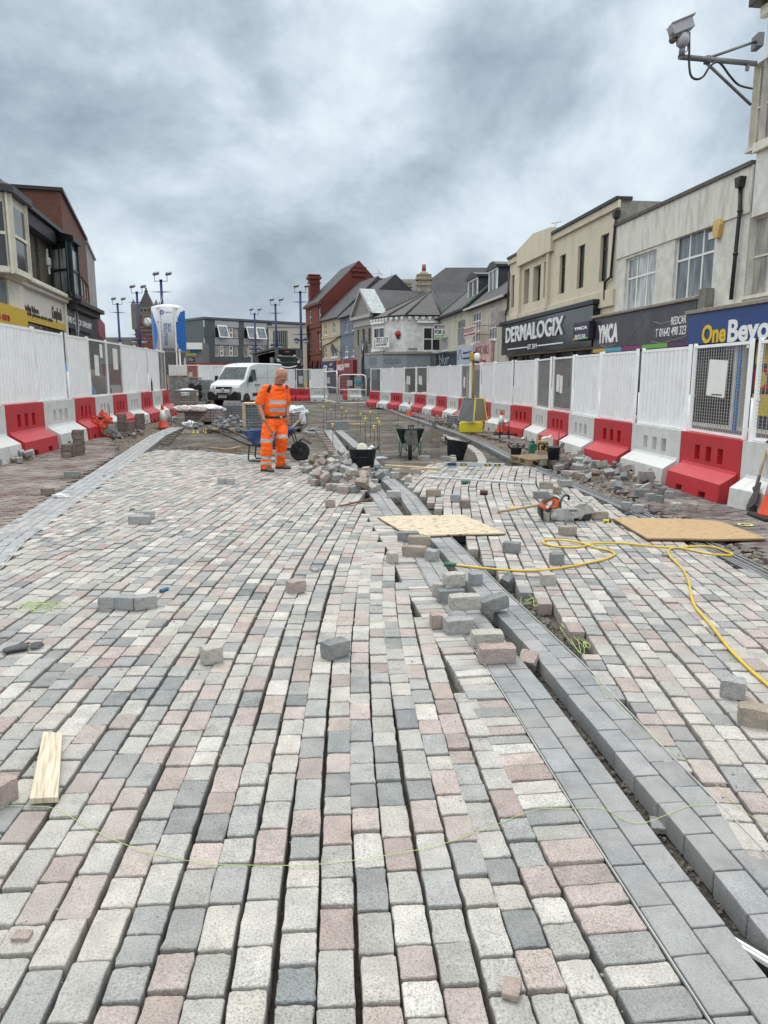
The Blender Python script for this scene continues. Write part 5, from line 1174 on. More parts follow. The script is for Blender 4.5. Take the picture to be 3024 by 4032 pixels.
cn = MB(); xe = b_.f(393, 1240, -.5)[0]; zz_ = b_.h(330, 1212, -.5); cn.box(-.1, xe, -.7, -.02, zz_, zz_ + .16); cn.box(-.1, xe - .2, -.55, -.02, zz_ - .2, zz_ - .003); cn.build('cornice', mat('dark_stone', (.06, .055, .05), .8, var=.3), b_.o, bevel=.02)
mt = MB(); q = tr1.f(186, 1030); mt.box(q[0] - .12, q[0] + .12, -.1, 0, q[1] - .12, q[1] + .12); mt.box(q[0] + .12, q[0] + .24, -.06, 0, q[1] - .18, q[1] + .12); mt.box(q[0] - .08, q[0] - .04, -.06, 0, q[1] + .12, q[1] + .4); mt.box(q[0] + .04, q[0] + .08, -.06, 0, q[1] - .4, q[1] - .12); mt.build('meter_box', M_WHITE, tr1.o, bevel=.01)
# big brick box building beyond
Yb = lpt(291); bb_ = Bld('brick_building', 'large plain red-brown brick building with a strip of white windows beyond the gallery', 291, Yb, 374, 38.4, 1)
b_ = bb_; M_BBR = brickmat('brown_red_brick', (.17, .065, .04), (.135, .05, .032), (.11, .07, .05), .24, .08, .012, bump=.6, dirt=(.08, .035, .025), dirtamt=.4)
b_.depth = 9; zt = (b_.h(291, 862) + b_.h(373, 1014)) / 2
wq0, wq1 = b_.h(340, 1180), b_.h(340, 1113)
for k in range(6): a = b_.f(311, 1150)[0]; c_ = b_.f(370, 1180)[0]; b_.win(a + (c_ - a) * k / 6 + .03, a + (c_ - a) * (k + 1) / 6 - .03, wq0, wq1, cols=1, rows=1, rec=.08, glass=GL_NET, sill=False, fw=.1)
b_.wall(zt, M_BBR); b_.box('coping', -.1, b_.W + .1, -.1, 9, zt, zt + .12, M_BLK)
gsb = Bld('rendered_building', 'narrow weathered grey rendered building at the end of the left terrace', 374, 39, 402, 45, 9)
b_ = gsb; zt = b_.h(388, 1062); b_.wall(zt, mat('weathered_render', (.30, .30, .29), .9, var=.3, dirt=(.1, .1, .1), dirtamt=.8, ds=1.0)); b_.box('coping', -.1, b_.W + .1, -.1, 9, zt, zt + .1, M_LG)
b_.box('sign_board', b_.f(384, 1300, -.3)[0], b_.W, -.35, 0, b_.h(390, 1340), b_.h(390, 1278), mat('red_sign', (.22, .02, .025)))
# ------------------------------------------------------------ barriers and hoarding panels
M_BRED = mat('red_plastic', (.46, .025, .035), .42, var=.10, vs=3, dirt=(.16, .05, .045), dirtamt=.35, ds=4)
M_BWHT = mat('white_plastic', (.60, .61, .60), .45, var=.06, vs=3, dirt=(.25, .24, .21), dirtamt=.55, ds=3)
M_PWHT = mat('white_steel', (.84, .85, .86), .35, 0, var=.04, vs=2, dirt=(.6, .59, .56), dirtamt=.3, ds=2.5)
BL, BH = 1.75, .82
def make_barrier(m, label, colour):
 """origin at the foot of the front upper face; x along the row, -y faces the site"""
 r = empty('road_barrier', label=label, cat='barrier')
 b = MB(); e = .03; W_ = BL - .015
 zs = .33
 holes = [(W_ * (.24 + .19 * k), W_ * (.24 + .19 * k) + .15, .45, .66) for k in range(3)]
 holes = [(h0 + .05, h1 + .05, a, c) for h0, h1, a, c in holes]
 b.plate(0, W_, zs, BH, holes, 0, .07, 0); 
 b.add([(0, .22, 0), (W_, .22, 0), (W_, .22, BH), (0, .22, BH)], [(3, 2, 1, 0)])
 for h_ in holes: b.box(h_[0] - .01, h_[1] + .01, .07, .10, h_[2] - .01, h_[3] + .01)
 b.add([(0, 0, BH), (W_, 0, BH), (W_, .22, BH), (0, .22, BH)], [(0, 1, 2, 3)])
 b.add([(0, 0, zs), (0, .22, zs), (0, .22, BH), (0, 0, BH)], [(0, 3, 2, 1)][::1]); b.add([(W_, 0, zs), (W_, .22, zs), (W_, .22, BH), (W_, 0, BH)], [(0, 1, 2, 3)])
 # interlocking lug on one end, a lower one on the other
 b.box(-.05, 0, .03, .19, .50, .66); b.box(W_, W_ + .05, .03, .19, .36, .50)
 body = b.build('barrier_body', m, r, bevel=.018)
 f = MB(); x0, x1 = .10, W_ - .06; n1, n2 = x0 + .34, x0 + .34 + .19; n3, n4 = x1 - .34 - .19, x1 - .34
 pr = [(.22, 0), (-.24, 0), (-.22, .24), (-.02, .36), (.0, .40), (.22, .40)]; pn = [(.22, .085), (-.233, .085), (-.22, .24), (-.02, .36), (.0, .40), (.22, .40)]
 for (a, c, q) in ((x0, n1, pr), (n1, n2, pn), (n2, n3, pr), (n3, n4, pn), (n4, x1, pr)): f.prism(q, 'x', a, c)
 f.box(0, x0, .0, .22, 0, .34); f.box(x1, W_, .0, .22, 0, .34)
 f.build('barrier_foot', m, r, bevel=.0)
 return r
def make_panel(kind):
 r = empty('hoarding_panel' if kind == 'w' else 'mesh_panel', cat='fence panel'); W_, H_ = BL - .17, 1.24
 f = MB()
 for x in (0, W_): f.box(x - .022, x + .022, -.022, .022, -.05, H_ + .03)
 f.box(.022, W_ - .022, -.018, .018, H_ - .04, H_); f.box(.022, W_ - .022, -.018, .018, .0, .035)
 f.build('frame', M_PWHT, r)
 if kind == 'w':
  s = MB(); n = 11; x = .022; st = (W_ - .044) / n; pts = []
  for k in range(n): pts += [(x + k * st, -.012), (x + k * st + st * .34, -.012), (x + k * st + st * .45, .05), (x + k * st + st * .89, .05)]
  pts.append((W_ - .022, -.012))
  v = [(p[0], p[1], .035) for p in pts] + [(p[0], p[1], H_ - .04) for p in pts]; k = len(pts)
  s.add(v, [(i, i + 1, i + 1 + k, i + k) for i in range(k - 1)])
  s.build('corrugated_sheet', M_PWHT, r)
 else:
  s = MB()
  for k in range(1, 22): x = W_ * k / 22; s.box(x - .0022, x + .0022, -.004, .004, .03, H_ - .03)
  for k in range(1, 28): z = H_ * k / 28; s.box(.02, W_ - .02, -.009, -.004, z - .0022, z + .0022)
  s.build('wire_grid', mat('zinc_wire', (.38, .38, .36), .5, .6), r)
 p = MB(); p.tube([(-.05, .01, -.25), (-.05, .01, .52)], .035, 8); p.box(-.075, .03, -.02, .03, .50, .53); p.build('post', M_PWHT, r)
 return r
protoB = {'r': make_barrier(M_BRED, '', 'red'), 'w': make_barrier(M_BWHT, '', 'white')}
protoP = {'w': make_panel('w'), 'm': make_panel('m')}
usedB, usedP = set(), set()
def inst(protos, used, k):
 if k in used: return dup(protos[k])
 used.add(k); return protos[k]
def polywalk(pts, pitch):
 seg = np.diff(pts, axis=0); L = np.hypot(*seg.T); cum = np.concatenate([[0], np.cumsum(L)]); out_ = []; s = 0
 while s + pitch * .99 < cum[-1]:
  q = []
  for t in (s, s + pitch):
   i = min(len(L) - 1, max(0, np.searchsorted(cum, t) - 1)); q.append(pts[i] + seg[i] * (t - cum[i]) / L[i])
  out_.append((q[0], q[1])); s += pitch
 return out_
def notice(parent, x0, x1, z0, z1, tilt=0, m=None):
 b = MB(); b.cbox(((x0 + x1) / 2, -.02, (z0 + z1) / 2), (x1 - x0, .006, z1 - z0), (0, tilt, 0)); return b.build('notice', m or M_WHITE, parent)
# right row, from the near end outwards
zr = .82
rp = [G(x, y, zr) for x, y in [(2916, 1734), (2662, 1693), (2496, 1669), (2355, 1649), (2256, 1632), (2168, 1618), (2103, 1605), (2035, 1597.5), (1969, 1590), (1928, 1586), (1815, 1569), (1749, 1562), (1666, 1554), (1572, 1548), (1495, 1543.5), (1449, 1541)]]
rp = np.array([[p.x, p.y] for p in rp]); d0 = rp[0] - rp[2]; d0 /= np.hypot(*d0); rp = np.vstack([rp[0] + d0 * 1.75 + np.array([.3, 0]), rp])
cells = polywalk(rp, BL)
ptR = 'mmwwwmmwwwmmwwwmmwwmmwww'
for i, (a, c) in enumerate(cells):
 # local x runs from the far end to the near end so that -y faces the site
 d = a - c; rz = math.atan2(d[1], d[0]); k = 'w' if i % 2 == 0 else 'r'
 nth = i // 2
 cn = 'white' if k == 'w' else 'red'
 ext = ' in the right-hand row'
 if i == 0: lb = 'white plastic barrier cut by the right edge of the photo behind the spade'
 else: lb = f'{cn} plastic water-filled barrier, {ORD[nth]} of the {cn} ones' + ext
 sc3 = (np.hypot(*d) / BL * 1.0, 1, 1)
 place(inst(protoB, usedB, k), (c[0], c[1], 0), rz, lb, sc3, 'barriers along the right side of the works')
 pk = ptR[i]
 W_ = np.hypot(*d)
 off = .10
 kind = 'white corrugated hoarding panel' if pk == 'w' else 'open wire mesh panel'
 cnt = ptR[:i].count(pk)
 pp_ = inst(protoP, usedP, pk); place(pp_, (c[0] + d[0] / W_ * .05 - d[1] / W_ * off, c[1] + d[1] / W_ * .05 + d[0] / W_ * off, BH + .01), rz + R(random.uniform(-1.2, 1.2)), f'{kind}, {ORD[cnt]} of its kind in the right-hand row', None, 'panels along the right side of the works')
 if i in (1,):
  pn_ = notice(pp_, .50, 1.02, .52, 1.02, R(3)); ln = MB(); ln.box(.65, .95, -.026, -.024, .54, .555); ln.build('pen_mark', M_BLK, pn_)
 if i in (5, 15, 16): notice(pp_, .35, .6, .45, .85); notice(pp_, .65, .85, .42, .82)
 if i == 11: notice(pp_, .5, .8, .4, .8)
# left row (a taller set), from the near end outwards
zl_ = 1.06
def lnode(px):
 k = (px - CX) / FOC * cp; Y = -6.04 / (k + .1); return np.array([-6.04 - .1 * Y, Y])
lp = np.array([lnode(x) for x in (-150, 8, 163, 287, 369, 439, 496, 551, 597, 636, 664)])
cl_ = list(zip(lp[:-1], lp[1:])); ptL = 'wwwwmmwwwmmww'
extra = []
for i, (a, c) in enumerate(cl_):
 d = c - a; rz = math.atan2(d[1], d[0]); W_ = np.hypot(*d); k = 'w' if i % 2 == 0 else 'r'; cn = 'white' if k == 'w' else 'red'
 lb = f'{cn} plastic water-filled barrier, {ORD[i // 2]} of the {cn} ones in the left-hand row'
 place(inst(protoB, usedB, k), (a[0], a[1], 0), rz, lb, (W_ / BL, 1.25, zl_ / BH), 'barriers along the left side of the works')
 pk = ptL[i]; cnt = ptL[:i].count(pk); kind = 'white corrugated hoarding panel' if pk == 'w' else 'open wire mesh panel'
 pp_ = inst(protoP, usedP, pk)
 place(pp_, (a[0] + d[0] / W_ * .06 - d[1] / W_ * .12, a[1] + d[1] / W_ * .06 + d[0] / W_ * .12, zl_ + .01), rz + R(random.uniform(-1.2, 1.2)), f'{kind}, {ORD[cnt]} of its kind in the left-hand row', (W_ / BL, 1, 1.30), 'panels along the left side of the works')
 if i == 4: notice(pp_, .42, .8, .45, .9, R(2)); notice(pp_, .95, 1.2, .85, 1.15)
 if i == 5: notice(pp_, .6, 1.1, .6, 1.1)
# round blue and brown cloth-covered displays glimpsed through the mesh
for (px, col, lb) in ((405 - 115, (.08, .20, .5), 'blue rounded sheeted heap behind the nearest left mesh panel'), (352, (.16, .13, .115), 'brown rounded sheeted heap behind the second left mesh panel')):
 pass
a_, c_ = cl_[4], cl_[5]
for (cell, col, nm, lb) in ((cl_[4], (.09, .22, .52), 'sheeted_heap', 'blue rounded sheeted heap behind the left mesh panel'), (cl_[5], (.15, .12, .11), 'sheeted_heap', 'brown rounded sheeted heap beside the blue one behind left mesh')):
 a, c = cell; m_ = (a + c) / 2; d = (c - a) / np.hypot(*(c - a)); nn = np.array([-d[1], d[0]])
 q = m_ + nn * 1.1; b = MB(); pr_ = [(.85, 0), (.92, .4), (.86, 1.2), (.7, 1.6), (.4, 1.82), (.12, 1.9), (.10, 2.05)]
 b.lathe(pr_, 24); o = b.build(nm, mat(nm + str(col[0]), col, .7, var=.25, vs=6), None, (q[0], q[1], 0)); tag(o, lb, 'heap')
 o.scale = (1.0, .8, 1)
# far row across the street
def far_fence(pxs, Y, kinds, z0=.0, h=2.1, note=''):
 pass
zf = .0
fc = [(665, 50), (735, 50), (784, 49.6), (905, 50.5), (1000, 51.5), (1100, 52), (1165, 52), (1222, 51.6), (1290, 51)]
fk = ['w', 'm', 'w', 'w', 'w', 'w', 'm', 'w']
fl_ = ['left of the silo foot', 'with a white notice, beside the pallets', 'behind the van, left part', 'behind the van, right part', 'right behind the worker', 'right of the worker under the lorry', 'right of the lorry with notices', 'beside the open gates']
for i in range(8):
 A_, B_ = P(*fc[i]), P(*fc[i + 1]); d = B_ - A_; n_ = max(1, round(d.length / 1.9))
 for j in range(n_):
  p0 = A_ + d * (j / n_); wd = d.length / n_
  ff = inst(protoP, usedP, fk[i]); zb = 1.1 if i < 4 else .85
  ex_ = f', {"left" if j == 0 else "right" if j == n_ - 1 else "middle"} one' if n_ > 1 else ''
  place(ff, (p0.x + .03, p0.y, zb), math.atan2(d.y, d.x), ('white hoarding' if fk[i] == 'w' else 'wire mesh') + ' panel in the far row ' + fl_[i] + ex_, (wd / BL, 1, 1.05), 'panels closing the far end of the works')
  if fk[i] == 'm': notice(ff, .3, .8, .3, .8, 0, mat('grey_board', (.42, .43, .44), .6)); notice(ff, 1.0, 1.3, .1, .4, 0, mat('poster_yellow', (.62, .48, .06)))
for i, (a, c, k, dd) in enumerate(((1115, 1163, 'r', 'right behind the worker'), (1163, 1219, 'r', 'at the far end beside the white one'), (1219, 1292, 'w', 'at the far end beside the gates'))):
 A_, B_ = P(a, 51.2), P(c, 51.2); o = inst(protoB, usedB, k)
 cn = 'red' if k == 'r' else 'white'
 place(o, (A_.x, A_.y, 0), 0, f'{cn} plastic barrier {dd}', ((B_ - A_).length / BL, 1, .98), 'barriers at the far end of the works')
for (px, Y, k, dd) in ((1352, 54, 'r', 'glimpsed through the gate'), (1372, 53, 'w', 'right behind the gate')):
 place(inst(protoB, usedB, k), tuple(P(px, Y)), R(20), f'{"red" if k == "r" else "white"} plastic barrier {dd}', (.55, 1, 1), 'barriers at the far end of the works')
def gate(x0, x1, Y0, Y1, h, lb, mid=True):
 A_, B_ = P(x0, Y0), P(x1, Y1); d = B_ - A_; L_ = d.length; r = empty('site_gate', A_, math.atan2(d.y, d.x), lb, 'gate'); b = MB(); c = .25
 b.tube([(0, 0, .05), (0, 0, h - c), (.05, 0, h - .06), (c, 0, h), (L_ - c, 0, h), (L_ - .05, 0, h - .06), (L_, 0, h - c), (L_, 0, .05)], .035, 6); b.tube([(0, 0, .12), (L_, 0, .12)], .03, 6); b.tube([(0, 0, h * .5), (L_, 0, h * .5)], .03, 6); b.build('frame', M_PWHT, r)
 g = MB()
 for k in range(1, 16): x = L_ * k / 16; g.box(x - .004, x + .004, -.004, .004, .12, h - .02)
 for k in range(1, 9): z = h * k / 9; g.box(0, L_, -.004, .004, z - .004, z + .004)
 g.build('wire_grid', mat('zinc_wire', (.38, .38, .36)), r); b = MB(); b.box(L_ * .3, L_ * .5, -.03, -.01, h * .62, h * .82); b.build('notice', mat('grey_board', (.42, .43, .44)), r)
 return r
gate(1276, 1327, 50, 44, 1.95, 'left leaf of the white tubular site gate beside the white barrier')
gate(1335, 1441, 44.5, 44.0, 1.75, 'right leaf of the white tubular site gate in front of the blue-shirted person')
# ------------------------------------------------------------ lamp posts
M_NAVY = mat('navy_paint', (.008, .014, .085), .35, var=.1)
M_GLOBE = mat('milky_glass', (.42, .42, .40), .2, var=.2)
M_FLOOD = mat('flood_grey', (.10, .10, .11), .5)
def make_lamp():
 r = empty('lamp_post'); H_ = 10.0
 b = MB(); b.tube([(0, 0, 0), (0, 0, 1.2), (0, 0, 5), (0, 0, H_)], [.17, .15, .14, .115], 12); b.lathe([(.14, H_), (.14, H_ + .12), (.02, H_ + .14)], 12); b.build('pole', M_NAVY, r)
 b = MB(); b.tube([(-.55, 0, H_ + .75), (-.55, 0, H_ - .02), (.55, 0, H_ - .02), (.55, 0, H_ + .75)], .035, 6); b.build('floodlight_bracket', M_BLK, r)
 for s in (-1, 1):
  b = MB(); b.cbox((s * .55 + .16, -.05, H_ + .62), (.5, .42, .2), (R(25), R(-8), 0)); fl__ = b.build('floodlight', M_FLOOD, r, bevel=.03); b = MB(); b.cbox((s * .55 + .16, -.1, H_ + .52), (.42, .34, .04), (R(25), R(-8), 0)); b.build('lens', GL_GREY, fl__)
 for (z, w_) in ((H_ - .95, .95), (5.35 + .55, .98)):
  b = MB(); b.prism([(-w_, .03), (-.1, -.03), (.1, -.03), (w_, .03), (.1, .06), (-.1, .06)], 'y', -.07, .07, M4=Matrix.Translation((0, 0, z))); b.build('crossbar', M_NAVY, r)
 for s in (-1, 1):
  b = MB(); b.lathe([(.03, .3), (.16, .27), (.28, .12), (.31, 0)], 16, c=(s * .48, 0, 5.3)); b.tube([(s * .1, 0, 5.3), (s * .48, 0, 5.3)], .04, 6); h_ = b.build('lamp_shade', M_NAVY, r)
  b = MB(); b.lathe([(.30, 0), (.26, -.14), (.14, -.24), (.01, -.27)], 16, c=(s * .48, 0, 5.298)); b.build('globe', M_GLOBE, h_)
 return r
lamp = make_lamp()
LP = [(462, 1190, 'leftmost blue lamp post, over the left hoarding'), (538, 1144, 'blue lamp post just left of the clock tower'), (633, 1096, 'tallest-looking blue lamp post, rising behind the silo'), (1002, 1230, 'shortest-looking blue lamp post before the grey office block'), (1084, 1193, 'middle of the three blue lamp posts left of the brick building'), (1182, 1142, 'blue lamp post closest to the red brick building')]
for i, (px, py, lb) in enumerate(LP):
 t_ = ray(px, py); Y = (10.12 - HH) / (t_.z / t_.y)
 o = lamp if i == 0 else dup(lamp)
 q = D(px, py, Y); q2 = (q.x, Y, -.1)
 place(o, q2, R(random.uniform(-8, 8)), lb, None, 'blue lamp posts down the street', 'lamp post')
# ------------------------------------------------------------ silo
si = empty('cement_silo', P(675, 60), R(4), 'white cement silo with blue curved sides and the words SILO SOLUTIONS', 'silo')
def zs_(py): return D(675, py, 60).z
Rr = 1.27; z0, z1 = zs_(1388), zs_(1212)
M_SW = mat('silo_white', (.66, .68, .70), .35, var=.04, vs=1)
b = MB(); b.lathe([(Rr, z0), (Rr, z1), (Rr * .96, z1 + .05), (Rr * .6, z1 + .18), (Rr * .2, z1 + .26), (.05, z1 + .27)], 48); b.build('silo_body', M_SW, si)
b = MB(); b.lathe([(.25, .9), (Rr * .98, z0 - .01), (Rr * .99, z0 - .005)], 40); b.build('hopper', mat('silo_grey', (.27, .27, .27), .5), si)
# the blue flame shapes on the shell: curved patches set 4 mm off it
b = MB(); n = 24
def blue(sgn):
 for k in range(n):
  for t0, t1 in ((k / n, (k + 1) / n),):
   def prof(t): return .42 + .72 * (math.sin(math.pi * min(1, max(0, t * .94 + .03))) ** .8) * (1 - .45 * t)
   rows = []
   for t in (t0, t1):
    z = z0 + .08 + (z1 - z0 - .3) * t; wd = prof(t) if t < .98 else .28
    rows.append([( (Rr + .006) * math.cos(a), (Rr + .006) * math.sin(a), z) for a in np.linspace(0, 1, 8) * wd * 1.05 + (-math.pi if sgn < 0 else -wd * 1.05)])
   v = rows[0] + rows[1]; b.add(v, [(i, i + 1, i + 9, i + 8) for i in range(7)], 0, True)
blue(-1); blue(1)
# wrap the flames past the limb so they continue round the back
for sgn in (0, 1):
 for k in range(n):
  t0, t1 = k / n, (k + 1) / n; rows = []
  for t in (t0, t1):
   z = z0 + .08 + (z1 - z0 - .3) * t
   base = math.pi if sgn == 0 else 0.0
   rows.append([((Rr + .006) * math.cos(a), (Rr + .006) * math.sin(a), z) for a in (np.linspace(-.6, 0, 6) + base if sgn == 0 else np.linspace(0, .6, 6))])
  b.add(rows[0] + rows[1], [(i, i + 1, i + 7, i + 6) for i in range(5)], 0, True)
b.build('blue_stripe', mat('silo_blue', (.01, .13, .44), .35, var=.05), si)
b = MB()
for x in (-.42, .72): b.box(x - .05, x + .05, -math.sqrt(Rr * Rr - x * x) - .12, -math.sqrt(Rr * Rr - x * x) - .02, .0, z1)
for z in (z1 - .1, z0 + (z1 - z0) * .68, z0 + .1):
 for x in (-.42, .72): b.box(x - .25, x + .22, -math.sqrt(Rr * Rr - x * x) - .04, -math.sqrt(Rr * Rr - x * x) + .25, z - .03, z + .03)
b.build('pipe_rail', M_WHITE, si)
for (x, y) in ((-.95, -.95), (.95, -.95), (.95, .95), (-.95, .95)):
 b = MB(); b.tube([(x * .92, y * .92, z0 + .2), (x * 1.05, y * 1.05, -.1)], .08, 8); b.build('leg', M_WHITE, si)
b = MB()
for s in (-.15, .15): b.tube([(s, -.3, z1 + .3), (s, -.3, z1 + .75), (s, .2, z1 + .8)], .02, 6)
for k in range(3): b.tube([(-.15, -.3, z1 + .4 + k * .15), (.15, -.3, z1 + .4 + k * .15)], .015, 6)
b.tube([(-.6, 0, z1 + .3), (-.35, .1, z1 + .95), (.5, .1, z1 + .95), (.7, 0, z1 + .3)], .018, 6); b.build('ladder', M_WHITE, si)
M_SBL = mat('silo_lettering', (.02, .10, .33), .4)
def curved_text(body, cx_, cz_, w_, h_, m, rot90=False, bold=.02):
 o = text_mesh('lettering', body, w_, h_, m, si, (0, 0, 0), rot=(0, 0, 0), ext=.002, bold=bold)
 for v in o.data.vertices:
  x, y = v.co.x, v.co.y
  if rot90: x, y = y, -x
  X = x + cx_; Zv = y + cz_; rr = Rr + .012 + v.co.z
  a = X / Rr; v.co = (rr * math.sin(a), -rr * math.cos(a), Zv)
def sx_(px): q = (px - 675) / FOC * 60; return Rr * math.asin(max(-1, min(1, q / Rr)))
curved_text('SOLUTIONS', sx_(675), zs_(1320), zs_(1277) - zs_(1363), .25, M_SBL, True)
curved_text('SILO', sx_(689), zs_(1294), zs_(1278) - zs_(1311), .25, M_SBL, True)
curved_text('MT0776', sx_(684), zs_(1380), .82, .21, M_BLK)
curved_text('TARMAC', sx_(688), zs_(1235), .55, .12, M_SBL, bold=0)
b = MB(); b.tube([(sx_(665) + .13 * math.cos(k * math.pi / 8), -math.sqrt(Rr * Rr - sx_(665) ** 2) - .03, zs_(1234) + .13 * math.sin(k * math.pi / 8)) for k in range(16)], .035, 6, closed=True); b.build('logo', M_SBL, si)
b = MB(); b.tube([(.95 + .15 * math.cos(k * math.pi / 6), -.95, zs_(1260) + .18 * math.sin(k * math.pi / 6)) for k in range(12)], .015, 5, closed=True); b.tube([(1.0, -.9, zs_(1365)), (.8, -1.1, zs_(1376)), (.75, -1.15, zs_(1388))], .03, 6); b.build('hose', M_BLK, si)
# ------------------------------------------------------------ van
M_VAN = mat('van_white', (.63, .65, .66), .22, var=.03, vs=1); M_VBK = mat('van_black', (.022, .023, .026), .5)
M_RUB = mat('rubber', (.018, .018, .018), .85); M_CHR = mat('chrome', (.6, .6, .6), .2, .9)
GL_SCR = glassmat('windscreen', (.055, .07, .07), .05); GL_LAMP = glassmat('headlamp_glass', (.5, .52, .53), .1)
van = empty('panel_van', D(880, 1592, 43.6).xy.to_3d(), R(-20), 'white panel van with black bumper parked nose towards the camera behind the worker', 'van')
# local: x to viewer's right across the nose, y away along the van (nose at y=0)
HWd = 1.0
side = [(0.0, .32), (-.02, .78), (.03, 1.0), (.16, 1.16), (.85, 1.42), (1.62, 2.22), (2.0, 2.40), (2.6, 2.46), (5.7, 2.46), (5.78, 2.3), (5.82, .36), (5.2, .30), (3.0, .28), (.6, .28)]
b = MB(); secs = [(-HWd + .0, 1.0), (-HWd * .80, 1.0)]
def sec(x, ins, top):
 o_ = []
 for (y, z) in side:
  f = 0
  if z > 1.3: f = (z - 1.3) * .085
  o_.append((x * (1 - (f / HWd if abs(x) > .5 else 0)), min(5.82 - ins, y + ins if y < 1 else y), z - (top if z > 2.3 else 0)))
 return o_
R_ = [sec(-HWd, .16, .10), sec(-HWd * .93, .05, .03), sec(-HWd * .6, .0, .0), sec(HWd * .6, .0, .0), sec(HWd * .93, .05, .03), sec(HWd, .16, .10)]
n = len(side); vs_ = [v for r_ in R_ for v in r_]; fs_v = []
for i in range(5):
 for j in range(n): fs_v.append((i * n + j, i * n + (j + 1) % n, (i + 1) * n + (j + 1) % n, (i + 1) * n + j))
fs_v += [tuple(range(n)), tuple(range(5 * n, 6 * n))[::-1]]
b.add(vs_, fs_v); bd = b.build('body', M_VAN, van, bevel=.03)
def vq(pts_, m, name, par=van, th=0):
 b2 = MB(); b2.add(pts_, [tuple(range(len(pts_)))]); return b2.build(name, m, par)
b = MB(); b.add([(-.86, .93, 1.47), (.86, .93, 1.47), (.74, 1.60, 2.17), (-.74, 1.60, 2.17)], [(0, 1, 2, 3)]); 
for v in range(4): x, y, z = b.v[v]; b.v[v] = (x, y - .035, z + .03)
ws = b.build('windscreen', GL_SCR, van)
for s in (-1, 1):
 X = s * (HWd + .004)
 g = MB(); g.add([(X * .995, 1.16, 1.40), (X * .995, 2.18, 1.42), (X * .955, 2.14, 2.06), (X * .955, 1.72, 2.06)], [(0, 1, 2, 3)]); g.build('side_window', GL_SCR, van)
 b = MB(); b.cbox((s * 1.17, 1.22, 1.50), (.2, .14, .38)); b.bar((s * .98, 1.3, 1.35), (s * 1.15, 1.22, 1.42), .06, .06); mm = b.build('door_mirror', M_VBK, van, bevel=.03); b = MB(); b.add([(s * 1.17 - .08, 1.30, 1.34), (s * 1.17 + .08, 1.30, 1.34), (s * 1.17 + .08, 1.30, 1.66), (s * 1.17 - .08, 1.30, 1.66)], [(3, 2, 1, 0)]); b.build('mirror_glass', GL_GREY, mm)
 hl = MB(); hl.add([(s * .60, -.012, .86), (s * .97, .16, .88), (s * 1.003, .42, 1.12), (s * .93, .22, 1.17), (s * .68, .06, 1.04)], [(0, 1, 2, 3, 4) if s > 0 else (4, 3, 2, 1, 0)]); hl.build('headlight', GL_LAMP, van)
 for wy in (.95, 4.6):
  M4 = Matrix.Translation((s * .86, wy, .25)) @ Matrix.Rotation(R(90) * s, 4, 'Y')
  b = MB(); b.lathe([(.20, .16), (.33, .17), (.345, .12), (.345, -.05), (.33, -.09), (.2, -.09)], 28, M4=M4); wl = b.build('wheel', M_RUB, van); b = MB(); b.lathe([(.01, .13), (.07, .15), (.08, .12), (.17, .14), (.20, .165), (.205, .10)], 20, M4=M4); b.build('rim', mat('wheel_steel', (.28, .29, .3), .4, .6), wl)
  b = MB(); b.lathe([(.42, .0), (.42, .145)], 24, M4=Matrix.Translation((s * .86, wy, .27)) @ Matrix.Rotation(R(90) * s, 4, 'Y')); b.build('wheel_arch', M_VBK, van)
 b = MB(); b.box(min(X, X + s * .02), max(X, X + s * .02), 1.65, 4.1, .50, .68); b.build('side_moulding', M_VBK, van)
 b = MB()
 for (y0, y1, z0_, z1_) in ((1.12, 1.14, .45, 1.4), (2.22, 2.235, .45, 2.15), (3.55, 3.565, .45, 2.3), (2.24, 5.6, 1.58, 1.592)): b.box(X - .003, X + .003, y0, y1, z0_, z1_)
 b.build('door_seam', mat('seam_grey', (.2, .2, .2), .6), van)
 b = MB(); b.box(X - .02, X + .03, 2.0, 2.15, 1.13, 1.19); b.box(X - .02, X + .03, 2.35, 2.5, 1.13, 1.19); b.build('door_handle', M_VBK, van)
b = MB(); b.prism([(-1.01, .27), (1.01, .27), (1.04, .50), (1.02, .74), (.78, .82), (.50, .60), (-.50, .60), (-.78, .82), (-1.02, .74), (-1.04, .50)], 'y', -.08, .30); b.build('bumper', M_VBK, van, bevel=.04)
b = MB(); b.add([(-.42, -.028, .62), (.42, -.028, .62), (.52, .03, 1.06), (-.52, .03, 1.06)], [(0, 1, 2, 3)]); gr = b.build('grille', M_VBK, van)
b = MB(); b.bar((-.60, .0, 1.07), (-.46, -.06, .60), .05, .10); b.bar((.60, .0, 1.07), (.46, -.06, .60), .05, .10); b.tube([(.10 * math.cos(k * math.pi / 8), -.06, .87 + .10 * math.sin(k * math.pi / 8)) for k in range(16)], .02, 6, closed=True); b.box(-.13, .13, -.07, -.05, .85, .89); b.build('badge', M_CHR, van)
b = MB(); b.box(-.27, .27, -.10, -.083, .42, .55); pl = b.build('number_plate', M_WHITE, van); text_mesh('lettering', 'SM15 JGV', .46, .08, M_BLK, pl, (0, -.105, .485), ext=.002, bold=.02)
b = MB(); b.bar((.0, .9, 1.43), (.55, .98, 1.5), .02, .02); b.bar((-.65, .9, 1.43), (-.1, .98, 1.5), .02, .02); b.build('wiper', M_VBK, van)
b = MB(); b.tube([(-.1, 1.75, 2.3), (-.12, 1.9, 2.6)], .012, 5); b.build('aerial', M_VBK, van)
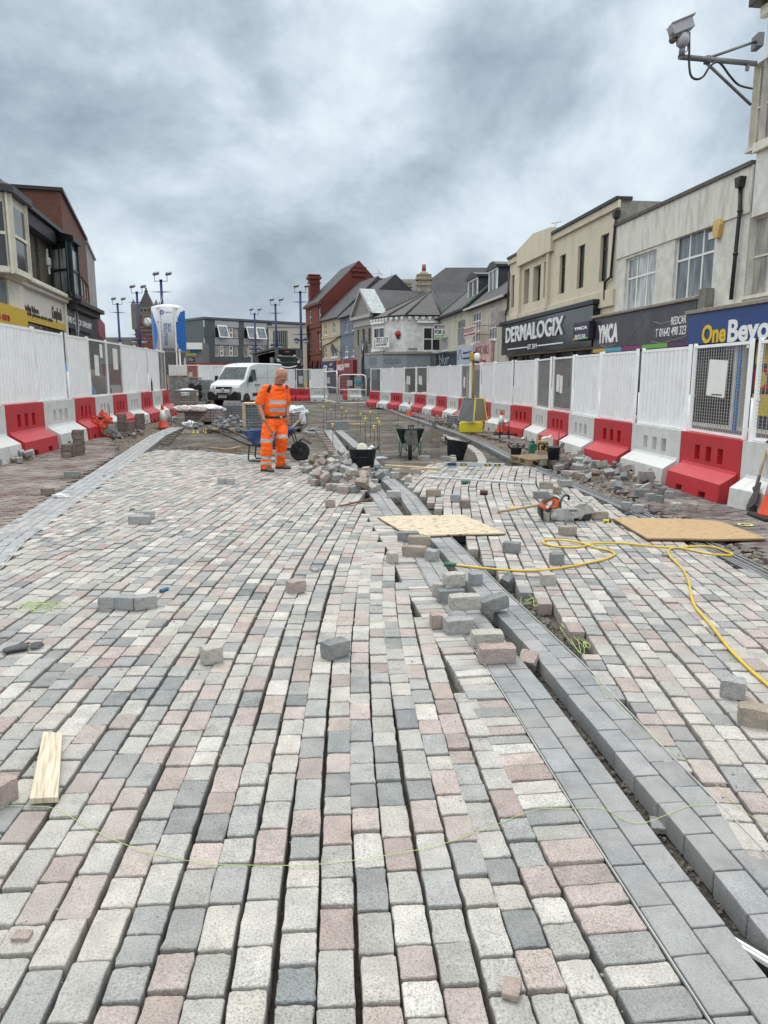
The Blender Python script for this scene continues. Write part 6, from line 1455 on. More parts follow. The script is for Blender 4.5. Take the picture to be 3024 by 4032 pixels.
# ------------------------------------------------------------ lorry behind the fence
Yk = 62
lo = empty('tipper_lorry', P(1085, Yk), 0, 'black tipper lorry with open body and headlights showing above the far fence', 'lorry')
def lq(px, py, Y=Yk): return D(px, py, Y) - P(1085, Yk)
M_LK = mat('lorry_black', (.02, .028, .026), .2, var=.15); M_LG2 = mat('lorry_grey', (.09, .09, .085), .6, var=.25)
z = lambda py: lq(1085, py).z
xw = lambda px: lq(px, 1400).x
b = MB(); x0, x1 = xw(1083), xw(1188)
b.prism([(x0 + .05, z(1456)), (x1 - .05, z(1456)), (x1 + .06, z(1440)), (x1 - .02, z(1418)), (x1 - .35, z(1404)), (x0 + .35, z(1402)), (x0 + .02, z(1416)), (x0 - .04, z(1440))], 'y', -1.2, .8); b.build('cab_front', M_LK, lo, bevel=.08)
b = MB(); b.box(x0 + .1, x1 - .1, -1.0, .8, -.1 + .5, z(1457)); b.build('cab_base', mat('lorry_green', (.045, .07, .06), .5), lo)
b = MB(); zc0 = z(1452); pts_ = []
pts_ = [(x0 + .45 + (x1 - x0 - .7) * k / 10, -1.24, z(1441) - .16 * math.sin(math.pi * k / 10)) for k in range(11)]; b.tube(pts_, [.03] + [.07] * 9 + [.03], 8, sq=1); b.build('chrome_strip', M_CHR, lo)
for (pa, pb, lbx) in ((1097, 1112, 0), (1176, 1187, 1)):
 b = MB(); a = xw(pa); c = xw(pb); b.prism([(a, z(1412)), (c - .05, z(1415)), (c, z(1428)), (a + .06, z(1424))] if lbx == 0 else [(a + .05, z(1422)), (c, z(1417)), (c - .02, z(1430)), (a, z(1430))], 'y', -1.26, -1.1); b.build('headlight', GL_LAMP, lo)
b = MB(); b.box(x0 - .28, x0 - .06, -.9, -.6, z(1434), z(1408)); b.build('mirror', mat('mirror_silver', (.35, .35, .35), .3, .5), lo)
b = MB()
for px in (1107, 1163): b.box(xw(px) - .09, xw(px) + .09, -.7, -.5, z(1404), z(1398))
b.build('beacon', GL_LAMP, lo)
text_mesh('lettering', 'GREEN URBAN SOLUTIONS', 1.2, .07, mat('dim_lettering', (.25, .26, .26), .5), lo, (xw(1143), -1.22, z(1428)))
# raised windshield box and tipper body
b = MB(); xa, xb = xw(1079), xw(1173); b.box(xa, xb, .9, 1.1, z(1405), z(1372)); b.box(xa, xb, .9, 3.2, z(1374), z(1370)); b.box(xa - .02, xa + .28, .6, 3.2, z(1440), z(1369)); b.box(xb - .25, xb, .6, 3.2, z(1420), z(1375)); hd = b.build('headboard', [M_LG2], lo)
b = MB(); b.box(xa + .3, xb - .26, .84, .9, z(1404), z(1376)); b.build('cab_window', GL_DARK, lo)
b = MB(); b.box(xw(1119), xw(1134), .80, .835, z(1387), z(1381)); rp_ = b.build('plate', mat('red_plate', (.45, .05, .04), .5), lo)
b = MB(); x3 = xw(980)
b.add([(x3, 1.2, z(1395)), (xa, 1.2, z(1371)), (xa, 3.8, z(1369)), (x3, 3.8, z(1393)), (x3, 1.2, z(1388)), (xa, 1.2, z(1364)), (xa, 3.8, z(1362)), (x3, 3.8, z(1386))], [(0, 3, 2, 1), (4, 5, 6, 7), (0, 1, 5, 4), (1, 2, 6, 5), (2, 3, 7, 6), (3, 0, 4, 7)])
b.bar((x3 + .1, 1.3, z(1396)), (x3 + .5, 1.3, z(1434)), .1, .35); b.bar((xw(1000), 1.4, z(1400)), (xw(1005), 1.4, z(1434)), .1, .2); b.build('tipper_roof', M_LG2, lo)
b = MB(); b.add([(x3 + .1, 3.7, .6), (xa, 3.7, .6), (xa, 3.7, z(1371)), (x3 + .1, 3.7, z(1394))], [(0, 1, 2, 3)]); b.box(x3 + .1, xa, 1.2, 3.7, .5, .9); b.build('tipper_body', mat('body_black', (.006, .006, .006), .9), lo)
b = MB(); b.box(x3 - .05, x3 + .1, 1.2, 3.7, z(1434), z(1398)); b.build('tailboard', mat('pale_steel', (.4, .4, .4), .5, .3), lo)
for y in (0, 3):
 for x in (x0 + .3, x1 - .3):
  b = MB(); b.lathe([(.2, -.14), (.5, -.14), (.5, .14), (.2, .14)], 20, M4=Matrix.Translation((x, y, .42)) @ Matrix.Rotation(R(90), 4, 'Y')); b.build('wheel', M_RUB, lo)
# ------------------------------------------------------------ cctv camera on its bracket, fixed to the One Beyond building
Yc = 15.8
cc = empty('cctv_camera', D(2700, 250, Yc), 0, 'grey cctv camera on a braced steel arm reaching from the tall white building', 'camera')
def cq(px, py, Y=Yc): return D(px, py, Y) - D(2700, 250, Yc)
M_CC = mat('camera_grey', (.38, .38, .40), .5, .1, var=.15); M_BR = mat('bracket_steel', (.17, .175, .18), .5, .5, var=.2)
Yw = 16.6
b = MB(); b.tube([cq(2676, 224), cq(2975, 251, Yw)], .055, 8); b.tube([cq(2684, 222), cq(2687, 184)], .06, 8)
b.tube([cq(2785, 230, Yc + .3), cq(2979, 162, Yw)], .03, 6); b.tube([cq(2782, 248, Yc + .3), cq(2956, 412, Yw)], .03, 6); b.tube([cq(2785, 222, Yc + .3), cq(2783, 250, Yc + .3)], .07, 8)
b.cbox(tuple(cq(2983, 165, Yw)), (.12, .3, .25)); b.cbox(tuple(cq(2943, 262, Yc + .7)), (.06, .06, .16)); b.build('arm', M_BR, cc)
b = MB(); p0, p1 = cq(2640, 126), cq(2722, 92); ax_ = (p1 - p0).normalized()
b.bar(tuple(p0), tuple(p1), .26, .2); b.bar(tuple(p0 + Vector((-.03, 0, .10))), tuple(p1 + Vector((.02, 0, .12))), .34, .03); b.build('camera_housing', M_CC, cc, bevel=.02)
b = MB(); b.bar(tuple(cq(2644, 145)), tuple(cq(2700, 128)), .2, .1); b.sphere(tuple(cq(2648, 157)), .07, 8); b.build('lamp_unit', mat('camera_dark', (.09, .08, .08), .5), cc)
b = MB(); b.lathe([(.05, -.13), (.11, -.09), (.13, .0), (.11, .10), (.04, .13)], 20, c=tuple(cq(2688, 158))); b.build('pan_head', M_CC, cc)
def sag(pts, k=10):
 pts = np.array([tuple(p) for p in pts]); return [tuple(v) for v in smoothline(pts, k)]
b = MB(); b.tube(sag([cq(2714, 128), cq(2714, 190), cq(2714, 260), cq(2722, 300), cq(2745, 312), cq(2770, 300), cq(2795, 262), cq(2822, 244), cq(2842, 255), cq(2875, 300, Yc + .4), cq(2910, 335, Yc + .6), cq(2962, 349, Yw)]), .022, 6); b.build('cable', M_BLK, cc)
b = MB(); b.tube(sag([cq(2690, 190), cq(2698, 203), cq(2706, 200), cq(2708, 170)]), .008, 5); b.build('wire', M_BLK, cc)
# ------------------------------------------------------------ loose setts and blocks
SC = {'pink': (.42, .32, .285), 'pale': (.48, .455, .405), 'grey': (.36, .365, .36), 'dark': (.20, .215, .22), 'brown': (.35, .28, .22), 'silver': (.44, .45, .44), 'char': (.20, .21, .225), 'brick': (.16, .10, .085), 'slate': (.27, .29, .31)}
SM = {k: stonemat('loose_' + k, c=tuple(.86 * q for q in v), sp_=.30 if k not in ('brick', 'char', 'slate') else .14) for k, v in SC.items()}
def stone_mesh(k, seed, sz=(.2, .1, .1), rough=1.0):
 rr = random.Random(seed); bm = bmesh.new(); bmesh.ops.create_cube(bm, size=1)
 bmesh.ops.subdivide_edges(bm, edges=bm.edges[:], cuts=4, use_grid_fill=True)
 for v in bm.verts:
  c = v.co
  ed = sum(1 for q in c if abs(abs(q) - .5) < 1e-4)
  p = Vector((c.x * sz[0], c.y * sz[1], c.z * sz[2]))
  if ed >= 2: p *= (1 - .035 * (ed - 1))
  nz = noise.noise_vector(p * 22 + Vector((seed * 3.7, 0, 0))) * .006 * rough + noise.noise_vector(p * 60 + Vector((seed, 4, 0))) * .0022 * rough
  v.co = p + nz
 for f in bm.faces: f.smooth = False
 me = bpy.data.meshes.new('sett'); bm.to_mesh(me); bm.free(); me.materials.append(SM[k]); return me
SMESH = {}
def stone(k, L=.2, W=.1, H=.1, name=None, base=None):
 key = (k, random.randrange(3)) if k not in ('brick', 'char', 'slate') else (k, 0)
 sz = (.2, .1, .1) if k not in ('brick',) else (.205, .10, .065)
 if key not in SMESH: SMESH[key] = stone_mesh(k, hash(key[0]) % 97 + key[1] * 7 if False else (len(SMESH) * 5 + 3), sz, 1.0 if k not in ('brick', 'char', 'slate') else .25)
 o = bpy.data.objects.new(name or ('paving_brick' if k == 'brick' else 'granite_sett' if k not in ('char', 'slate') else 'kerb_block'), SMESH[key]); col_.objects.link(o)
 o.scale = (L / sz[0], W / sz[1], H / sz[2]); return o
GRP = {'granite_sett': 'loose granite setts lying about the works', 'kerb_block': 'loose grey kerb blocks', 'paving_brick': 'loose brown paving bricks'}
def loose(x0, x1, yb, k, lb, rot=20, z0=0.0, H=.095, tilt=(0, 0), W=.1, L=None):
 px = (x0 + x1) / 2; g = G(px, yb, z0); d = g.y * cp + (HH - z0) * sp; wv = (x1 - x0) / FOC * d; r = R(rot)
 if L is None: L = max(.07, (wv - W * abs(math.sin(r))) / max(.3, abs(math.cos(r)))); L = min(L, .24)
 dep = (L * abs(math.sin(r)) + W * abs(math.cos(r))) / 2
 o = stone(k, L, W, H); o.location = (g.x * (1 + dep / g.y * .9), g.y + dep * .92, z0 + H / 2 + abs(math.sin(R(tilt[0]))) * W / 2 + abs(math.sin(R(tilt[1]))) * L / 2)
 o.rotation_euler = (R(tilt[0]), R(tilt[1]), r)
 cat = 'paving brick' if k == 'brick' else 'kerb block' if k in ('char', 'slate') else 'granite sett'
 return tag(o, lb, cat, GRP[o.name.split('.')[0]])
for a in [
 (502, 600, 2066, 'grey', 'long grey sett tied round with green string on the left field', 3), (565, 612, 2046, 'silver', 'bluish sett directly behind the string-tied sett', 10),
 (857, 890, 1907, 'silver', 'left of two pale cube setts left of the worker', 4), (891, 923, 1909, 'silver', 'right of two pale cube setts left of the worker', -4),
 (390, 494, 2404, 'grey', 'worn rounded sett, left of the row of three on the left field', 8), (456, 545, 2406, 'slate', 'middle blue-grey block of the row of three on the left field', -8), (520, 626, 2406, 'grey', 'right chiselled sett of the row of three on the left field', 24),
 (783, 886, 2622, 'pale', 'pale yellowish cube sett alone in the middle of the left field', 32), (1258, 1382, 2603, 'dark', 'dark speckled cube sett alone at the centre of the photo', 38), (1122, 1208, 2342, 'pink', 'pink-topped sett alone beyond the dark cube', 38),
 (-60, 70, 3190, 'pink', 'big rough pinkish sett cut by the left edge of the photo', 70),
 (1879, 2031, 2618, 'pink', 'pink granite sett lying on the grey kerb course', 6), (1852, 1982, 2556, 'pale', 'pale sett just behind the pink sett on the kerb', 4),
 (1742, 1866, 2503, 'grey', 'lower grey sett of the two-high stack beside the kerb', 14), (1691, 1743, 2478, 'pink', 'small pinkish cube left of the two-high stack', 5),
 (1716, 1830, 2378, 'dark', 'dark lower sett of the farther two-high stack beside the kerb', 10), (1712, 1745, 2350, 'pale', 'small pale sett behind the farther stack', 80), (1843, 1899, 2308, 'slate', 'small blue-grey cube standing on the raised kerb course', 12),
 (1581, 1683, 2196, 'brown', 'long rough brown sett near the plywood board', -12), (1670, 1733, 2212, 'grey', 'grey sett touching the long brown sett', -30), (1604, 1697, 2152, 'brown', 'rough brown sett against the plywood corner', -8), (1564, 1650, 2134, 'dark', 'dark angular sett on the near edge of the pale plywood', 2),
 (1519, 1570, 2221, 'pale', 'small pale cube left of the brown setts by the plywood', 25), (1976, 2053, 2180, 'dark', 'dark angular sett right of the pale plywood', -22), (2164, 2218, 2224, 'dark', 'dark cube with pink chalk inside the hose loop', 4), (2127, 2184, 2309, 'pale', 'pale cube standing just below the hose', 4),
 (2823, 2940, 2762, 'grey', 'grey cube sett near the right edge beside the hose', -28), (2895, 3060, 2885, 'brown', 'brown-topped big cube sett cut by the right edge', -24), (2199, 2268, 2110, 'brown', 'brown-pink sett lying in front of the cut-off saw', 4), (2326, 2392, 2048, 'brown', 'granite sett with green string behind the saw blade', 2),
 (1278, 1322, 1998, 'pink', 'pinkish cube alone just in front of the big heap', 10), (1521, 1580, 1962, 'pale', 'yellowish sett set across the grey kerb lines', 3), (1676, 1736, 1955, 'brown', 'brown-topped sett on the far part of the right field', 3), (1771, 1818, 1978, 'slate', 'blue-grey sett on the far part of the right field', -14), (1808, 1851, 2001, 'brick', 'dark red-brown brick on the right field', 6),
 (2100, 2160, 1964, 'dark', 'dark sett under a brown one behind the saw handle', 4), (2178, 2209, 1945, 'brown', 'small brown cube left of the drainage channel', 4), (1616, 1659, 1869, 'pink', 'pinkish sett at the far left corner of the right field', 3), (1594, 1621, 1901, 'pale', 'pale sett at the left rim of the right field', 60), (2199, 2251, 1917, 'grey', 'flat grey sett leaning on the drainage channel', 6),
 (253, 319, 1881, 'dark', 'dark sett lying on the left brick paving', 2), (164, 213, 1951, 'brick', 'brown brick at the edge of the left paving by the litter', 6), (246, 279, 1804, 'brick', 'small red brick alone in front of the left brick stacks', 10),
 (741, 784, 1773, 'brick', 'dark brick on the far edge of the left field', 2),
 (2442, 2487, 2009, 'slate', 'blue-grey cube beside the channel below the right heap', -20), (2488, 2532, 2020, 'grey', 'pale-topped cube nearest the channel below the right heap', 8), (2540, 2578, 1973, 'slate', 'slate cube in the row right of the right heap', 12), (2577, 2614, 1981, 'dark', 'dark wedge sett right of the slate cube', 32), (2590, 2622, 1949, 'dark', 'dark tilted cube with a string end at the right heap', 30), (2615, 2653, 1963, 'slate', 'blue-grey cube at the right end of the right heap', -12),
 (2638, 2680, 2012, 'pale', 'pale speckled cube alone on the purple paving', 6), (2706, 2751, 2017, 'brown', 'worn brown cube rightmost on the purple paving', -28), (2496, 2558, 1954, 'dark', 'long grey sett in front of the upright slab', 2), (2632, 2663, 1909, 'brick', 'brick lying at the foot of a white barrier', 2),
 (2012, 2040, 1796, 'brick', 'brick beyond the small right bucket', 4), (1690, 1733, 1748, 'brick', 'dark brick lying right of the sand heap', 0), (1735, 1765, 1738, 'pale', 'pale cut sett standing right of the sand heap', -50),
 (1647, 1688, 1814, 'brown', 'lower brown block beside the green wheelbarrow wheel', 2),
 (1735, 1775, 1816, 'slate', 'slate kerb block right of the green wheelbarrow', 4), (1772, 1795, 1812, 'grey', 'small sett left of the tilted bucket', 10),
]: loose(*a[:4], a[4], rot=a[5])
g = loose(1737, 1866, 2441, 'pale', 'upper pale sett of the two-high stack beside the kerb', rot=10, z0=0); g.location.z = .15; g.location.y -= .13; g.location.x += .03
g = loose(1737, 1830, 2354, 'pale', 'upper pale sett of the farther two-high stack beside the kerb', rot=16); g.location.z = .145; g.location.y -= .06
g = loose(1884, 2004, 2425, 'dark', 'dark sett propped up across the kerb trench', rot=14, tilt=(0, -14))
g = loose(2049, 2112, 2660, 'pink', 'pinkish wedge sett standing on end in the kerb trench', rot=62, z0=-.085, tilt=(0, 60)); 
g = loose(1971, 2018, 2332, 'dark', 'dark speckled sett tilted in the gap beside the right field', rot=-30, z0=-.08, tilt=(30, 20))
g = loose(2103, 2160, 1940, 'brown', 'brown sett resting on the dark one behind the saw handle', rot=-14); g.location.z = .14; g.location.y -= .3
g = loose(1655, 1688, 1806, 'slate', 'blue-grey block on top beside the green wheelbarrow wheel', rot=4); g.location.z = .10; g.location.y = 14.0; g.location.x *= .97
g = loose(1773, 1796, 1838, 'pale', 'small pale sett standing on the spirit level', rot=6); g.location.z = .12
slab = loose(1023, 1072, 1891, 'pale', 'thin flat stone chip left of the worker', rot=6, H=.03)
up = loose(2506, 2576, 1919, 'grey', 'broken grey slab standing on edge in the right heap', rot=4, H=.24, W=.06)
def heap(poly_px, n, ks, lb, zbase=0.0, hmax=.26, dims=None, seed=1, tilt=38, group=None, core=None, name=None):
 rr = random.Random(seed); poly = gp(poly_px, zbase); mn, mx_ = poly.min(0), poly.max(0); c = poly.mean(0) if core is None else np.array(G(*core, zbase)[:2]); k_ = 0; tries = 0; put = []
 while k_ < n and tries < 9000:
  tries += 1
  x, y = rr.uniform(mn[0], mx_[0]), rr.uniform(mn[1], mx_[1])
  if not inpoly(poly, np.array([x]), np.array([y]))[0]: continue
  rel = max(0, 1 - math.hypot((x - c[0]) / ((mx_[0] - mn[0]) * .5), (y - c[1]) / ((mx_[1] - mn[1]) * .5)))
  near = [q for q in put if math.hypot(q[0] - x, q[1] - y) < .115]
  z = zbase + (max([q[2] for q in near]) + .078 - zbase if near else 0)
  if z - zbase > hmax * rel + .04: continue
  k = rr.choice(ks); lift = z > zbase + .01
  o = stone(k, rr.uniform(.13, .2), .1, .095 if k != 'brick' else .065)
  tx, ty = (rr.uniform(-tilt, tilt), rr.uniform(-tilt, tilt)) if (lift or rr.random() < .25) else (0, 0)
  o.location = (x, y, z + .048 + (.02 if (tx or ty) else 0)); o.rotation_euler = (R(tx), R(ty), rr.uniform(0, 3.14)); put.append((x, y, z)); k_ += 1
  desc = {'pink': 'pinkish', 'pale': 'pale', 'grey': 'grey', 'dark': 'dark', 'brown': 'brownish', 'silver': 'silver-grey', 'char': 'charcoal', 'brick': 'brown', 'slate': 'blue-grey'}[k]
  kind = 'brick' if k == 'brick' else 'kerb block' if k in ('char', 'slate') else 'granite sett'
  tag(o, f'{desc} {kind} {lb}', kind, f'{desc} {kind}s {lb}')
GR = ['pink', 'pale', 'grey', 'brown', 'grey', 'silver', 'pink']
heap([(1150, 1850), (1180, 1815), (1300, 1790), (1390, 1790), (1420, 1850), (1470, 1900), (1480, 1935), (1400, 1945), (1320, 1935), (1250, 1925), (1220, 1890)], 88, GR, 'in the big heap left of the large bucket', 0, .42, seed=4)
heap([(1210, 1862), (1232, 1905), (1330, 1940), (1460, 1955), (1500, 1935), (1420, 1900), (1330, 1880)], 34, GR + ['slate'], 'along the front of the big heap', 0, .22, seed=8)
heap([(1440, 1850), (1560, 1850), (1570, 1880), (1500, 1905), (1450, 1880)], 9, ['pale', 'slate', 'dark'], 'beside the large bucket over the kerb lines', 0, .1, seed=5)
heap([(2180, 1835), (2320, 1820), (2430, 1845), (2560, 1885), (2600, 1920), (2560, 1945), (2440, 1940), (2300, 1900), (2210, 1870)], 78, ['pink', 'pale', 'grey', 'brown', 'dark', 'silver', 'brick'], 'in the spread heap by the right barriers', -.03, .2, seed=6)
heap([(2080, 1812), (2190, 1800), (2330, 1790), (2330, 1825), (2230, 1845), (2120, 1830)], 30, ['pink', 'pale', 'pink', 'silver'], 'on and round the small pallet by the right barriers', .0, .3, seed=7, tilt=6)
heap([(811, 1693), (860, 1662), (930, 1655), (966, 1675), (962, 1698), (880, 1702)], 46, ['slate', 'char', 'slate', 'silver'], 'in the heap on the pallet left of the worker', GZ + .1, .42, seed=9)
heap([(740, 1672), (800, 1668), (812, 1700), (760, 1706)], 16, ['char', 'slate'], 'left of the heaped pallet near the yellow caps', GZ, .2, seed=10)
heap([(20, 1790), (130, 1800), (150, 1825), (60, 1830), (-60, 1825)], 12, ['grey', 'brown', 'silver'], 'at the foot of the nearest red barrier on the left', 0, .08, seed=11)
heap([(430, 1712), (560, 1695), (560, 1720), (440, 1735)], 24, ['brick', 'dark'], 'lying flat before the left brick stacks', -.03, .06, seed=12)
heap([(1700, 1650), (1740, 1640), (1850, 1670), (1820, 1690), (1730, 1680)], 26, ['brick', 'brick', 'pale'], 'in the strip below the sandbag stack', -.03, .14, seed=13)
heap([(1190, 1690), (1250, 1690), (1260, 1715), (1200, 1720)], 16, ['grey', 'silver'], 'right of the worker beyond the wheelbarrow', GZ, .12, seed=14)
heap([(640, 1640), (700, 1650), (700, 1690), (650, 1680)], 18, ['brick', 'slate', 'char'], 'at the far end of the left band by the cone', GZ, .16, seed=15)
# blocks stepping out along the edges of the kerb courses at the far end
for (p0, p1, n, nm) in (((742, 1752), (660, 1800), 0, ''), ((1300, 1785), (1210, 1700), 0, '')): pass
def steps(pts_px, n, lb, ks, z):
 for i in range(n):
  t = i / (n - 1); x = pts_px[0][0] + (pts_px[1][0] - pts_px[0][0]) * t; y = pts_px[0][1] + (pts_px[1][1] - pts_px[0][1]) * t
  g = G(x, y, z); k = random.choice(ks); o = stone(k, .2, .1, .09); o.location = (g.x, g.y, z + .045); o.rotation_euler = (0, 0, R(random.uniform(-8, 8)))
  kind = 'brick' if k == 'brick' else 'granite sett'
  tag(o, f'{"dark" if k == "brick" else k} {kind} {lb}', kind, f'{k} {kind}s {lb}')
steps([(652, 1756), (716, 1690)], 8, 'in the row stepping along the left band', ['brick'], GZ)
steps([(1262, 1716), (1318, 1790)], 8, 'in the row stepping along the far kerb lines', ['pink', 'brown'], GZ)
def stack(px, yb, nx, ny, nz, rz, k, lb, z0=0.0, gap=.004, dims=(.205, .1, .065), jit=.012, top=None, ny2=1):
 g = G(px, yb, z0); rr = random.Random(int(px)); ca, sa = math.cos(R(rz)), math.sin(R(rz)); nn = 0
 for l in range(nz):
  for i in range(nx):
   for j in range(ny):
    if l == nz - 1 and top is not None and (i * ny + j) >= top: continue
    cross = l % 2
    u, v = ((i + .5 - nx / 2) * (dims[0] + gap), (j + .5 - ny / 2) * (dims[1] + gap))
    o = stone(k, dims[0], dims[1], dims[2]); u += rr.uniform(-jit, jit); v += rr.uniform(-jit, jit)
    o.location = (g.x + u * ca - v * sa, g.y + ny * dims[1] / 2 + u * sa + v * ca, z0 + dims[2] * (l + .5)); o.rotation_euler = (0, 0, R(rz + rr.uniform(-3, 3)))
    kind = 'brick' if k == 'brick' else 'kerb block'
    tag(o, f'{"brown" if k == "brick" else "blue-grey"} {kind} {lb}', kind, f'{kind}s {lb}')
stack(305, 1790, 1, 2, 8, 4, 'brick', 'in the tall near stack on the left paving')
stack(262, 1800, 1, 2, 4, -6, 'brick', 'in the low stack beside the tall near one')
stack(476, 1708, 1, 3, 9, 2, 'brick', 'in the stack beside the red jacket', -.03)
stack(512, 1712, 1, 2, 6, 8, 'brick', 'in the lower stack behind the jacket stack', -.03)
stack(547, 1695, 1, 3, 8, -4, 'brick', 'in the stack nearest the left cone', -.03)
stack(410, 1690, 2, 1, 7, 10, 'brick', 'in the stack behind the red jacket', -.03)
# ------------------------------------------------------------ pallets and packs
M_WOOD = mat('pallet_wood', (.27, .19, .11), .85, var=.3, vs=12); M_WOODP = mat('fresh_timber', (.55, .41, .24), .75, var=.2, vs=10)
def pallet(px, yb, w_, d_, rz, lb, z0=GZ):
 g = G(px, yb, z0); r = empty('pallet', (g.x, g.y + d_ / 2, z0), R(rz), lb, 'pallet', 'wooden pallets about the site')
 b = MB()
 for k in range(6): y = -d_ / 2 + (d_ - .09) * k / 5; b.box(-w_ / 2, w_ / 2, y, y + .09, .10, .12)
 b.build('deck_boards', M_WOOD, r); b = MB()
 for x in (-w_ / 2, -.05, w_ / 2 - .1):
  for y in (-d_ / 2, -.05, d_ / 2 - .1): b.box(x, x + .1, y, y + .1, .02, .098)
  b.box(x, x + .1, -d_ / 2, d_ / 2, 0, .018)
 b.build('blocks', M_WOOD, r); return r
M_PACK = brickmat('packed_blocks', (.22, .24, .26), (.17, .18, .20), (.04, .04, .04), .21, .085, .008, bump=.6)
M_PINKP = brickmat('packed_setts', (.36, .29, .27), (.30, .26, .25), (.06, .05, .05), .2, .1, .01, bump=.7)
M_FILM = mat('polythene', (.62, .64, .66), .18, var=.1, vs=5)
M_SHEET = mat('shrink_wrap', (.25, .255, .26), .25, var=.45, vs=5, dirt=(.5, .5, .5), dirtamt=.6, ds=6)
def pack(px, yb, w_, d_, h_, rz, m, lb, z0=GZ, straps=True, wood=False, pal=True):
 g = G(px, yb, z0); r = empty('block_pack', (g.x, g.y + d_ / 2, z0), R(rz), lb, 'pack of blocks')
 b = MB(); b.box(-w_ / 2, w_ / 2, -d_ / 2, d_ / 2, .125, h_); b.build('blocks', m, r, bevel=.01)
 if straps:
  b = MB()
  for x in (-w_ * .2, w_ * .25): b.box(x, x + .02, -d_ / 2 - .006, d_ / 2 + .006, .12, h_ + .006)
  b.build('strap', mat('green_strap', (.08, .14, .11), .5), r)
 if wood:
  b = MB(); b.box(-w_ / 2 - .04, -w_ / 2 + .06, -d_ / 2 - .05, -d_ / 2 - .005, 0, h_); b.box(-w_ / 2 - .04, w_ / 2, -d_ / 2 - .05, d_ / 2, h_ + .007, h_ + .06); b.build('timber_frame', M_WOODP, r)
 b = MB(); b.box(-w_ / 2, w_ / 2, -d_ / 2, d_ / 2, .09, .12)
 for x in (-w_ / 2, -.05, w_ / 2 - .1): b.box(x, x + .1, -d_ / 2, d_ / 2, 0, .085)
 b.build('pallet_base', M_WOOD, r); return r
def cloth(name, c, sz, m, lb, cat, seed=1, rz=0, amp=.3, parts=None, group=None, fold=9.0):
 """crumpled sheet or bag: a dented, folded closed surface resting on what is below it"""
 bm = bmesh.new(); bmesh.ops.create_icosphere(bm, subdivisions=5, radius=1)
 for v in bm.verts:
  p = v.co.copy(); n_ = noise.noise(p * 1.6 + Vector((seed, 0, 0))) * amp + abs(noise.noise(p * fold * .45 + Vector((0, seed, 0)))) * amp * .9 - amp * .25 + abs(noise.noise(p * fold + Vector((0, seed, 3)))) * amp * .3
  p *= (1 + n_); z = max(-.55, p.z); v.co = Vector((p.x * sz[0] / 2, p.y * sz[1] / 2, (z + .55) / 1.55 * sz[2]))
 for f in bm.faces: f.smooth = True
 me = bpy.data.meshes.new(name); bm.to_mesh(me); bm.free(); me.materials.append(m)
 o = bpy.data.objects.new(name, me); col_.objects.link(o); o.location = c; o.rotation_euler = (0, 0, R(rz)); return tag(o, lb, cat, group)
pack(705, 1590, 1.3, 1.1, 1.75, 3, M_SHEET, 'tall grey shrink-wrapped pack below the silo, leftmost at the back', wood=True)
pack(764, 1589, .62, 1.1, 1.65, 3, M_SHEET, 'narrow wrapped pack in a timber frame behind the black pipes', wood=True)
pack(812, 1588, .72, 1.1, 1.5, 3, M_SHEET, 'wrapped pack half hidden behind the left mirror of the van')
pack(727, 1606, 1.22, 1.0, .98, 5, M_PINKP, 'pack of setts under a white sheet before the wrapped packs')
gq = G(727, 1606, GZ); cloth('polythene_sheet', (gq.x, gq.y + .5, GZ + .62), (1.32, 1.1, .45), M_FILM, 'white sheet draped over the pack left of the black pipes', 'sheet', 3, amp=.12)
pack(740, 1624, 1.25, 1.0, .50, -3, M_PINKP, 'low pack of pinkish bags and setts behind the left cone')
M_BAG = mat('sand_bag', (.58, .50, .49), .6, var=.25, vs=6)
for i in range(7):
 gq = G(700 + i * 14, 1618, GZ + .5); cloth('sandbag', (gq.x, gq.y + .3 + (i % 2) * .25, GZ + .48), (.5, .38, .2), M_BAG, 'crumpled pinkish white bag on the low pack behind the left cone', 'bag', i, rz=i * 40, amp=.2, group='bags on the low pack behind the left cone')
pack(800, 1670, 1.30, .9, .56, -6, M_PINKP, 'pack of pinkish setts half covered with polythene, left of the grey stack', straps=True)
gq = G(795, 1668, GZ); cloth('polythene_sheet', (gq.x + .1, gq.y + .4, GZ + .38), (1.35, 1.0, .30), M_FILM, 'crumpled clear polythene over the pinkish sett pack', 'sheet', 8, amp=.25)
pack(924, 1664, .84, .8, .66, 2, M_PACK, 'stack of blue-grey kerb blocks in front of the van', straps=False)
for i in range(7): gq = G(888 + i * 12, 1663, GZ); o = stone('slate', .2, .1, .09); o.location = (gq.x, gq.y + .2 + .2 * (i % 2), GZ + .66 + .046); tag(o, 'blue-grey kerb block loose on top of the stack before the van', 'kerb block', 'kerb blocks loose on the stack before the van')
pack(1022, 1700, .98, .9, .84, 2, M_PACK, 'strapped pack of grey blocks with timber frame behind the worker', wood=True)
pack(1165, 1700, .55, .8, .62, -4, M_PINKP, 'pack of grey setts partly under white polythene right of the worker')
gq = G(1165, 1700, GZ); cloth('polythene_sheet', (gq.x - .02, gq.y + .35, GZ + .52), (.72, .7, .28), M_FILM, 'white polythene bunched over the pack right of the worker', 'sheet', 12, amp=.3)
cloth('polythene_sheet', (gq.x + .22, gq.y - .02, GZ + .25), (.2, .2, .4), M_FILM, 'white rag of polythene hanging at the right corner of that pack', 'sheet', 13, amp=.3)
pallet(886, 1706, 1.3, .9, 0, 'pallet carrying the heap of grey blocks')
pallet(2150, 1832, .95, .8, 14, 'small pallet with setts, radio and containers by the right barriers', 0)
pack(1816, 1690, .72, .7, .44, 14, M_PACK, 'small stack of blue-grey blocks on a pallet beside the solar tower')
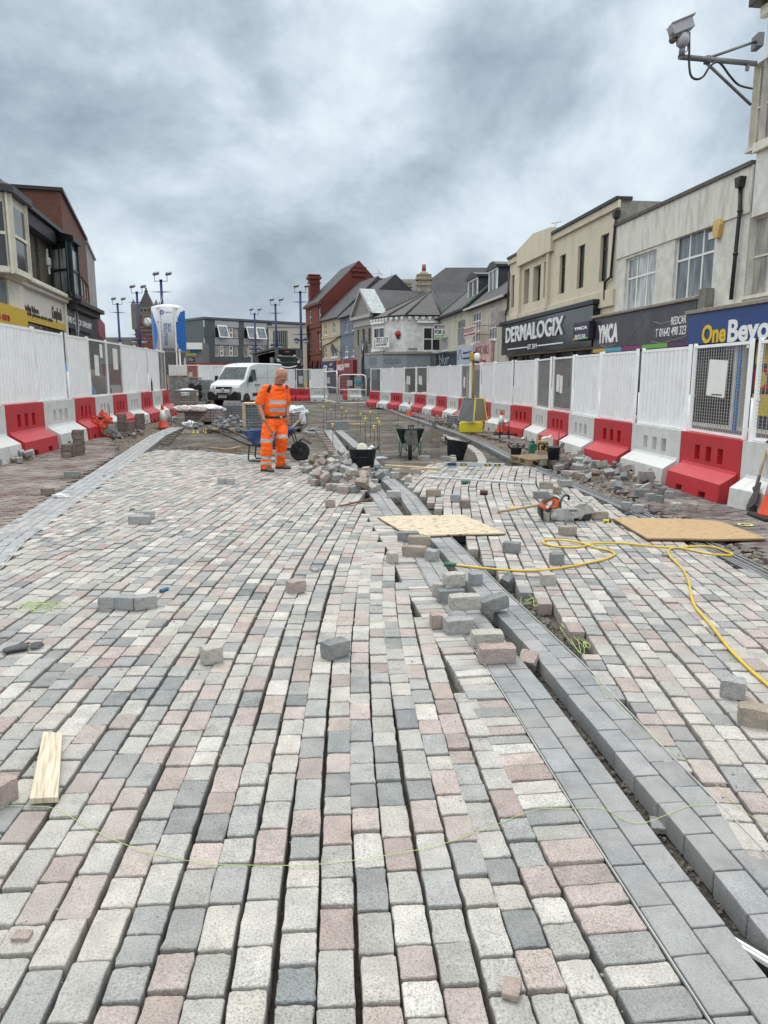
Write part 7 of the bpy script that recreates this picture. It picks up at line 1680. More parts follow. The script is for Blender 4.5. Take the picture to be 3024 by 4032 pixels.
def plank(p, q, w_, t_, z, m, lb, name='timber_plank', cat='plank'):
 a, c = G(*p, z), G(*q, z); mid = (a + c) / 2; d = c - a; b = MB(); L = d.length; b.box(-L / 2, L / 2, -w_ / 2, w_ / 2, 0, t_); o = b.build(name, m, None, (mid.x, mid.y, z), math.atan2(d.y, d.x), bevel=.003); return tag(o, lb, cat, 'timber lengths lying about')
plank((1349, 1672), (1435, 1676), .09, .07, GZ, M_WOODP, 'short yellow timber in the middle of the dug-out road')
plank((1517, 1838), (1727, 1852), .07, .04, 0, M_WOODP, 'long pale plank in front of the green wheelbarrow')
plank((825, 1768), (930, 1778), .07, .04, 0, M_WOOD, 'weathered plank on the far edge of the left field'); plank((905, 1782), (948, 1772), .10, .09, 0, M_WOOD, 'short wooden block on the edge of the left field'); plank((948, 1776), (1120, 1800), .05, .03, 0, M_WOOD, 'long thin batten leading to the blue wheelbarrow')
plank((1338, 1996), (1468, 1966), .02, .02, .02, mat('rusty_bar', (.14, .07, .03), .8), 'rusty bar lying in front of the big heap', 'steel_bar', 'bar')
def propped(px, yb, L, tilt, rz, lb, m):
 g = G(px, yb, GZ); b = MB(); b.box(0, L, -.05, .05, 0, .04); o = b.build('timber_plank', m, None, (g.x, g.y, GZ + .02), bevel=.003); o.rotation_euler = (0, R(-tilt), R(rz)); tag(o, lb, 'plank', 'timber lengths lying about')
propped(1136, 1702, .62, 42, 20, 'timber propped against the pack right of the worker', M_WOODP); propped(770, 1674, .62, 36, 14, 'brown board leaning on the polythene-covered pack', M_WOOD)
# offcut near the camera
of = MB(); A_ = [G(119, 3176, .0), G(231, 3170, .0), G(248, 2912, .0), G(172, 2908, .0)]; c0 = sum(A_, Vector()) / 4
of.prism([((p - c0).x, (p - c0).y) for p in A_], 'z', .01, .034)
M_PINE, t = newmat('pine_offcut'); b_ = t.nodes['Principled BSDF']; v = nd(t, 'ShaderNodeTexCoord').outputs['Object']
wv_ = nd(t, 'ShaderNodeTexNoise', {'Vector': nd(t, 'ShaderNodeMapping', {'Vector': nd(t, 'ShaderNodeMapping', {'Vector': v, 'Rotation': (0, 0, -.36)}).outputs[0], 'Scale': (90, 5, 1)}).outputs[0], 'Scale': 1.0, 'Detail': 3.0})
t.links.new(mixc(t, rmp(t, wv_.outputs[0], [(.35, 0.0), (.6, 1.0)]), (.36, .29, .20), (.60, .52, .40)), b_.inputs['Base Color']); b_.inputs['Roughness'].default_value = .7
tag(of.build('timber_offcut', M_PINE, None, c0, bevel=.002), 'pine offcut lying on the setts near the left edge', 'offcut')
def plymat(name, c1, c2, knots):
 m, t = newmat(name); b = t.nodes['Principled BSDF']; v = nd(t, 'ShaderNodeTexCoord').outputs['Object']
 w1 = nd(t, 'ShaderNodeTexNoise', {'Vector': nd(t, 'ShaderNodeMapping', {'Vector': v, 'Scale': (1.2, 14, 1)}).outputs[0], 'Scale': 2.0, 'Detail': 6.0, 'Roughness': .6})
 c = mixc(t, w1.outputs[0], c1, c2); w2 = nd(t, 'ShaderNodeTexNoise', {'Vector': nd(t, 'ShaderNodeMapping', {'Vector': v, 'Scale': (3, 9, 1), 'Location': (4, 2, 0)}).outputs[0], 'Scale': 3.5, 'Detail': 5.0, 'Roughness': .7})
 c = mixc(t, rmp(t, w2.outputs[0], [(.54, 0.0), (.61, knots)]), c, (.10, .06, .035)); t.links.new(c, b.inputs['Base Color']); b.inputs['Roughness'].default_value = .65; return m
def board(pp, z, th, m, me_, lb):
 P_ = [G(x, y, z) for x, y in pp]; c0 = sum(P_, Vector()) / len(P_); b = MB(); q = [((p - c0).x, (p - c0).y) for p in P_]; n = len(q)
 b.prism(q, 'z', 0, th * .5, 1); b.prism([(x * .998, y * .998) for x, y in q], 'z', th * .5, th); o = b.build('plywood_board', [m, me_], None, (c0.x, c0.y, z)); return tag(o, lb, 'plywood board')
M_PLE = mat('ply_edge', (.12, .08, .045), .8, var=.3)
board([(1486, 2041), (1600, 2037), (1823, 2034), (1992, 2107), (1780, 2112), (1685, 2116), (1575, 2095)], .004, .022, plymat('pale_ply', (.60, .50, .36), (.46, .37, .25), .95), M_PLE, 'pale split plywood board lying over the kerb trench')
board([(2411, 2047), (2560, 2048), (2700, 2051), (2821, 2059), (2845, 2064), (3017, 2128), (2800, 2132), (2700, 2129), (2548, 2128)], .012, .024, plymat('brown_ply', (.45, .30, .15), (.34, .22, .105), .5), M_PLE, 'brown plywood board covering the drainage channel at the right')
pit = MB(); pit.add([tuple(G(x, y, -.02)) for x, y in [(2690, 2134), (3010, 2132), (3000, 2150), (2920, 2162), (2860, 2150), (2780, 2152)]], [tuple(range(6))]); tag(pit.build('channel_pit', M_INT), kind='structure')
# ------------------------------------------------------------ bars, levels, strings, hose
M_RUST = mat('rusty_steel', (.09, .05, .035), .8, var=.3, vs=20); M_CAP = mat('yellow_cap', (.72, .55, .03), .45)
pins = [(52, 222, 430, 1), (80, 178, 362, 1), (120, 245, 380, 1), (213, 225, 430, 1), (251, 258, 430, 1), (376, 282, 460, 1), (461, 264, 500, 1), (134, 372, 585, 1), (419, 322, 590, 1), (492, 388, 605, 1), (525, 320, 550, 1), (538, 352, 612, 1), (157, 165, 330, 0), (350, 180, 352, 0), (532, 190, 310, 0), (702, 230, 420, 0), (878, 235, 430, 0), (1028, 270, 470, 0), (975, 255, 395, 0)]
for i, (x, yt, yb, cap) in enumerate(pins):
 px, pb_ = 1250 + x * .4521, 1500 + yb * .4521; g = G(px, pb_, GZ); zt = D(px, 1500 + yt * .4521, g.y).z
 r = empty('steel_pin', g, 0, None, 'steel pin', 'thin steel level pins standing in the dug-out road'); tag(r, ('thin steel pin with a yellow cap' if cap else 'bare thin steel pin') + ' standing in the dug-out road')
 b = MB(); b.tube([(0, 0, -.1), (random.uniform(-.01, .01), 0, zt - GZ)], .008, 6); b.build('rod', M_RUST, r)
 if cap: b = MB(); b.lathe([(.012, 0), (.034, .008), (.034, .022), (.02, .032), (.01, .036)], 12, c=(0, 0, zt - GZ - .03)); b.lathe([(.018, -.06), (.018, .0)], 8, c=(0, 0, zt - GZ - .03)); b.build('cap', M_CAP, r)
for i, (px, yt, yb) in enumerate(((438, 1593, 1728), (676, 1612, 1690), (744, 1557, 1604), (780, 1549, 1590), (2195, 1700, 1850))):
 g = G(px, yb, GZ); zt = D(px, yt, g.y).z; b = MB(); b.tube([(0, 0, -.05), (0, 0, zt - GZ)], .01, 6); o = b.build('steel_rod', M_RUST, None, tuple(g)); tag(o, ['bare steel rod standing by the red jacket', 'bare steel rod beside the left cone', 'bare steel rod before the low bag pack', 'second bare steel rod before the low bag pack', 'bare steel rod standing by the small right pallet'][i], 'steel rod')
for i, (x, y) in enumerate(((762, 1706), (779, 1706), (787, 1700), (803, 1702), (810, 1706))):
 g = G(x, y, GZ); b = MB(); b.lathe([(.05, 0), (.05, .02), (.03, .035), (.018, .05), (.018, .09)], 12); o = b.build('pin_cap', M_CAP, None, tuple(g)); tag(o, 'spare yellow pin cap on the ground left of the wheelbarrow', 'pin cap', 'spare yellow caps in a cluster left of the wheelbarrow')
def level(p, q, z, w_, t_, lb, marks=True):
 a, c = G(*p, z), G(*q, z); d = c - a; L = d.length; r = empty('spirit_level' if marks else 'straightedge', (a + c) / 2, math.atan2(d.y, d.x), lb, 'spirit level' if marks else 'straightedge')
 b = MB(); b.box(-L / 2, L / 2, -t_ / 2, t_ / 2, 0, w_); b.build('beam', mat('pale_aluminium', (.52, .54, .55), .4, .3, var=.1), r, bevel=.002)
 if marks:
  for x in (-L * .18, L * .22, L * .38): b = MB(); b.box(x - .055, x + .055, -t_ / 2 - .003, -t_ / 2, w_ * .2, w_ * .8); v_ = b.build('vial_window', M_BLK, r); b = MB(); b.box(x - .03, x + .03, -t_ / 2 - .005, -t_ / 2 - .003, w_ * .38, w_ * .62); b.build('vial', M_CAP, v_)
  b = MB(); b.box(-L * .45, -L * .30, -t_ / 2 - .003, -t_ / 2, .01, w_ - .01); b.build('blue_label', M_BLUE, r)
 return r
level((1750, 1834), (1987, 1838), .0, .065, .03, 'long spirit level standing on edge across the far end of the right field')
level((1674, 1880), (2103, 1908), .002, .028, .06, 'pale aluminium straightedge lying across the right field', False)
M_STR = mat('lime_string', (.42, .55, .16), .6)
def string(pts, z, lb, r=.001, m=M_STR, name='string_line', cat='string', k=6):
 P_ = smoothline(np.array([[*G(x, y, z)] for x, y in pts]), k); b = MB(); c0 = P_[0].copy(); b.tube([tuple(p - c0) for p in P_], r, 5); o = b.build(name, m, None, tuple(c0)); return tag(o, lb, cat)
string([(-40, 3172), (120, 3174), (222, 3187), (385, 3276), (551, 3345), (781, 3396), (965, 3406), (1240, 3404), (1512, 3369), (1742, 3323), (1971, 3240), (2100, 3190), (2247, 3183), (2376, 3185), (2460, 3230), (2532, 3240), (2620, 3210), (2706, 3176), (2816, 3167)], .006, 'lime string line sagging across the foreground setts', .0011)
string([(625, 2394), (820, 2412), (1010, 2427), (1300, 2440), (1512, 2446), (1700, 2448), (1790, 2452)], .004, 'faint lime string crossing the middle of the left field', .0012)
string([(850, 2108), (1150, 2118), (1400, 2122), (1590, 2124)], .004, 'faint lime string crossing the far part of the left field', .0014)
string([(2330, 2660), (2400, 2740), (2600, 2930), (2760, 3030), (2900, 3170), (3030, 3260)], .006, 'lime string line along the near right setts', .0009)
def tangle(c, rx, ry, n, seed, lb, z=.006, zj=.012):
 rr = random.Random(seed); pts = []
 for i in range(n): pts.append((rr.uniform(-rx, rx) * (1 - .3 * math.sin(i)), rr.uniform(-ry, ry), rr.uniform(0, zj)))
 g = G(*c, z); b = MB(); b.tube([tuple(p) for p in smoothline(np.array(pts), 6)], .0018, 5); return tag(b.build('string_tangle', M_STR, None, tuple(g)), lb, 'string')
tangle((147, 2392), .16, .12, 22, 5, 'tangle of lime string on the setts near the left edge'); tangle((2260, 2530), .09, .28, 15, 6, 'tangle of lime string in the gap right of the kerb', GZ + .02, .05); tangle((2075, 2370), .07, .2, 12, 9, 'loose lime string beside the raised kerb', GZ + .03, .06)
M_HOSE = mat('yellow_hose', (.60, .40, .035), .4, var=.08, vs=15, dirt=(.35, .24, .08), dirtamt=.3)
hp_ = [(1789, 2224), (1886, 2235), (1982, 2244), (2098, 2247), (2199, 2238), (2300, 2220), (2374, 2204), (2409, 2190), (2420, 2181), (2400, 2168), (2349, 2157), (2299, 2144), (2230, 2132), (2175, 2126), (2148, 2127), (2139, 2134), (2150, 2143), (2200, 2153), (2260, 2155), (2300, 2150), (2340, 2143), (2448, 2143), (2548, 2149), (2660, 2157), (2720, 2152), (2780, 2151), (2821, 2156), (2862, 2172), (2885, 2182), (2862, 2186), (2800, 2182), (2730, 2168), (2680, 2158), (2650, 2158), (2632, 2168), (2640, 2192), (2687, 2240), (2712, 2290), (2722, 2347), (2740, 2392), (2796, 2458), (2871, 2553), (2945, 2628), (3024, 2698), (3160, 2815), (3400, 3010)]
hz = np.array([[*G(x, y, .012)] for x, y in hp_]); 
for i in (11, 12, 20, 21): hz[i, 2] += .010
hz = smoothline(hz, 5); r = empty('garden_hose', tuple(hz[0]), 0, 'yellow hose looping across the right-hand setts', 'hose'); b = MB(); b.tube([tuple(p - hz[0]) for p in hz], .0098, 10); b.build('tube', M_HOSE, r); b = MB(); b.tube([(-.09, .01, .004), (-.03, .002, .002), (.02, -.002, 0)], [.017, .019, .015], 10); b.build('connector', mat('green_connector', (.03, .13, .07), .5), r)
# ------------------------------------------------------------ cones
M_CORG = mat('cone_orange', (.62, .07, .025), .45, var=.08); M_CWHT = mat('cone_white', (.72, .72, .70), .4, var=.08, dirt=(.5, .48, .45), dirtamt=.4)
def make_cone():
 r = empty('traffic_cone', cat='traffic cone'); b = MB(); b.box(-.21, .21, -.21, .21, 0, .04); b.build('base', M_RUB, r, bevel=.02)
 b = MB(); b.lathe([(.18, .041), (.165, .06), (.105, .30), (.035, .72), (.03, .75), (.012, .752)], 24); b.build('cone_body', M_CORG, r); b = MB(); b.lathe([(.1175, .26), (.058, .585)], 24); b.build('white_sleeve', M_CWHT, r); return r
cone = make_cone(); GC = 'orange and white traffic cones'
for i, (px, yb, s_, lb) in enumerate(((3062, 2046, 1.1, 'large orange and white cone cut by the right edge beside the spade'), (1977, 1708, .9, 'orange and white cone before the right barriers, beyond the solar tower'), (1612, 1638, .88, 'distant orange and white cone in front of the sandbag stack'), (636, 1686, 1.05, 'orange and white cone at the far end of the left band'), (-20, 1690, 0, ''))):
 if s_ == 0: continue
 o = cone if i == 0 else dup(cone); g = G(px, yb, -.003); place(o, (g.x, g.y + (.2 if i else .06), -.003 if i < 2 else -.04), R(12 * i), lb, s_, GC, 'traffic cone')
b = MB()
for x in (-.12, .12): b.tube([(x, -.1, 0), (x, 0, .42), (x, .1, 0)], .012, 6)
b.tube([(-.12, 0, .42), (.12, 0, .42)], .012, 6); b.box(-.3, .3, -.06, -.03, .1, .14)
g = G(1985, 1727); tag(b.build('wire_stand', M_BLK, None, (g.x, g.y, 0)), 'small black wire stand on the paving before the cone', 'wire stand')
# ------------------------------------------------------------ buckets
def bucket(px, yb, rt, h_, lb, z0=0.0, tilt=None, squash=1.0, full=.7, col=(.016, .02, .028), handles=True, stuff=(.12, .11, .10)):
 g = G(px, yb, z0); r = empty('rubble_bucket', (g.x, g.y + rt * .8, z0), 0, lb, 'bucket', 'black rubber buckets'); rb = rt * .74
 b = MB(); b.lathe([(.01, .0), (rb, .0), (rt, h_), (rt + .014, h_ + .004), (rt + .014, h_ + .018), (rt - .008, h_ + .018), (rb * .96 + (rt - rb) * full - .01, h_ * full), (.01, h_ * full)], 32); o = b.build('tub', mat('black_rubber_tub', col, .55, var=.3, vs=8, dirt=(.12, .12, .12), dirtamt=.3, ds=9), r)
 for v in o.data.vertices: v.co.y *= squash
 if handles:
  for s in (-1, 1): b = MB(); b.tube([(s * (rt + .01), -.08, h_), (s * (rt + .05), -.06, h_ + .07), (s * (rt + .055), 0, h_ + .085), (s * (rt + .05), .06, h_ + .07), (s * (rt + .01), .08, h_)], .012, 8); b.build('handle', M_BLK, r)
 b = MB(); b.lathe([(.01, h_ * full + .02), (rb * .7, h_ * full + .03), (rb + (rt - rb) * full - .015, h_ * full)], 20); b.build('contents', mat('mortar_fill%d' % int(px), stuff, .95, var=.4, vs=30, bump=1), r)
 if tilt: r.rotation_euler = tuple(R(a) for a in tilt)
 return r
bucket(1427, 1866, .235, .40, 'large black rubber bucket in front of the big sett heap', squash=.85)
g = G(1420, 1862); b = MB(); b.lathe([(.05, -.07), (.1, -.07), (.1, .07), (.05, .07)], 24, M4=Matrix.Rotation(R(70), 4, 'X')); o = b.build('tape_roll', mat('paper_roll', (.62, .58, .48), .6, var=.2), None, (g.x + .02, g.y + .22, .38)); tag(o, 'pale tape roll sticking out of the large black bucket', 'tape roll')
g = G(1447, 1862); tag(MB().cbox((0, 0, 0), (.22, .12, .05), (.5, -.5, .3)).build('paper_bag', M_FILM, None, (g.x + .02, g.y + .2, .36)), 'white packet sticking out of the large black bucket', 'packet')
bucket(1795, 1814, .225, .37, 'dirty black bucket tilted over beside the curved sett row', z0=GZ, tilt=(-9, 9, 0), squash=.9)
bucket(2034, 1812, .115, .235, 'small black bucket of tools beyond the drainage channel', z0=-.02, full=.9)
bucket(2183, 1812, .125, .22, 'small dirty black bucket on the pallet', z0=.12, full=.8)
for i, (dx, dz, a) in enumerate(((-.05, .02, 20), (.04, .03, -40), (.0, .02, 70))):
 g = G(2034, 1812, -.02); b = MB(); b.tube([(0, 0, 0), (.02, 0, .10)], .014, 6); o = b.build('tool_handle', M_BLK if i else M_WOOD, None, (g.x + dx, g.y + .09, .20 + dz)); o.rotation_euler = (R(20), R(a * .6), 0); tag(o, ['wooden tool handle in the small right bucket', 'black tool handle leaning right in the small right bucket', 'black tool handle lying over the small right bucket'][i], 'tool')
# ------------------------------------------------------------ wheelbarrows
def barrow(loc, rz, tray_m, frame_m, lb, name='wheelbarrow'):
 r = empty(name, loc, R(rz), lb, 'wheelbarrow')
 top = [(-.42, -.33), (.52, -.30), (.60, -.2), (.60, .2), (.52, .30), (-.42, .33)]; bot = [(-.22, -.20), (.22, -.18), (.26, -.12), (.26, .12), (.22, .18), (-.22, .20)]
 b = MB(); n = 6; v = [(*p, .60 + .04 * (p[0] > 0)) for p in top] + [(*p, .30) for p in bot]; v2 = [(p[0] * .965, p[1] * .965, p[2]) for p in v[:6]] + [(p[0] * .95, p[1] * .95, p[2] + .015) for p in v[6:]]
 b.add(v + v2, [(i, (i + 1) % n, (i + 1) % n + n, i + n)[::-1] for i in range(n)] + [tuple(range(6, 12))[::-1]] + [(i + 12, (i + 1) % n + 12, (i + 1) % n + 18, i + 18) for i in range(n)] + [tuple(range(18, 24))] + [(i, (i + 1) % n, (i + 1) % n + 12, i + 12) for i in range(n)])
 b.build('tray', tray_m, r, bevel=.006)
 for s in (-1, 1):
  b = MB(); b.tube([(-.98, s * .30, .60), (-.85, s * .30, .57), (-.35, s * .25, .33), (.15, s * .16, .26), (.62, s * .07, .20)], .018, 8); b.build('shaft', frame_m, r); b = MB(); b.tube([(-1.02, s * .30, .607), (-.87, s * .30, .575)], .024, 8); b.build('grip', M_RUB, r)
  b = MB(); b.tube([(-.30, s * .24, .31), (-.33, s * .24, .05), (-.30, s * .24, .015), (-.1, s * .22, .015), (-.02, s * .20, .06), (.05, s * .18, .27)], .016, 8); b.build('leg', frame_m, r)
  b = MB(); b.tube([(.50, s * .12, .58), (.58, s * .09, .30), (.64, s * .09, .22)], .012, 6); b.build('stay', frame_m, r)
 b = MB(); b.tube([(.60, -.10, .36), (.70, -.09, .44), (.86, -.05, .34), (.86, .05, .34), (.70, .09, .44), (.60, .10, .36)], .014, 6); b.build('nose_guard', frame_m, r)
 M4 = Matrix.Translation((.64, 0, .19)) @ Matrix.Rotation(R(90), 4, 'X'); b = MB(); b.lathe([(.10, -.03), (.15, -.045), (.185, -.035), (.195, 0), (.185, .035), (.15, .045), (.10, .03)], 28, M4=M4); w_ = b.build('wheel', M_RUB, r); b = MB(); b.lathe([(.02, -.04), (.10, -.02), (.10, .02), (.02, .04)], 16, M4=M4); b.build('rim', M_BLK, w_); b = MB(); b.tube([(.64, -.1, .19), (.64, .1, .19)], .012, 6); b.build('axle', frame_m, w_)
 return r
g = G(1040, 1816); barrow((g.x + .06, g.y + .12, 0), -6, mat('blue_tray', (.014, .06, .19), .4, var=.25, vs=5, dirt=(.3, .3, .3), dirtamt=.45, ds=5), M_BLK, 'blue wheelbarrow standing behind the worker')
g = G(1623, 1812, GZ); gb = barrow((g.x - .02, g.y + .72, GZ), -92, mat('green_tray', (.012, .035, .028), .4, var=.3, dirt=(.06, .07, .06)), mat('green_frame', (.10, .17, .15), .5), 'dark green wheelbarrow facing the camera in the dug-out road')
ld = cloth('mortar_load', (g.x - .02, g.y + .72, GZ + .40), (.5, .7, .22), mat('damp_mortar', (.13, .12, .10), .95, bump=1), 'damp mortar filling the green wheelbarrow', 'mortar', 4, amp=.15)
def spade(p_handle, p_blade, lb, blade=True, m_sh=None, roll=0):
 d = (p_blade - p_handle); L = d.length; r = empty('shovel', p_handle, 0, lb, 'shovel'); q = d.to_track_quat('Z', 'Y') @ Euler((0, 0, R(roll))).to_quaternion(); r.rotation_mode = 'QUATERNION'; r.rotation_quaternion = q
 b = MB(); b.tube([(-.06, 0, 0), (.06, 0, 0)], .017, 8); b.tube([(-.06, 0, 0), (-.05, 0, .06), (0, 0, .12), (.05, 0, .06), (.06, 0, 0)], .012, 6); b.build('grip', M_BLK, r)
 b = MB(); b.tube([(0, 0, .10), (0, 0, L - .30)], .018, 8); b.build('handle', m_sh or M_BLK, r)
 if blade: b = MB(); b.tube([(0, 0, L - .42), (0, 0, L - .22)], [.02, .024], 8); b.prism([(-.12, L - .30), (.12, L - .30), (.13, L - .02), (.08, L + .0), (-.08, L + .0), (-.13, L - .02)], 'y', -.008, .008); b.build('blade', mat('worn_blade', (.085, .075, .065), .5, .5, var=.4, vs=8), r, bevel=.004)
 return r
spade(D(1618, 1676, 15.1), D(1622, 1752, 15.0), 'black D-handled shovel stuck in the green wheelbarrow')
spade(D(3026, 1738, 9.1), D(2957, 1998, 8.78), 'muddy shovel leaning on a white barrier at the right edge', roll=55, m_sh=mat('ash_shaft', (.36, .27, .16), .7))
# ------------------------------------------------------------ sand heap
b = MB(); rr = random.Random(3); n1_, n2_ = 26, 40
for i in range(n1_ + 1):
 for j in range(n2_):
  a = 2 * math.pi * j / n2_; t_ = i / n1_; x, y = math.cos(a) * t_, math.sin(a) * t_
  h1 = max(0, 1 - math.hypot((x - .35) / .55, y / .8)) * .42 + max(0, 1 - math.hypot((x + .45) / .5, y / .7)) * .22
  b.v.append((x * 1.05, y * .7, h1 + (noise.noise(Vector((x * 5, y * 5, 1))) * .03 + noise.noise(Vector((x * 14, y * 14, 1))) * .012) * (1 - t_)))
for i in range(n1_):
 for j in range(n2_): b.f.append([i * n2_ + j, i * n2_ + (j + 1) % n2_, (i + 1) * n2_ + (j + 1) % n2_, (i + 1) * n2_ + j][::-1]); b.m.append(0); b.sm.append(True)
g = G(1650, 1752, GZ); tag(b.build('sand_heap', mat('wet_sand', (.085, .07, .055), .95, var=.3, vs=12, bump=1.0, bs=50), None, (g.x, g.y + .5, GZ + .002)), 'dark wet sand heap behind the green wheelbarrow', 'sand heap', kind='stuff')
# ------------------------------------------------------------ solar tower
g = G(1860, 1704, -.0); so = empty('solar_tower', (g.x, g.y + .28, 0), R(-6), 'yellow solar powered camera tower on the right-hand paving', 'camera tower')
M_YP = mat('yellow_plastic', (.68, .55, .02), .4, var=.06, dirt=(.4, .33, .1), dirtamt=.3)
b = MB(); b.prism([(-.34, 0), (.32, 0), (.35, .25), (.30, .30), (-.32, .30), (-.37, .25)], 'y', -.25, .25); b.build('battery_box', M_YP, so, bevel=.02)
for (s, nm, m1) in ((-1, 'solar_panel', mat('solar_cells', (.085, .09, .10), .25, var=.3, vs=14)), (1, 'back_panel', mat('panel_back', (.20, .18, .13), .5, var=.15))):
 b = MB(); 
 if s < 0: q = [(-.40, -.20, .36), (.04, -.34, .32), (.10, -.12, .98), (-.24, .02, 1.0)]
 else: q = [(.06, -.34, .34), (.46, .0, .34), (.36, .06, .98), (.10, -.12, 1.0)]
 b.add(q + [(x + .02, y + .04, z) for x, y, z in q], [(0, 1, 2, 3), (7, 6, 5, 4), (0, 4, 5, 1), (1, 5, 6, 2), (2, 6, 7, 3), (3, 7, 4, 0)]); pn = b.build(nm, m1, so); b = MB()
 for i in range(4): b.bar(q[i], q[(i + 1) % 4], .035, .03)
 if s < 0: b.v = [(x - .0, y - .004, z) for x, y, z in b.v]
 b.build('panel_frame', M_YP if s > 0 else mat('frame_grey', (.22, .22, .22), .5), pn)
zt = D(1862, 1418, g.y + .3).z; b = MB(); b.tube([(.02, .1, .3), (.02, .1, zt)], .038, 4); m_, t = newmat('chequered_mast'); bb_n = t.nodes['Principled BSDF']; v = nd(t, 'ShaderNodeTexCoord').outputs['Object']
ck_ = nd(t, 'ShaderNodeTexChecker', {'Vector': nd(t, 'ShaderNodeMapping', {'Vector': v, 'Rotation': (0, R(45), 0)}).outputs[0], 'Color1': (.66, .42, .03, 1), 'Color2': (.10, .05, .02, 1), 'Scale': 26.0}); t.links.new(ck_.outputs[0], bb_n.inputs['Base Color']); b.build('mast', m_, so)
b = MB(); b.cbox((-.02, .1, zt + .1), (.17, .2, .24)); b.build('detector_box', mat('detector_amber', (.45, .27, .05), .5), so, bevel=.03); b = MB(); b.lathe([(.01, -.13), (.07, -.10), (.09, 0), (.08, .10), (.01, .13)], 16, c=(.12, -.02, zt + .08)); b.build('camera_dome', M_WHITE, so); b = MB(); b.lathe([(.01, -.06), (.065, -.04), (.075, 0)], 16, c=(.12, -.03, zt - .03)); b.box(.0, .14, -.0, .1, zt + .2, zt + .24); b.build('camera_cap', M_BLK, so)
# ------------------------------------------------------------ sandbag stacks
for st_, (px, yb, nx, nl) in enumerate(((1600, 1614, 1, 6), (1656, 1612, 2, 7))):
 for l in range(nl):
  for i in range(nx):
   g = G(px, yb, -.02); cloth('sandbag', (g.x + (i - (nx - 1) / 2) * .56 + random.uniform(-.02, .02), g.y + .4, .02 + l * .115), (.62 if nx > 1 else .66, .62, .15), M_BAG, f'pinkish white sand bag in the {"smaller left" if st_ == 0 else "larger right"} bag stack by the right barriers', 'sand bag', l * 3 + i, amp=.10, group=f'bags in the {"smaller" if st_ == 0 else "larger"} stack by the right barriers', fold=5)
# ------------------------------------------------------------ plastic odds and ends
g = G(2100, 1789, .0); jc = empty('jerry_can', (g.x, g.y + .1, .02), R(10), 'green jerry can beside the small pallet', 'jerry can'); b = MB(); b.prism([(-.08, 0), (.08, 0), (.085, .17), (.045, .215), (-.07, .2)], 'y', -.06, .06); b.build('can_body', mat('green_plastic', (.02, .16, .10), .4), jc, bevel=.015); b = MB(); b.tube([(-.05, 0, .2), (-.05, 0, .245), (.03, 0, .25), (.04, 0, .2)], .012, 6); b.lathe([(.025, .2), (.025, .25), (.01, .25)], 10, c=(.0, 0, .0)); b.build('handle', M_BLK, jc)
g = G(2141, 1782, .12); rd = empty('site_radio', (g.x, g.y + .1, .13), R(-6), 'yellow and black site radio on the small pallet', 'radio'); b = MB(); b.box(-.10, .10, -.07, .07, .02, .19); b.build('radio_body', M_BLK, rd, bevel=.025); b = MB(); b.box(-.075, .075, -.078, -.06, .05, .15); b.tube([(-.10, 0, .1), (-.10, 0, .21), (.10, 0, .21), (.10, 0, .1)], .014, 6); b.build('yellow_guard', mat('radio_yellow', (.62, .40, .02), .45), rd); b = MB(); b.lathe([(.045, 0), (.045, .01), (.01, .012)], 16, M4=Matrix.Translation((0, -.079, .1)) @ Matrix.Rotation(R(90), 4, 'X')); b.build('speaker', M_BLK, rd)
g = G(2163, 1768, .12); b = MB(); b.prism([(-.11, 0), (.11, 0), (.115, .2), (.06, .25), (.02, .23), (-.06, .23), (-.115, .2)], 'y', -.09, .09); b.lathe([(.025, .24), (.025, .27)], 10, c=(.07, 0, 0)); tag(b.build('water_container', mat('clear_plastic', (.60, .60, .54), .3), None, (g.x, g.y + .25, .13), bevel=.02), 'white plastic water container behind the radio', 'container')
def bottle(p, lb, m, h_=.22, lay=False, name='bottle', cap=M_BLUE):
 r = empty(name, p, 0, lb, 'bottle'); b = MB(); b.lathe([(.028, 0), (.032, .01), (.032, h_ * .62), (.012, h_ * .86), (.012, h_ * .93), (.01, h_ * .93)], 14); b.build('bottle_body', m, r); b = MB(); b.lathe([(.014, h_ * .93), (.014, h_)], 10); b.build('cap', cap, r)
 if lay: r.rotation_euler = (0, R(88), R(lay))
 return r
M_PET = mat('clear_pet', (.45, .5, .55), .1)
bottle(G(1480, 1805, .03), 'clear water bottle with blue label lying beside the large bucket', M_PET, .25, 6); bottle(Vector((lnode(582)[0] + .1, lnode(582)[1] + .1, zl_ + .03)), 'cola bottle standing on top of the left barriers', mat('cola', (.03, .012, .01), .1), .5, cap=M_RED)
bt_ = bottle(G(1818, 1900, .03), 'small green bottle lying on the right field by the straightedge', mat('green_glass', (.02, .10, .06), .1), .14, 20)
g = G(233, 1962, .0); cloth('litter_bag', (g.x, g.y + .05, -.0), (.24, .12, .055), M_FILM, 'crumpled clear plastic bag on the edge of the left band', 'litter', 21, amp=.35)
g = G(741, 1684, GZ); cloth('plastic_bag', (g.x, g.y + .1, GZ), (.42, .3, .2), M_FILM, 'white plastic bag at the far end of the left band', 'plastic bag', 22, amp=.5)
g = G(1127, 1886, 0); b = MB(); b.tube([(-.09, 0, .004), (-.03, .03, .03), (.06, .02, .02), (.09, -.02, .004)], .014, 6, sq=.4); tag(b.build('paper_cup_lid', M_WHITE, None, tuple(g)), 'curled strip of white plastic right of the worker', 'litter')
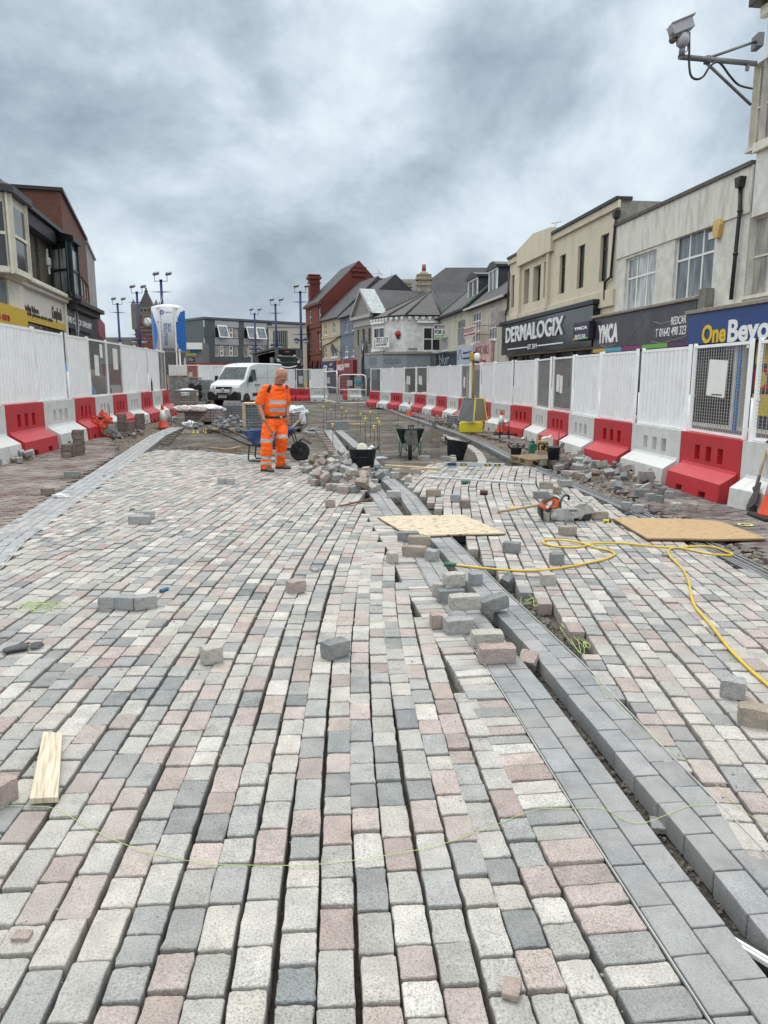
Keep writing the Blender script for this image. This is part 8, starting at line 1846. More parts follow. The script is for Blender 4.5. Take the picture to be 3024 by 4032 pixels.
for (px, py, s_, k, lb) in ((1240, 2250, .035, 'grey', 'small stone chip on the left field'), (520, 2008, .035, 'dark', 'dark clod on the left field beyond the string-tied sett'), (2015, 3905, .032, 'pink', 'flat reddish stone chip on a near pink sett'), (88, 3695, .026, 'pink', 'small red stone chip near the lower left edge'), (1140, 2058, .035, 'dark', 'dark chip before the big heap'), (2620, 2190, .03, 'dark', 'dark chip under the hose'), (410, 1876, .03, 'dark', 'dark chip on the left band'), (2300, 2770, .03, 'grey', 'stone chip in the kerb trench'), (2590, 3260, .04, 'grey', 'broken grey chip in the near kerb trench')):
 g = G(px, py, 0 if 'trench' not in lb else GZ); o = stone(k, s_ * 2, s_ * 1.4, s_ * .6, 'stone_chip'); o.location = (g.x, g.y, (0 if 'trench' not in lb else GZ) + s_ * .3); o.rotation_euler = (0, 0, px); tag(o, lb, 'stone chip')
# glove
g = G(95, 2560, .0); gl_ = empty('work_glove', (g.x, g.y, .004), R(18), 'grey work glove lying on the setts near the left edge', 'glove'); b = MB()
b.tube([(-.115, -.03, .012), (-.07, -.01, .016), (-.02, .0, .018), (.03, .01, .017)], [.036, .036, .045, .042], 12, sq=.42)
for k, (y0, y1, L_) in enumerate(((.035, .06, .07), (.015, .03, .085), (-.008, -.002, .085), (-.028, -.035, .07))): b.tube([(.03, y0, .016), (.03 + L_ * .5, (y0 + y1) / 2, .02), (.03 + L_, y1, .010)], [.013, .012, .009], 8, sq=.7)
b.tube([(-.02, .03, .016), (.0, .065, .016), (.03, .08, .01)], [.014, .013, .01], 8, sq=.7); b.build('glove_body', mat('glove_grey', (.075, .078, .085), .8, var=.25, vs=25, bump=.5), gl_, sub=1)
# spray can in the trench, tape measure, blue tool, yellow ring
g = G(2985, 3830, GZ); cn_ = empty('spray_can', (g.x, g.y, GZ + .04), 0, 'white and black spray can lying in the trench at the lower right corner', 'spray can'); M4 = Matrix.Rotation(R(90), 4, 'X'); b = MB(); b.lathe([(.01, -.11), (.033, -.105), (.033, .08), (.022, .10)], 20, M4=M4); b.build('can_body', M_BLK, cn_); b = MB()
for a in (-.4, .1): b.box(-.0345 + .016 + a * .03, -.0345 + .026 + a * .03, -.09, .10, .02, .0335)
b.build('white_stripe', M_WHITE, cn_); b = MB(); b.lathe([(.024, .10), (.026, .14), (.01, .145)], 14, M4=M4); b.build('cap', M_WHITE, cn_); cn_.rotation_euler = (0, 0, R(38))
g = G(2387, 2058, .0); tm = empty('tape_measure', (g.x, g.y, 0), R(-6), 'yellow and black tape measure by the brown plywood', 'tape measure'); b = MB(); b.box(-.035, .03, -.02, .02, 0, .035); b.build('case', mat('tape_yellow', (.7, .6, .02), .4), tm, bevel=.008); b = MB(); b.box(.031, .05, -.021, .021, 0, .036); b.box(-.02, .01, -.0225, -.0205, .008, .022); b.build('grip', M_BLK, tm, bevel=.002)
g = G(647, 2330, .0); bt2 = empty('point_tool', (g.x, g.y, .016), R(60), 'blue-handled pointing tool beside the row of three setts', 'tool'); b = MB(); b.tube([(-.04, 0, 0), (-.03, 0, 0), (.03, 0, 0), (.04, 0, 0)], [.012, .016, .015, .01], 10); b.build('handle', mat('blue_grip', (.03, .12, .22), .5), bt2); b = MB(); b.tube([(-.09, 0, -.008), (-.04, 0, 0)], .005, 6); b.build('shank', M_STEEL, bt2)
g = G(2020, 2003, .0); b = MB(); b.tube([(.035 * math.cos(k * math.pi / 6), .035 * math.sin(k * math.pi / 6), .012) for k in range(12)], .012, 6, closed=True); tag(b.build('tape_spool', mat('spool_yellow', (.7, .48, .03), .45), None, tuple(g)), 'small yellow spool beside the wooden tool handle', 'spool')
g = G(1905, 1948, .0); b = MB(); b.lathe([(.03, 0), (.055, 0), (.055, .06), (.03, .06)], 20); tag(b.build('tape_roll', mat('dark_red_tape', (.06, .012, .012), .5), None, (g.x, g.y, .0)), 'dark red tape roll standing on the right field', 'tape roll')
pts_h = [D(1958, 2016, 8.9), D(2156, 1972, 8.75)]; c0 = G(1958, 2018, .012); c1 = Vector((D(2156, 1972, 8.55).x, 8.55, .16)); b = MB(); b.tube([(0, 0, .004), tuple(c1 - c0)], [.016, .019], 10); tag(b.build('pick_handle', mat('ash_shaft', (.4, .3, .18)), None, tuple(c0)), 'pale wooden pick handle leaning on the cut-off saw', 'tool handle')
g = G(2782, 2068, .0); b = MB(); b.lathe([(.055, 0), (.055, .003), (.085, .003), (.085, 0)], 24); b.box(-.004, .004, -.06, .06, 0, .003); b.box(-.02, .05, -.02, -.012, 0, .003); o = b.build('paint_mark', mat('yellow_paint_mark', (.55, .50, .22), .8), None, tuple(G(2935, 2066, .006))); tag(o, 'faded yellow painted ring with a cross on the purple paving', 'paint mark')
b = MB(); b.lathe([(.04, 0), (.03, .02), (.005, .028)], 14); tag(b.build('paper_scrap', M_WHITE, None, tuple(G(2568, 2048, .0))), 'small white scrap on the soil beyond the brown plywood', 'litter')
b = MB(); b.lathe([(.01, -.02), (.05, -.01), (.04, .03), (.01, .045)], 12); tag(b.build('plastic_cup', M_WHITE, None, tuple(G(2059, 1728, .02))), 'white cup on the paving between cone and radio', 'litter')
# red jacket
g = G(392, 1725, -.03); jk = empty('red_jacket', (g.x, g.y + .25, -.02), 0, 'red waterproof jacket with grey panel dumped against the left brick stacks', 'jacket')
M_RJ = mat('red_cloth', (.50, .05, .025), .6, var=.25, vs=7)
o1 = cloth('shell', (0, 0, 0), (.62, .5, .62), M_RJ, None, None, 31, amp=.42); o1.parent = jk; o2 = cloth('grey_panel', (.20, -.1, 0), (.42, .4, .34), mat('grey_cloth', (.16, .165, .165), .7, var=.3), None, None, 33, amp=.35); o2.parent = jk; o3 = cloth('sleeve', (.15, -.16, 0), (.5, .26, .16), M_RJ, None, None, 35, amp=.4); o3.parent = jk; o4 = cloth('dark_lining', (.0, -.06, .42), (.22, .25, .16), mat('black_cloth', (.02, .02, .02), .8), None, None, 36, amp=.3); o4.parent = jk
# black corrugated pipes
pc = empty('drain_pipes', G(775, 1592, GZ), 0, 'bundle of black corrugated drain pipe ends beside the van', 'pipe bundle')
for (x, z, r_) in ((-.28, 1.1, .20), (-.05, .95, .17), (.20, 1.05, .17), (-.02, .55, .2), (.22, .6, .17), (.1, .2, .18)):
 b = MB(); M4 = Matrix.Translation((x, 0, z)) @ Matrix.Rotation(R(80), 4, 'X') @ Matrix.Rotation(R(12), 4, 'Y'); pr_ = []
 for k in range(10): pr_ += [(r_, -.4 + k * .08), (r_ * .9, -.36 + k * .08)]
 b.lathe(pr_, 18, M4=M4); b.lathe([(r_ * .8, .405), (r_ * .8, -.3)], 18, M4=M4, m=1); b.build('pipe', [M_BLK, M_INT], pc)
tag(MB().box(-.35, .35, -.12, .12, 0, .3).build('grey_slab', SM['slate'], None, tuple(G(1330, 1694, GZ)), bevel=.01), 'grey concrete slab standing at the far end of the kerb lines', 'slab')
tag(MB().box(-.07, .07, -.05, .05, 0, .28).build('marker_block', M_CONC, None, tuple(G(1708, 1690, GZ)), bevel=.01), 'small grey marker block beside the curved channel', 'marker block')
# purple trolley frame and a-board silhouettes behind mesh
g = P(1133, 50.6); b = MB(); b.tube([(-.3, 0, .1), (-.3, 0, .9), (-.2, 0, 1.02), (.0, 0, 1.02), (.1, 0, .9), (.1, 0, .15), (-.2, -.1, .1)], .03, 6); b.tube([(-.3, 0, .5), (.1, 0, .5)], .02, 6); tag(b.build('sack_truck', mat('purple_tube', (.07, .05, .25), .4), None, (g.x, g.y, .0)), 'purple tubular sack truck against the far red barriers', 'sack truck')
def aboard(px, Y, h_, lb):
 r = empty('folding_board', P(px, Y), R(-20), lb, 'folding board'); b = MB(); b.bar((-.25, -.18, 0), (-.2, 0, h_), .03, .04); b.bar((.25, -.18, 0), (.2, 0, h_), .03, .04); b.bar((-.25, .2, 0), (-.2, 0, h_), .03, .04); b.bar((.25, .2, 0), (.2, 0, h_), .03, .04); b.bar((-.2, 0, h_), (.2, 0, h_), .03, .04); b.build('frame', M_BLK, r); b = MB(); b.add([(-.21, -.13, h_ * .3), (.21, -.13, h_ * .3), (.18, -.01, h_ * .93), (-.18, -.01, h_ * .93)], [(0, 1, 2, 3)]); b.build('panel', M_LG, r)
aboard(1925, 28.5, 1.75, 'tall folding board behind the mesh panels right of the solar tower'); aboard(1597, 42, 1.5, 'folding board behind the far mesh panels of the right row')
# ------------------------------------------------------------ people
def remesh(b, name, mats, parent, voxel, smooth=6, sub=0, face_mat=None):
 o = b.build('tmp_' + name, mats[0], None)
 md = o.modifiers.new('r', 'REMESH'); md.mode = 'VOXEL'; md.voxel_size = voxel; md.use_smooth_shade = True
 ms = o.modifiers.new('s', 'SMOOTH'); ms.iterations = smooth; ms.factor = .5
 bpy.context.view_layer.update()
 me = bpy.data.meshes.new_from_object(o.evaluated_get(bpy.context.evaluated_depsgraph_get())); bpy.data.objects.remove(o)
 me.name = name; me.materials.clear()
 for m in mats: me.materials.append(m)
 n = len(me.polygons); me.polygons.foreach_set('use_smooth', np.ones(n, bool))
 if face_mat:
  c = np.empty(n * 3, np.float32); me.polygons.foreach_get('center', c); nn = np.empty(n * 3, np.float32); me.polygons.foreach_get('normal', nn)
  me.polygons.foreach_set('material_index', face_mat(c.reshape(-1, 3), nn.reshape(-1, 3)).astype(np.int32))
 me.update(); ob_ = bpy.data.objects.new(name, me); col_.objects.link(ob_); setpar(ob_, parent); return ob_
def eloft(b, secs, n=24):
 """secs: (centre, half-width vector a, half-depth vector b)"""
 o = len(b.v)
 for c, a, d in secs:
  for j in range(n): t_ = 2 * math.pi * j / n; b.v.append(tuple(Vector(c) + Vector(a) * math.cos(t_) + Vector(d) * math.sin(t_)))
 for i in range(len(secs) - 1):
  for j in range(n): j2 = (j + 1) % n; b.f.append([o + i * n + j, o + i * n + j2, o + (i + 1) * n + j2, o + (i + 1) * n + j]); b.m.append(0); b.sm.append(True)
 b.f.append([o + j for j in range(n)][::-1]); b.m.append(0); b.sm.append(True); b.f.append([o + (len(secs) - 1) * n + j for j in range(n)]); b.m.append(0); b.sm.append(True)
def limb(b, pts, rs, n=14):
 b.tube([tuple(p) for p in pts], rs, n)
 for p, r_ in zip(pts[1:-1], rs[1:-1]): b.sphere(tuple(p), r_ * .98, 8)
 b.sphere(tuple(pts[0]), rs[0] * .98, 8); b.sphere(tuple(pts[-1]), rs[-1] * .98, 8)
M_SKIN = mat('skin', (.40, .185, .125), .5, var=.14, vs=14, dirt=(.30, .11, .08), dirtamt=.5, ds=9)
M_HV = mat('hivis_orange', (.98, .125, .002), .75, var=.12, vs=9, bump=.25, bs=14, dirt=(.35, .06, .015), dirtamt=.5, ds=6)
M_REFL = mat('reflective_tape', (.40, .40, .40), .45, var=.15, vs=16); M_BOOT = mat('boot_suede', (.135, .105, .075), .85, var=.3, vs=18)
O0 = Vector((G(1078, 1850).x, 13.0, 0)); wk = empty('person', O0, 0, 'bald man in orange hi-vis shirt and trousers holding a hammer', 'person')
J = lambda px, py, Y: D(px, py, Y) - O0
fd = Vector((.55, -.83, 0)).normalized(); lt = Vector((-fd.y, fd.x, 0)); up = Vector((0, 0, 1))
RS, LS = J(1047, 1519, 12.88), J(1124, 1519, 13.14); RE, RW = J(1018, 1588, 12.86), J(1034, 1637, 12.80); LE, LW = J(1129, 1592, 13.22), J(1131, 1638, 13.10)
RH, LH = J(1063, 1662, 12.93), J(1101, 1662, 13.08); RK, RA = J(1051, 1736, 12.80), J(1048, 1822, 12.84); LK, LA = J(1110, 1724, 12.98), J(1103, 1813, 13.20)
NB, HC = J(1095, 1513, 12.97), J(1108, 1481, 12.87)
# --- head, neck, arms, hands: one skin
hf = Vector((.66, -.50, -.66)).normalized(); hs = up.cross(hf).normalized(); hs = hs * (1 if hs.dot(lt) > 0 else -1); hu = hf.cross(hs).normalized(); hu = hu * (1 if hu.z > 0 else -1)
b = MB()
KH = 1.13
def hp2(f, s, u): return HC + (hf * f + hs * s + hu * u) * KH
M4h = Matrix((hs, hf, hu)).transposed().to_4x4(); 
def hsph(f, s, u, r, sc_): m4 = M4h.copy(); m4.translation = hp2(f, s, u); b.sphere((0, 0, 0), r * KH, 12, sc_=sc_, M4=m4)
hsph(-.012, 0, .030, .1, (.80, .98, .92)); hsph(.026, 0, -.035, .1, (.62, .62, .86)); hsph(.045, 0, -.085, .042, (.85, .9, .6)); hsph(.082, 0, .012, .05, (1.1, .35, .3)); hsph(.03, .045, -.02, .036, (.7, 1.2, .8)); hsph(.03, -.045, -.02, .036, (.7, 1.2, .8))
b.tube([tuple(hp2(.092, 0, .0)), tuple(hp2(.112, 0, -.032)), tuple(hp2(.094, 0, -.042))], [.010, .016, .012], 10); hsph(.088, 0, -.066, .024, (1.1, .5, .35)); hsph(.084, 0, -.078, .022, (1.0, .5, .3))
for s in (-1, 1): hsph(-.005, s * .080, -.012, .03, (.28, .62, 1.05)); hsph(.083, s * .03, -.004, .013, (1.2, .6, .7))
limb(b, [NB + Vector((0, 0, -.08)), NB + Vector((0, 0, .0)), HC - hf * .03 - hu * .06], [.060, .066, .066])
limb(b, [NB + Vector((0, 0, -.07)), RS + Vector((0, 0, -.03)), RE, RW], [.045, .050, .052, .037]); limb(b, [NB + Vector((0, 0, -.07)), LS + Vector((0, 0, -.03)), LE, LW], [.045, .048, .049, .034])
b.sphere(tuple(RE.lerp(RW, .28)), .052, 8, sc_=(.95, .95, 1.3)); b.sphere(tuple(LE.lerp(LW, .28)), .047, 8, sc_=(.95, .95, 1.3))
limb(b, [NB + Vector((0, 0, -.14)), (RH + LH) / 2], [.06, .09]); limb(b, [RH, RK, RA], [.07, .055, .04]); limb(b, [LH, LK, LA], [.07, .055, .04])
# right hand closed round the hammer shaft, left hand relaxed
hA, hB = J(1036, 1650, 12.75), J(1076, 1706, 12.66); hd_ = (hB - hA).normalized(); pc_ = RW + (hA + hd_ * .035 - RW) * .62
palm_n = (J(1076, 1640, 12.7) - J(1036, 1640, 12.8)).normalized()
b.sphere(tuple(RW.lerp(hA + hd_ * .03, .6)), .042, 10, sc_=(.75, .9, 1.25))
wrapc = hA + hd_ * .02; side1 = hd_.cross(Vector((0, 1, 0))).normalized(); side2 = hd_.cross(side1).normalized()
for k in range(4):
 c_ = hA + hd_ * (-.012 + .021 * k); rad = .026 - .001 * abs(k - 1); a0, a1 = -150, 95 - 10 * abs(k - 1)
 b.tube([tuple(c_ + side1 * (math.cos(R(a)) * rad) + side2 * (math.sin(R(a)) * rad)) for a in np.linspace(a0, a1, 8)], [.0105] * 7 + [.008], 8)
b.tube([tuple(RW.lerp(hA, .5)), tuple(hA + hd_ * .05 + side2 * -.03), tuple(hA + hd_ * .075 + side2 * -.012)], [.014, .012, .009], 8)
lh = LW + Vector((.012, -.02, -.055)); b.sphere(tuple(lh), .040, 10, sc_=(.55, .85, 1.15))
for k, (dy, L_) in enumerate(((-.030, .065), (-.011, .08), (.009, .076), (.027, .058))):
 p0 = lh + Vector((.004, dy, -.03)); b.tube([tuple(p0), tuple(p0 + Vector((.008, dy * .2, -L_ * .5))), tuple(p0 + Vector((-.008, dy * .2, -L_ * .95)))], [.0105, .0095, .0075], 8)
b.tube([tuple(lh + Vector((-.01, -.035, .02))), tuple(lh + Vector((-.012, -.055, -.015))), tuple(lh + Vector((-.014, -.052, -.045)))], [.013, .011, .009], 8)
M_STUB = mat('stubble', (.30, .22, .19), .8, var=.2, vs=40)
def fm(c, n_):
 v = c - np.array(HC); f = v @ np.array(hf); s = v @ np.array(hs); u = v @ np.array(hu)
 return ((u < -.058) & (f > .035) & (u > -.14) & (np.linalg.norm(v, axis=1) < .15)).astype(int)
remesh(b, 'body', [M_SKIN, M_STUB], wk, .0075, 5, face_mat=fm)
# glasses
b = MB()
for s in (-1, 1): b.tube([tuple(hp2(.104, s * .034, .0) + hs * (math.cos(a) * .024) + hu * (math.sin(a) * .017)) for a in np.linspace(0, 2 * math.pi, 13)[:-1]], .0022, 5, closed=True); b.tube([tuple(hp2(.100, s * .058, .004)), tuple(hp2(.06, s * .078, .006)), tuple(hp2(-.005, s * .084, .004))], .0022, 5)
b.tube([tuple(hp2(.106, -.01, .002)), tuple(hp2(.112, 0, .005)), tuple(hp2(.106, .01, .002))], .0022, 5); b.build('glasses', M_BLK, wk)
# --- shirt
b = MB(); BT = J(1081, 1634, 13.0); CH = J(1085, 1560, 12.99); BE = J(1083, 1600, 12.97)
eloft(b, [(BT + Vector((0, 0, -.03)), lt * .175, fd * .130), (BT + Vector((0, 0, .03)), lt * .19, fd * .142), (BE, lt * .195, fd * .150), (CH, lt * .21, fd * .145), (CH + Vector((0, 0, .10)), lt * .21, fd * .130), (NB + Vector((0, 0, -.085)), lt * .155, fd * .118), (NB + Vector((0, 0, -.03)), lt * .10, fd * .092), (NB + Vector((0, 0, -.005)), lt * .07, fd * .07)])
limb(b, [NB + Vector((0, 0, -.085)) - lt * .03, RS + Vector((0, 0, -.035)), RS.lerp(RE, .5), RS.lerp(RE, .86)], [.072, .068, .074, .084]); limb(b, [NB + Vector((0, 0, -.085)) + lt * .03, LS + Vector((0, 0, -.035)), LS.lerp(LE, .5), LS.lerp(LE, .84)], [.072, .066, .070, .076])
zA, zB = J(1083, 1583, 12.85).z, J(1083, 1614, 12.85).z
p1, p2 = J(1068, 1503, 12.86), J(1056, 1546, 12.84); q1, q2 = J(1122, 1506, 12.95), J(1128, 1532, 13.0)
def fm(c, n_):
 r_ = np.zeros(len(c), int); z_ = c[:, 2]; x_ = c[:, 0]; tilt = (x_ - BT.x) * -.06
 armR = np.array(RE.lerp(RS, .2)); fold = .012 * np.sin(x_ * 40)
 dl = np.abs((c[:, :2] - np.array(CH)[:2]) @ np.array(lt)[:2])
 r_[((np.abs(z_ - zA - tilt - fold * .3) < .034) | (np.abs(z_ - zB - tilt - fold * .3) < .034)) & (dl < .215) & (x_ > RS.x + .06)] = 1
 for (a, d_, w0, w1) in ((p1, p2, .018, .030), (q1, q2, .026, .014)):
  ax2 = np.array([a.x, a.z]); dd = np.array([d_.x, d_.z]) - ax2; L2 = dd @ dd; P2 = c[:, [0, 2]] - ax2; t_ = (P2 @ dd) / L2; dist = np.abs(P2[:, 0] * dd[1] - P2[:, 1] * dd[0]) / math.sqrt(L2)
  r_[(t_ > -.05) & (t_ < 1) & (dist < w1 + (w0 - w1) * (1 - t_)) & (n_[:, 1] < .25)] = 2
 v = c - np.array(NB); r_[(np.linalg.norm(v[:, :2], axis=1) < .084) & (v[:, 2] > -.045)] = 2
 return r_
M_HB = mat('shirt_black', (.022, .02, .03), .8)
shirt = remesh(b, 'shirt', [M_HV, M_REFL, M_HB], wk, .008, 5, face_mat=fm)
# --- trousers
b = MB()
eloft(b, [((RH + LH) / 2 + Vector((0, 0, -.10)), lt * .14, fd * .10), ((RH + LH) / 2 + Vector((0, 0, -.03)), lt * .185, fd * .135), ((RH + LH) / 2 + Vector((0, 0, .06)), lt * .185, fd * .138), (BT + Vector((0, 0, -.035)), lt * .182, fd * .140)])
limb(b, [RH + Vector((0, 0, -.02)), RH.lerp(RK, .5), RK, RK.lerp(RA, .5), RK.lerp(RA, .9), RA + Vector((0, 0, -.035))], [.118, .120, .105, .100, .092, .098]); limb(b, [LH + Vector((0, 0, -.02)), LH.lerp(LK, .5), LK, LK.lerp(LA, .5), LK.lerp(LA, .9), LA + Vector((0, 0, -.03))], [.118, .120, .108, .098, .090, .094])
b.sphere(tuple(RH.lerp(RK, .62) - lt * .09), .06, 8, sc_=(.6, .8, 1.2)); b.sphere(tuple(LH.lerp(LK, .6) + lt * .08), .06, 8, sc_=(.6, .8, 1.2))
xm = (RK.x + LK.x) / 2; zr1, zl1, zr2, zl2, zr3 = J(1050, 1734, 12.8).z, J(1112, 1717, 12.98).z, J(1048, 1803, 12.8).z, J(1104, 1790, 13.1).z, J(1046, 1824, 12.8).z
def fm(c, n_):
 r_ = np.zeros(len(c), int); z_, x_ = c[:, 2], c[:, 0]; R_s = x_ < xm; tl = .10 * (x_ - LK.x); wv = .004 * np.sin(x_ * 70)
 r_[R_s & ((np.abs(z_ - zr1 - wv) < .030) | (np.abs(z_ - zr2 + (x_ - RA.x) * .12 - wv) < .030) | (np.abs(z_ - zr3 - wv) < .026))] = 1
 r_[~R_s & ((np.abs(z_ - zl1 - wv) < .030) | (np.abs(z_ - zl2 + tl) < .030))] = 1
 return r_
tr__ = remesh(b, 'trousers', [M_HV, M_REFL], wk, .008, 4, face_mat=fm)
for ob_, am_ in ((tr__, .016), (shirt, .011)):           # cloth folds
 for v in ob_.data.vertices:
  p = v.co; n_ = noise.noise(Vector((p.x * 8, p.y * 8, p.z * 17))) * am_ + noise.noise(Vector((p.x * 16 + 3, p.y * 16, p.z * 34))) * am_ * .55
  v.co = p + v.normal * n_
b = MB(); eloft(b, [(BT + Vector((0, 0, -.050)), lt * .193, fd * .147), (BT + Vector((0, 0, -.010)), lt * .198, fd * .151)]); belt = b.build('belt', M_BLK, wk); b = MB(); q = BT + fd * .15 + Vector((0, 0, -.03)) + lt * .05; b.cbox(tuple(q), (.05, .02, .035), (0, 0, math.atan2(lt.y, lt.x))); b.build('buckle', M_STEEL, belt)
def boot(A, toe, nm='boot'):
 b = MB(); d = (toe - A); d.z = 0; d = d.normalized(); s = Vector((-d.y, d.x, 0)); g0 = Vector((A.x, A.y, 0))
 eloft(b, [(g0 - d * .085 + up * .012, s * .032, up * .012), (g0 - d * .075 + up * .06, s * .040, up * .05 + d * .0), (g0 + d * .0 + up * .062, s * .046, up * .06), (g0 + d * .08 + up * .048, s * .046, up * .046), (g0 + d * .15 + up * .040, s * .050, up * .038), (g0 + d * .20 + up * .030, s * .036, up * .026), (g0 + d * .212 + up * .024, s * .016, up * .014)])
 limb(b, [g0 + up * .07 - d * .02, g0 + up * .17 - d * .025], [.056, .060]); bo = remesh(b, nm, [M_BOOT], wk, .006, 3); b = MB()
 b.prism([tuple((g0 + d * a + s * c_)[:2]) for a, c_ in ((-.095, -.03), (-.02, -.043), (.08, -.045), (.16, -.048), (.21, -.025), (.218, .0), (.21, .025), (.16, .048), (.08, .045), (-.02, .043), (-.095, .03))], 'z', .0, .026); b.build('sole', M_RUB, bo, bevel=.004)
 b = MB()
 for k in range(4): c_ = g0 + d * (.035 + .028 * k) + up * (.125 - .016 * k); b.tube([tuple(c_ - s * .035), tuple(c_ + up * .008), tuple(c_ + s * .035)], .004, 5)
 b.build('laces', M_BLK, bo)
boot(Vector((RA.x - .02, RA.y, 0)), Vector((RA.x + .12, RA.y - .12, 0))); boot(Vector((LA.x - .0, LA.y, 0)), Vector((LA.x + .16, LA.y - .07, 0)))
# hammer
hm = empty('brick_hammer', O0 + hA, 0, 'brick hammer held in the worker\'s right hand', 'hammer'); b = MB(); b.tube([tuple(-hd_ * .06), tuple(hd_ * .0), tuple(hd_ * .22), tuple(hB - hA)], [.016, .015, .012, .012], 10); b.build('shaft', mat('worn_shaft', (.17, .12, .08), .6, var=.3), hm)
b = MB(); h0, h1 = J(1064, 1716, 12.62) - hA, J(1097, 1689, 12.70) - hA; mm = (hB - hA); b.tube([tuple(h0), tuple(h0.lerp(mm, .6)), tuple(mm + hd_ * .012), tuple(h1.lerp(mm, .4)), tuple(h1)], [.020, .017, .018, .012, .006], 8); b.build('hammer_head', mat('worn_steel', (.20, .18, .16), .5, .5, var=.3), hm)
# --- distant figure in a blue shirt
q = P(1411, 56); fp_ = empty('person', q, 0, 'distant grey-haired person in blue shirt and pale shorts walking away', 'person')
zz_ = lambda py: D(1411, py, 56).z
b = MB(); limb(b, [Vector((0, 0, 1.5)), Vector((0, 0, 1.38))], [.055, .06]); b.sphere((0, -.02, 1.62), .10, 10, sc_=(.85, .95, 1.15)); limb(b, [Vector((-.19, 0, 1.36)), Vector((-.26, -.02, 1.08)), Vector((-.22, -.1, .86))], [.05, .042, .03]); limb(b, [Vector((.19, 0, 1.36)), Vector((.27, -.02, 1.08)), Vector((.25, -.1, .86))], [.05, .042, .03]); limb(b, [Vector((0, 0, 1.38)), Vector((0, 0, .9))], [.1, .1]); limb(b, [Vector((-.09, 0, .9)), Vector((-.1, 0, .48)), Vector((-.1, .03, .06))], [.09, .06, .04]); limb(b, [Vector((.09, 0, .9)), Vector((.1, -.03, .48)), Vector((.1, -.02, .06))], [.09, .06, .04])
for s in (-1, 1):
 for k in range(4): b.tube([(s * .22 + .02 * k - .03, -.1, .84), (s * .22 + .02 * k - .03, -.11, .76)], .009, 6)
 b.sphere((s * .22, -.1, .84), .035, 8, sc_=(.8, .6, 1.1)); b.tube([(s * .2, -.12, .85), (s * .19, -.14, .79)], .01, 6)
remesh(b, 'body', [M_SKIN], fp_, .014, 3); b = MB(); eloft(b, [((0, 0, .92), (.18, 0, 0), (0, .13, 0)), ((0, 0, 1.2), (.20, 0, 0), (0, .13, 0)), ((0, 0, 1.4), (.19, 0, 0), (0, .1, 0)), ((0, 0, 1.46), (.08, 0, 0), (0, .07, 0))]); limb(b, [Vector((-.15, 0, 1.38)), Vector((-.23, -.01, 1.18))], [.075, .07]); limb(b, [Vector((.15, 0, 1.38)), Vector((.23, -.01, 1.18))], [.075, .07]); remesh(b, 'shirt', [mat('blue_shirt', (.03, .20, .30), .7)], fp_, .015, 3)
b = MB(); eloft(b, [((0, 0, .45), (.17, 0, 0), (0, .12, 0)), ((0, 0, .8), (.19, 0, 0), (0, .14, 0)), ((0, 0, .97), (.175, 0, 0), (0, .125, 0))]); remesh(b, 'shorts', [mat('khaki', (.30, .28, .24), .8)], fp_, .015, 3); b = MB(); b.sphere((0, .01, 1.66), .105, 10, sc_=(.9, .98, .9)); b.build('hair', mat('grey_hair', (.3, .29, .28), .9), fp_)
for s in (-1, 1): b = MB(); b.box(s * .1 - .045, s * .1 + .045, -.14, .1, 0, .08); b.build('shoe', M_BLK, fp_, bevel=.02)
# ------------------------------------------------------------ cut-off saw
YS = 8.35; S0 = D(2240, 2062, YS); sw = empty('cut_off_saw', (S0.x, YS, 0), 0, 'orange and grey petrol cut-off saw standing on the right field', 'saw')
def S(x, y, dy=0): v_ = D(2050 + x * .2411, 1850 + y * .2411, YS); return Vector((v_.x - S0.x, dy, v_.z))
M_SG = mat('saw_grey', (.34, .34, .32), .55, var=.2, vs=12, dirt=(.45, .42, .38), dirtamt=.4, ds=8); M_SO = mat('saw_orange', (.62, .11, .03), .45, var=.15, vs=10, dirt=(.3, .2, .15), dirtamt=.4)
def sp_(name, pts, m, y0, y1, bevel=.01, par=None): b = MB(); b.prism([(S(*p).x, S(*p).z) for p in pts][::-1], 'y', y0, y1); return b.build(name, m, par or sw, bevel=bevel, seg=3)
sp_('engine_body', [(350, 660), (470, 640), (600, 620), (700, 640), (720, 790), (640, 850), (440, 850), (360, 800)], M_SG, -.06, .10, .015)
sp_('belt_arm', [(470, 700), (540, 625), (640, 600), (900, 600), (985, 640), (1005, 700), (960, 740), (760, 795), (600, 810), (500, 780)], M_SG, -.11, -.065, .012)
sp_('engine_cover', [(330, 600), (350, 540), (440, 470), (540, 440), (620, 480), (632, 600), (560, 625), (480, 640), (500, 600), (540, 560), (545, 500), (480, 500), (400, 545), (395, 600), (430, 640), (350, 650)], M_SO, -.05, .08, .012)
sp_('air_filter', [(300, 600), (325, 590), (345, 660), (355, 800), (330, 790), (300, 700)], M_BLK, -.06, .10, .012)
sp_('top_trim', [(350, 535), (440, 460), (540, 430), (625, 465), (635, 480), (540, 450), (450, 480), (370, 545)], M_BLK, -.055, .085, .006)
M4 = Matrix.Translation(S(520, 730, -.112)) @ Matrix.Rotation(R(90), 4, 'X'); b = MB(); b.lathe([(.03, 0), (.028, .008), (.01, .01)], 20, M4=M4); b.lathe([(.045, -.01), (.042, .003), (.03, .004)], 24, M4=M4); b.build('starter_boss', M_SG, sw)
b = MB(); b.tube(sag([S(640, 855, -.08), S(615, 760, -.09), S(620, 600, -.08), S(640, 500, -.05), S(700, 430, -.0), S(780, 425, .04), S(815, 470, .07), S(805, 510, .08)], 5), .013, 10); b.build('front_handle', M_BLK, sw)
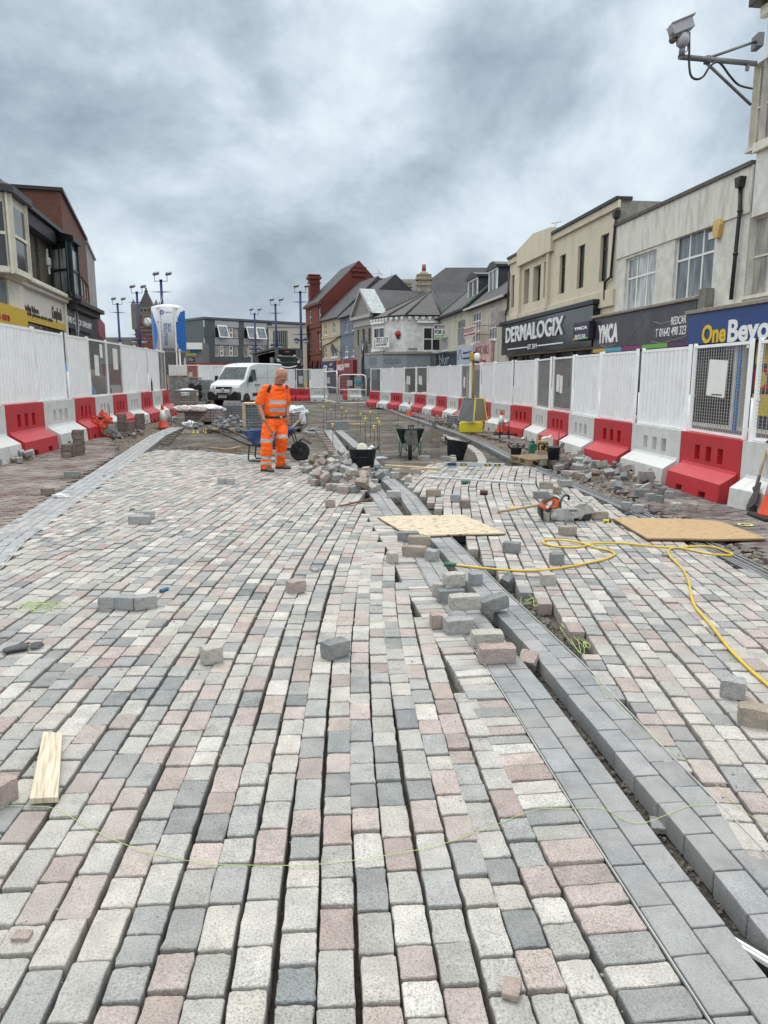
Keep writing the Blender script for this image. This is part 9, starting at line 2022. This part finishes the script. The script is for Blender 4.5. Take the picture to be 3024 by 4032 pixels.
b = MB(); b.tube(sag([S(670, 850, -.1), S(620, 830, -.11), S(680, 820, -.115), S(715, 760, -.12), S(718, 620, -.12), S(760, 530, -.115), S(850, 500, -.1), S(930, 515, -.09), S(990, 565, -.09)], 5), .0045, 6); b.build('water_hose', mat('pale_hose', (.4, .4, .38), .5), sw)
bc = S(985, 725, -.045); rB = (S(1145, 725).x - S(985, 725).x) * .98; M4 = Matrix.Translation(bc) @ Matrix.Rotation(R(90), 4, 'X'); b = MB(); b.lathe([(.01, -.002), (rB, -.0018), (rB, .0018), (.01, .002)], 48, M4=M4); bl3 = b.build('blade', mat('saw_blade', (.07, .065, .06), .5, .5, var=.3, vs=25), sw); b = MB()
for k in range(22): a = 2 * math.pi * k / 22; b.cbox((bc.x + math.cos(a) * rB * (.98 if k % 2 else .7), bc.y, bc.z + math.sin(a) * rB * (.98 if k % 2 else .7)), (.006, .006, .006))
b.build('diamond_tip', mat('tip_pale', (.4, .38, .34), .5), bl3)
def arcp(r_, a0, a1, n=18): return [(bc.x + r_ * math.cos(R(a)), bc.z + r_ * math.sin(R(a))) for a in np.linspace(a0, a1, n)]
b = MB(); rg = rB * 1.28; b.prism((arcp(rg, 12, 185) + [(bc.x - rg * .7, bc.z - .02), (bc.x - .02, bc.z - .05), (bc.x + .02, bc.z + .01)])[::-1], 'y', -.085, .005); b.build('blade_guard', mat('guard_grey', (.36, .34, .32), .6, var=.2, vs=10, dirt=(.35, .12, .08), dirtamt=.5, ds=7), sw, bevel=.006)
b = MB(); b.tube([S(985, 560, -.09), S(1080, 500, -.09), S(1130, 462, -.09)], .008, 6); b.tube([S(1090, 470, -.09), S(1140, 460, -.09)], .009, 6); b.build('guard_lever', M_SG, sw)
M4 = Matrix.Translation(S(810, 685, -.112)) @ Matrix.Rotation(R(90), 4, 'X'); b = MB(); b.lathe([(.012, 0), (.012, .006), (.003, .008)], 12, M4=M4); b.build('bolt', M_STEEL, sw); text_mesh('lettering', 'STREETMAN', .085, .022, M_BLK, sw, tuple(S(815, 640, -.113)), ext=.0005)
sp_('carburettor', [(360, 670), (450, 670), (440, 820), (400, 820)], mat('filter_tan', (.33, .29, .22), .7), -.10, -.06, .008); sp_('cable_box', [(380, 650), (450, 600), (480, 590), (470, 660), (400, 672)], M_BLK, -.10, -.05, .006)
b = MB(); b.tube([S(450, 855, -.09), S(700, 862, -.09), S(790, 800, -.08)], .012, 8); b.tube([S(450, 855, .09), S(700, 862, .09)], .012, 8); b.build('base_frame', M_SG, sw)
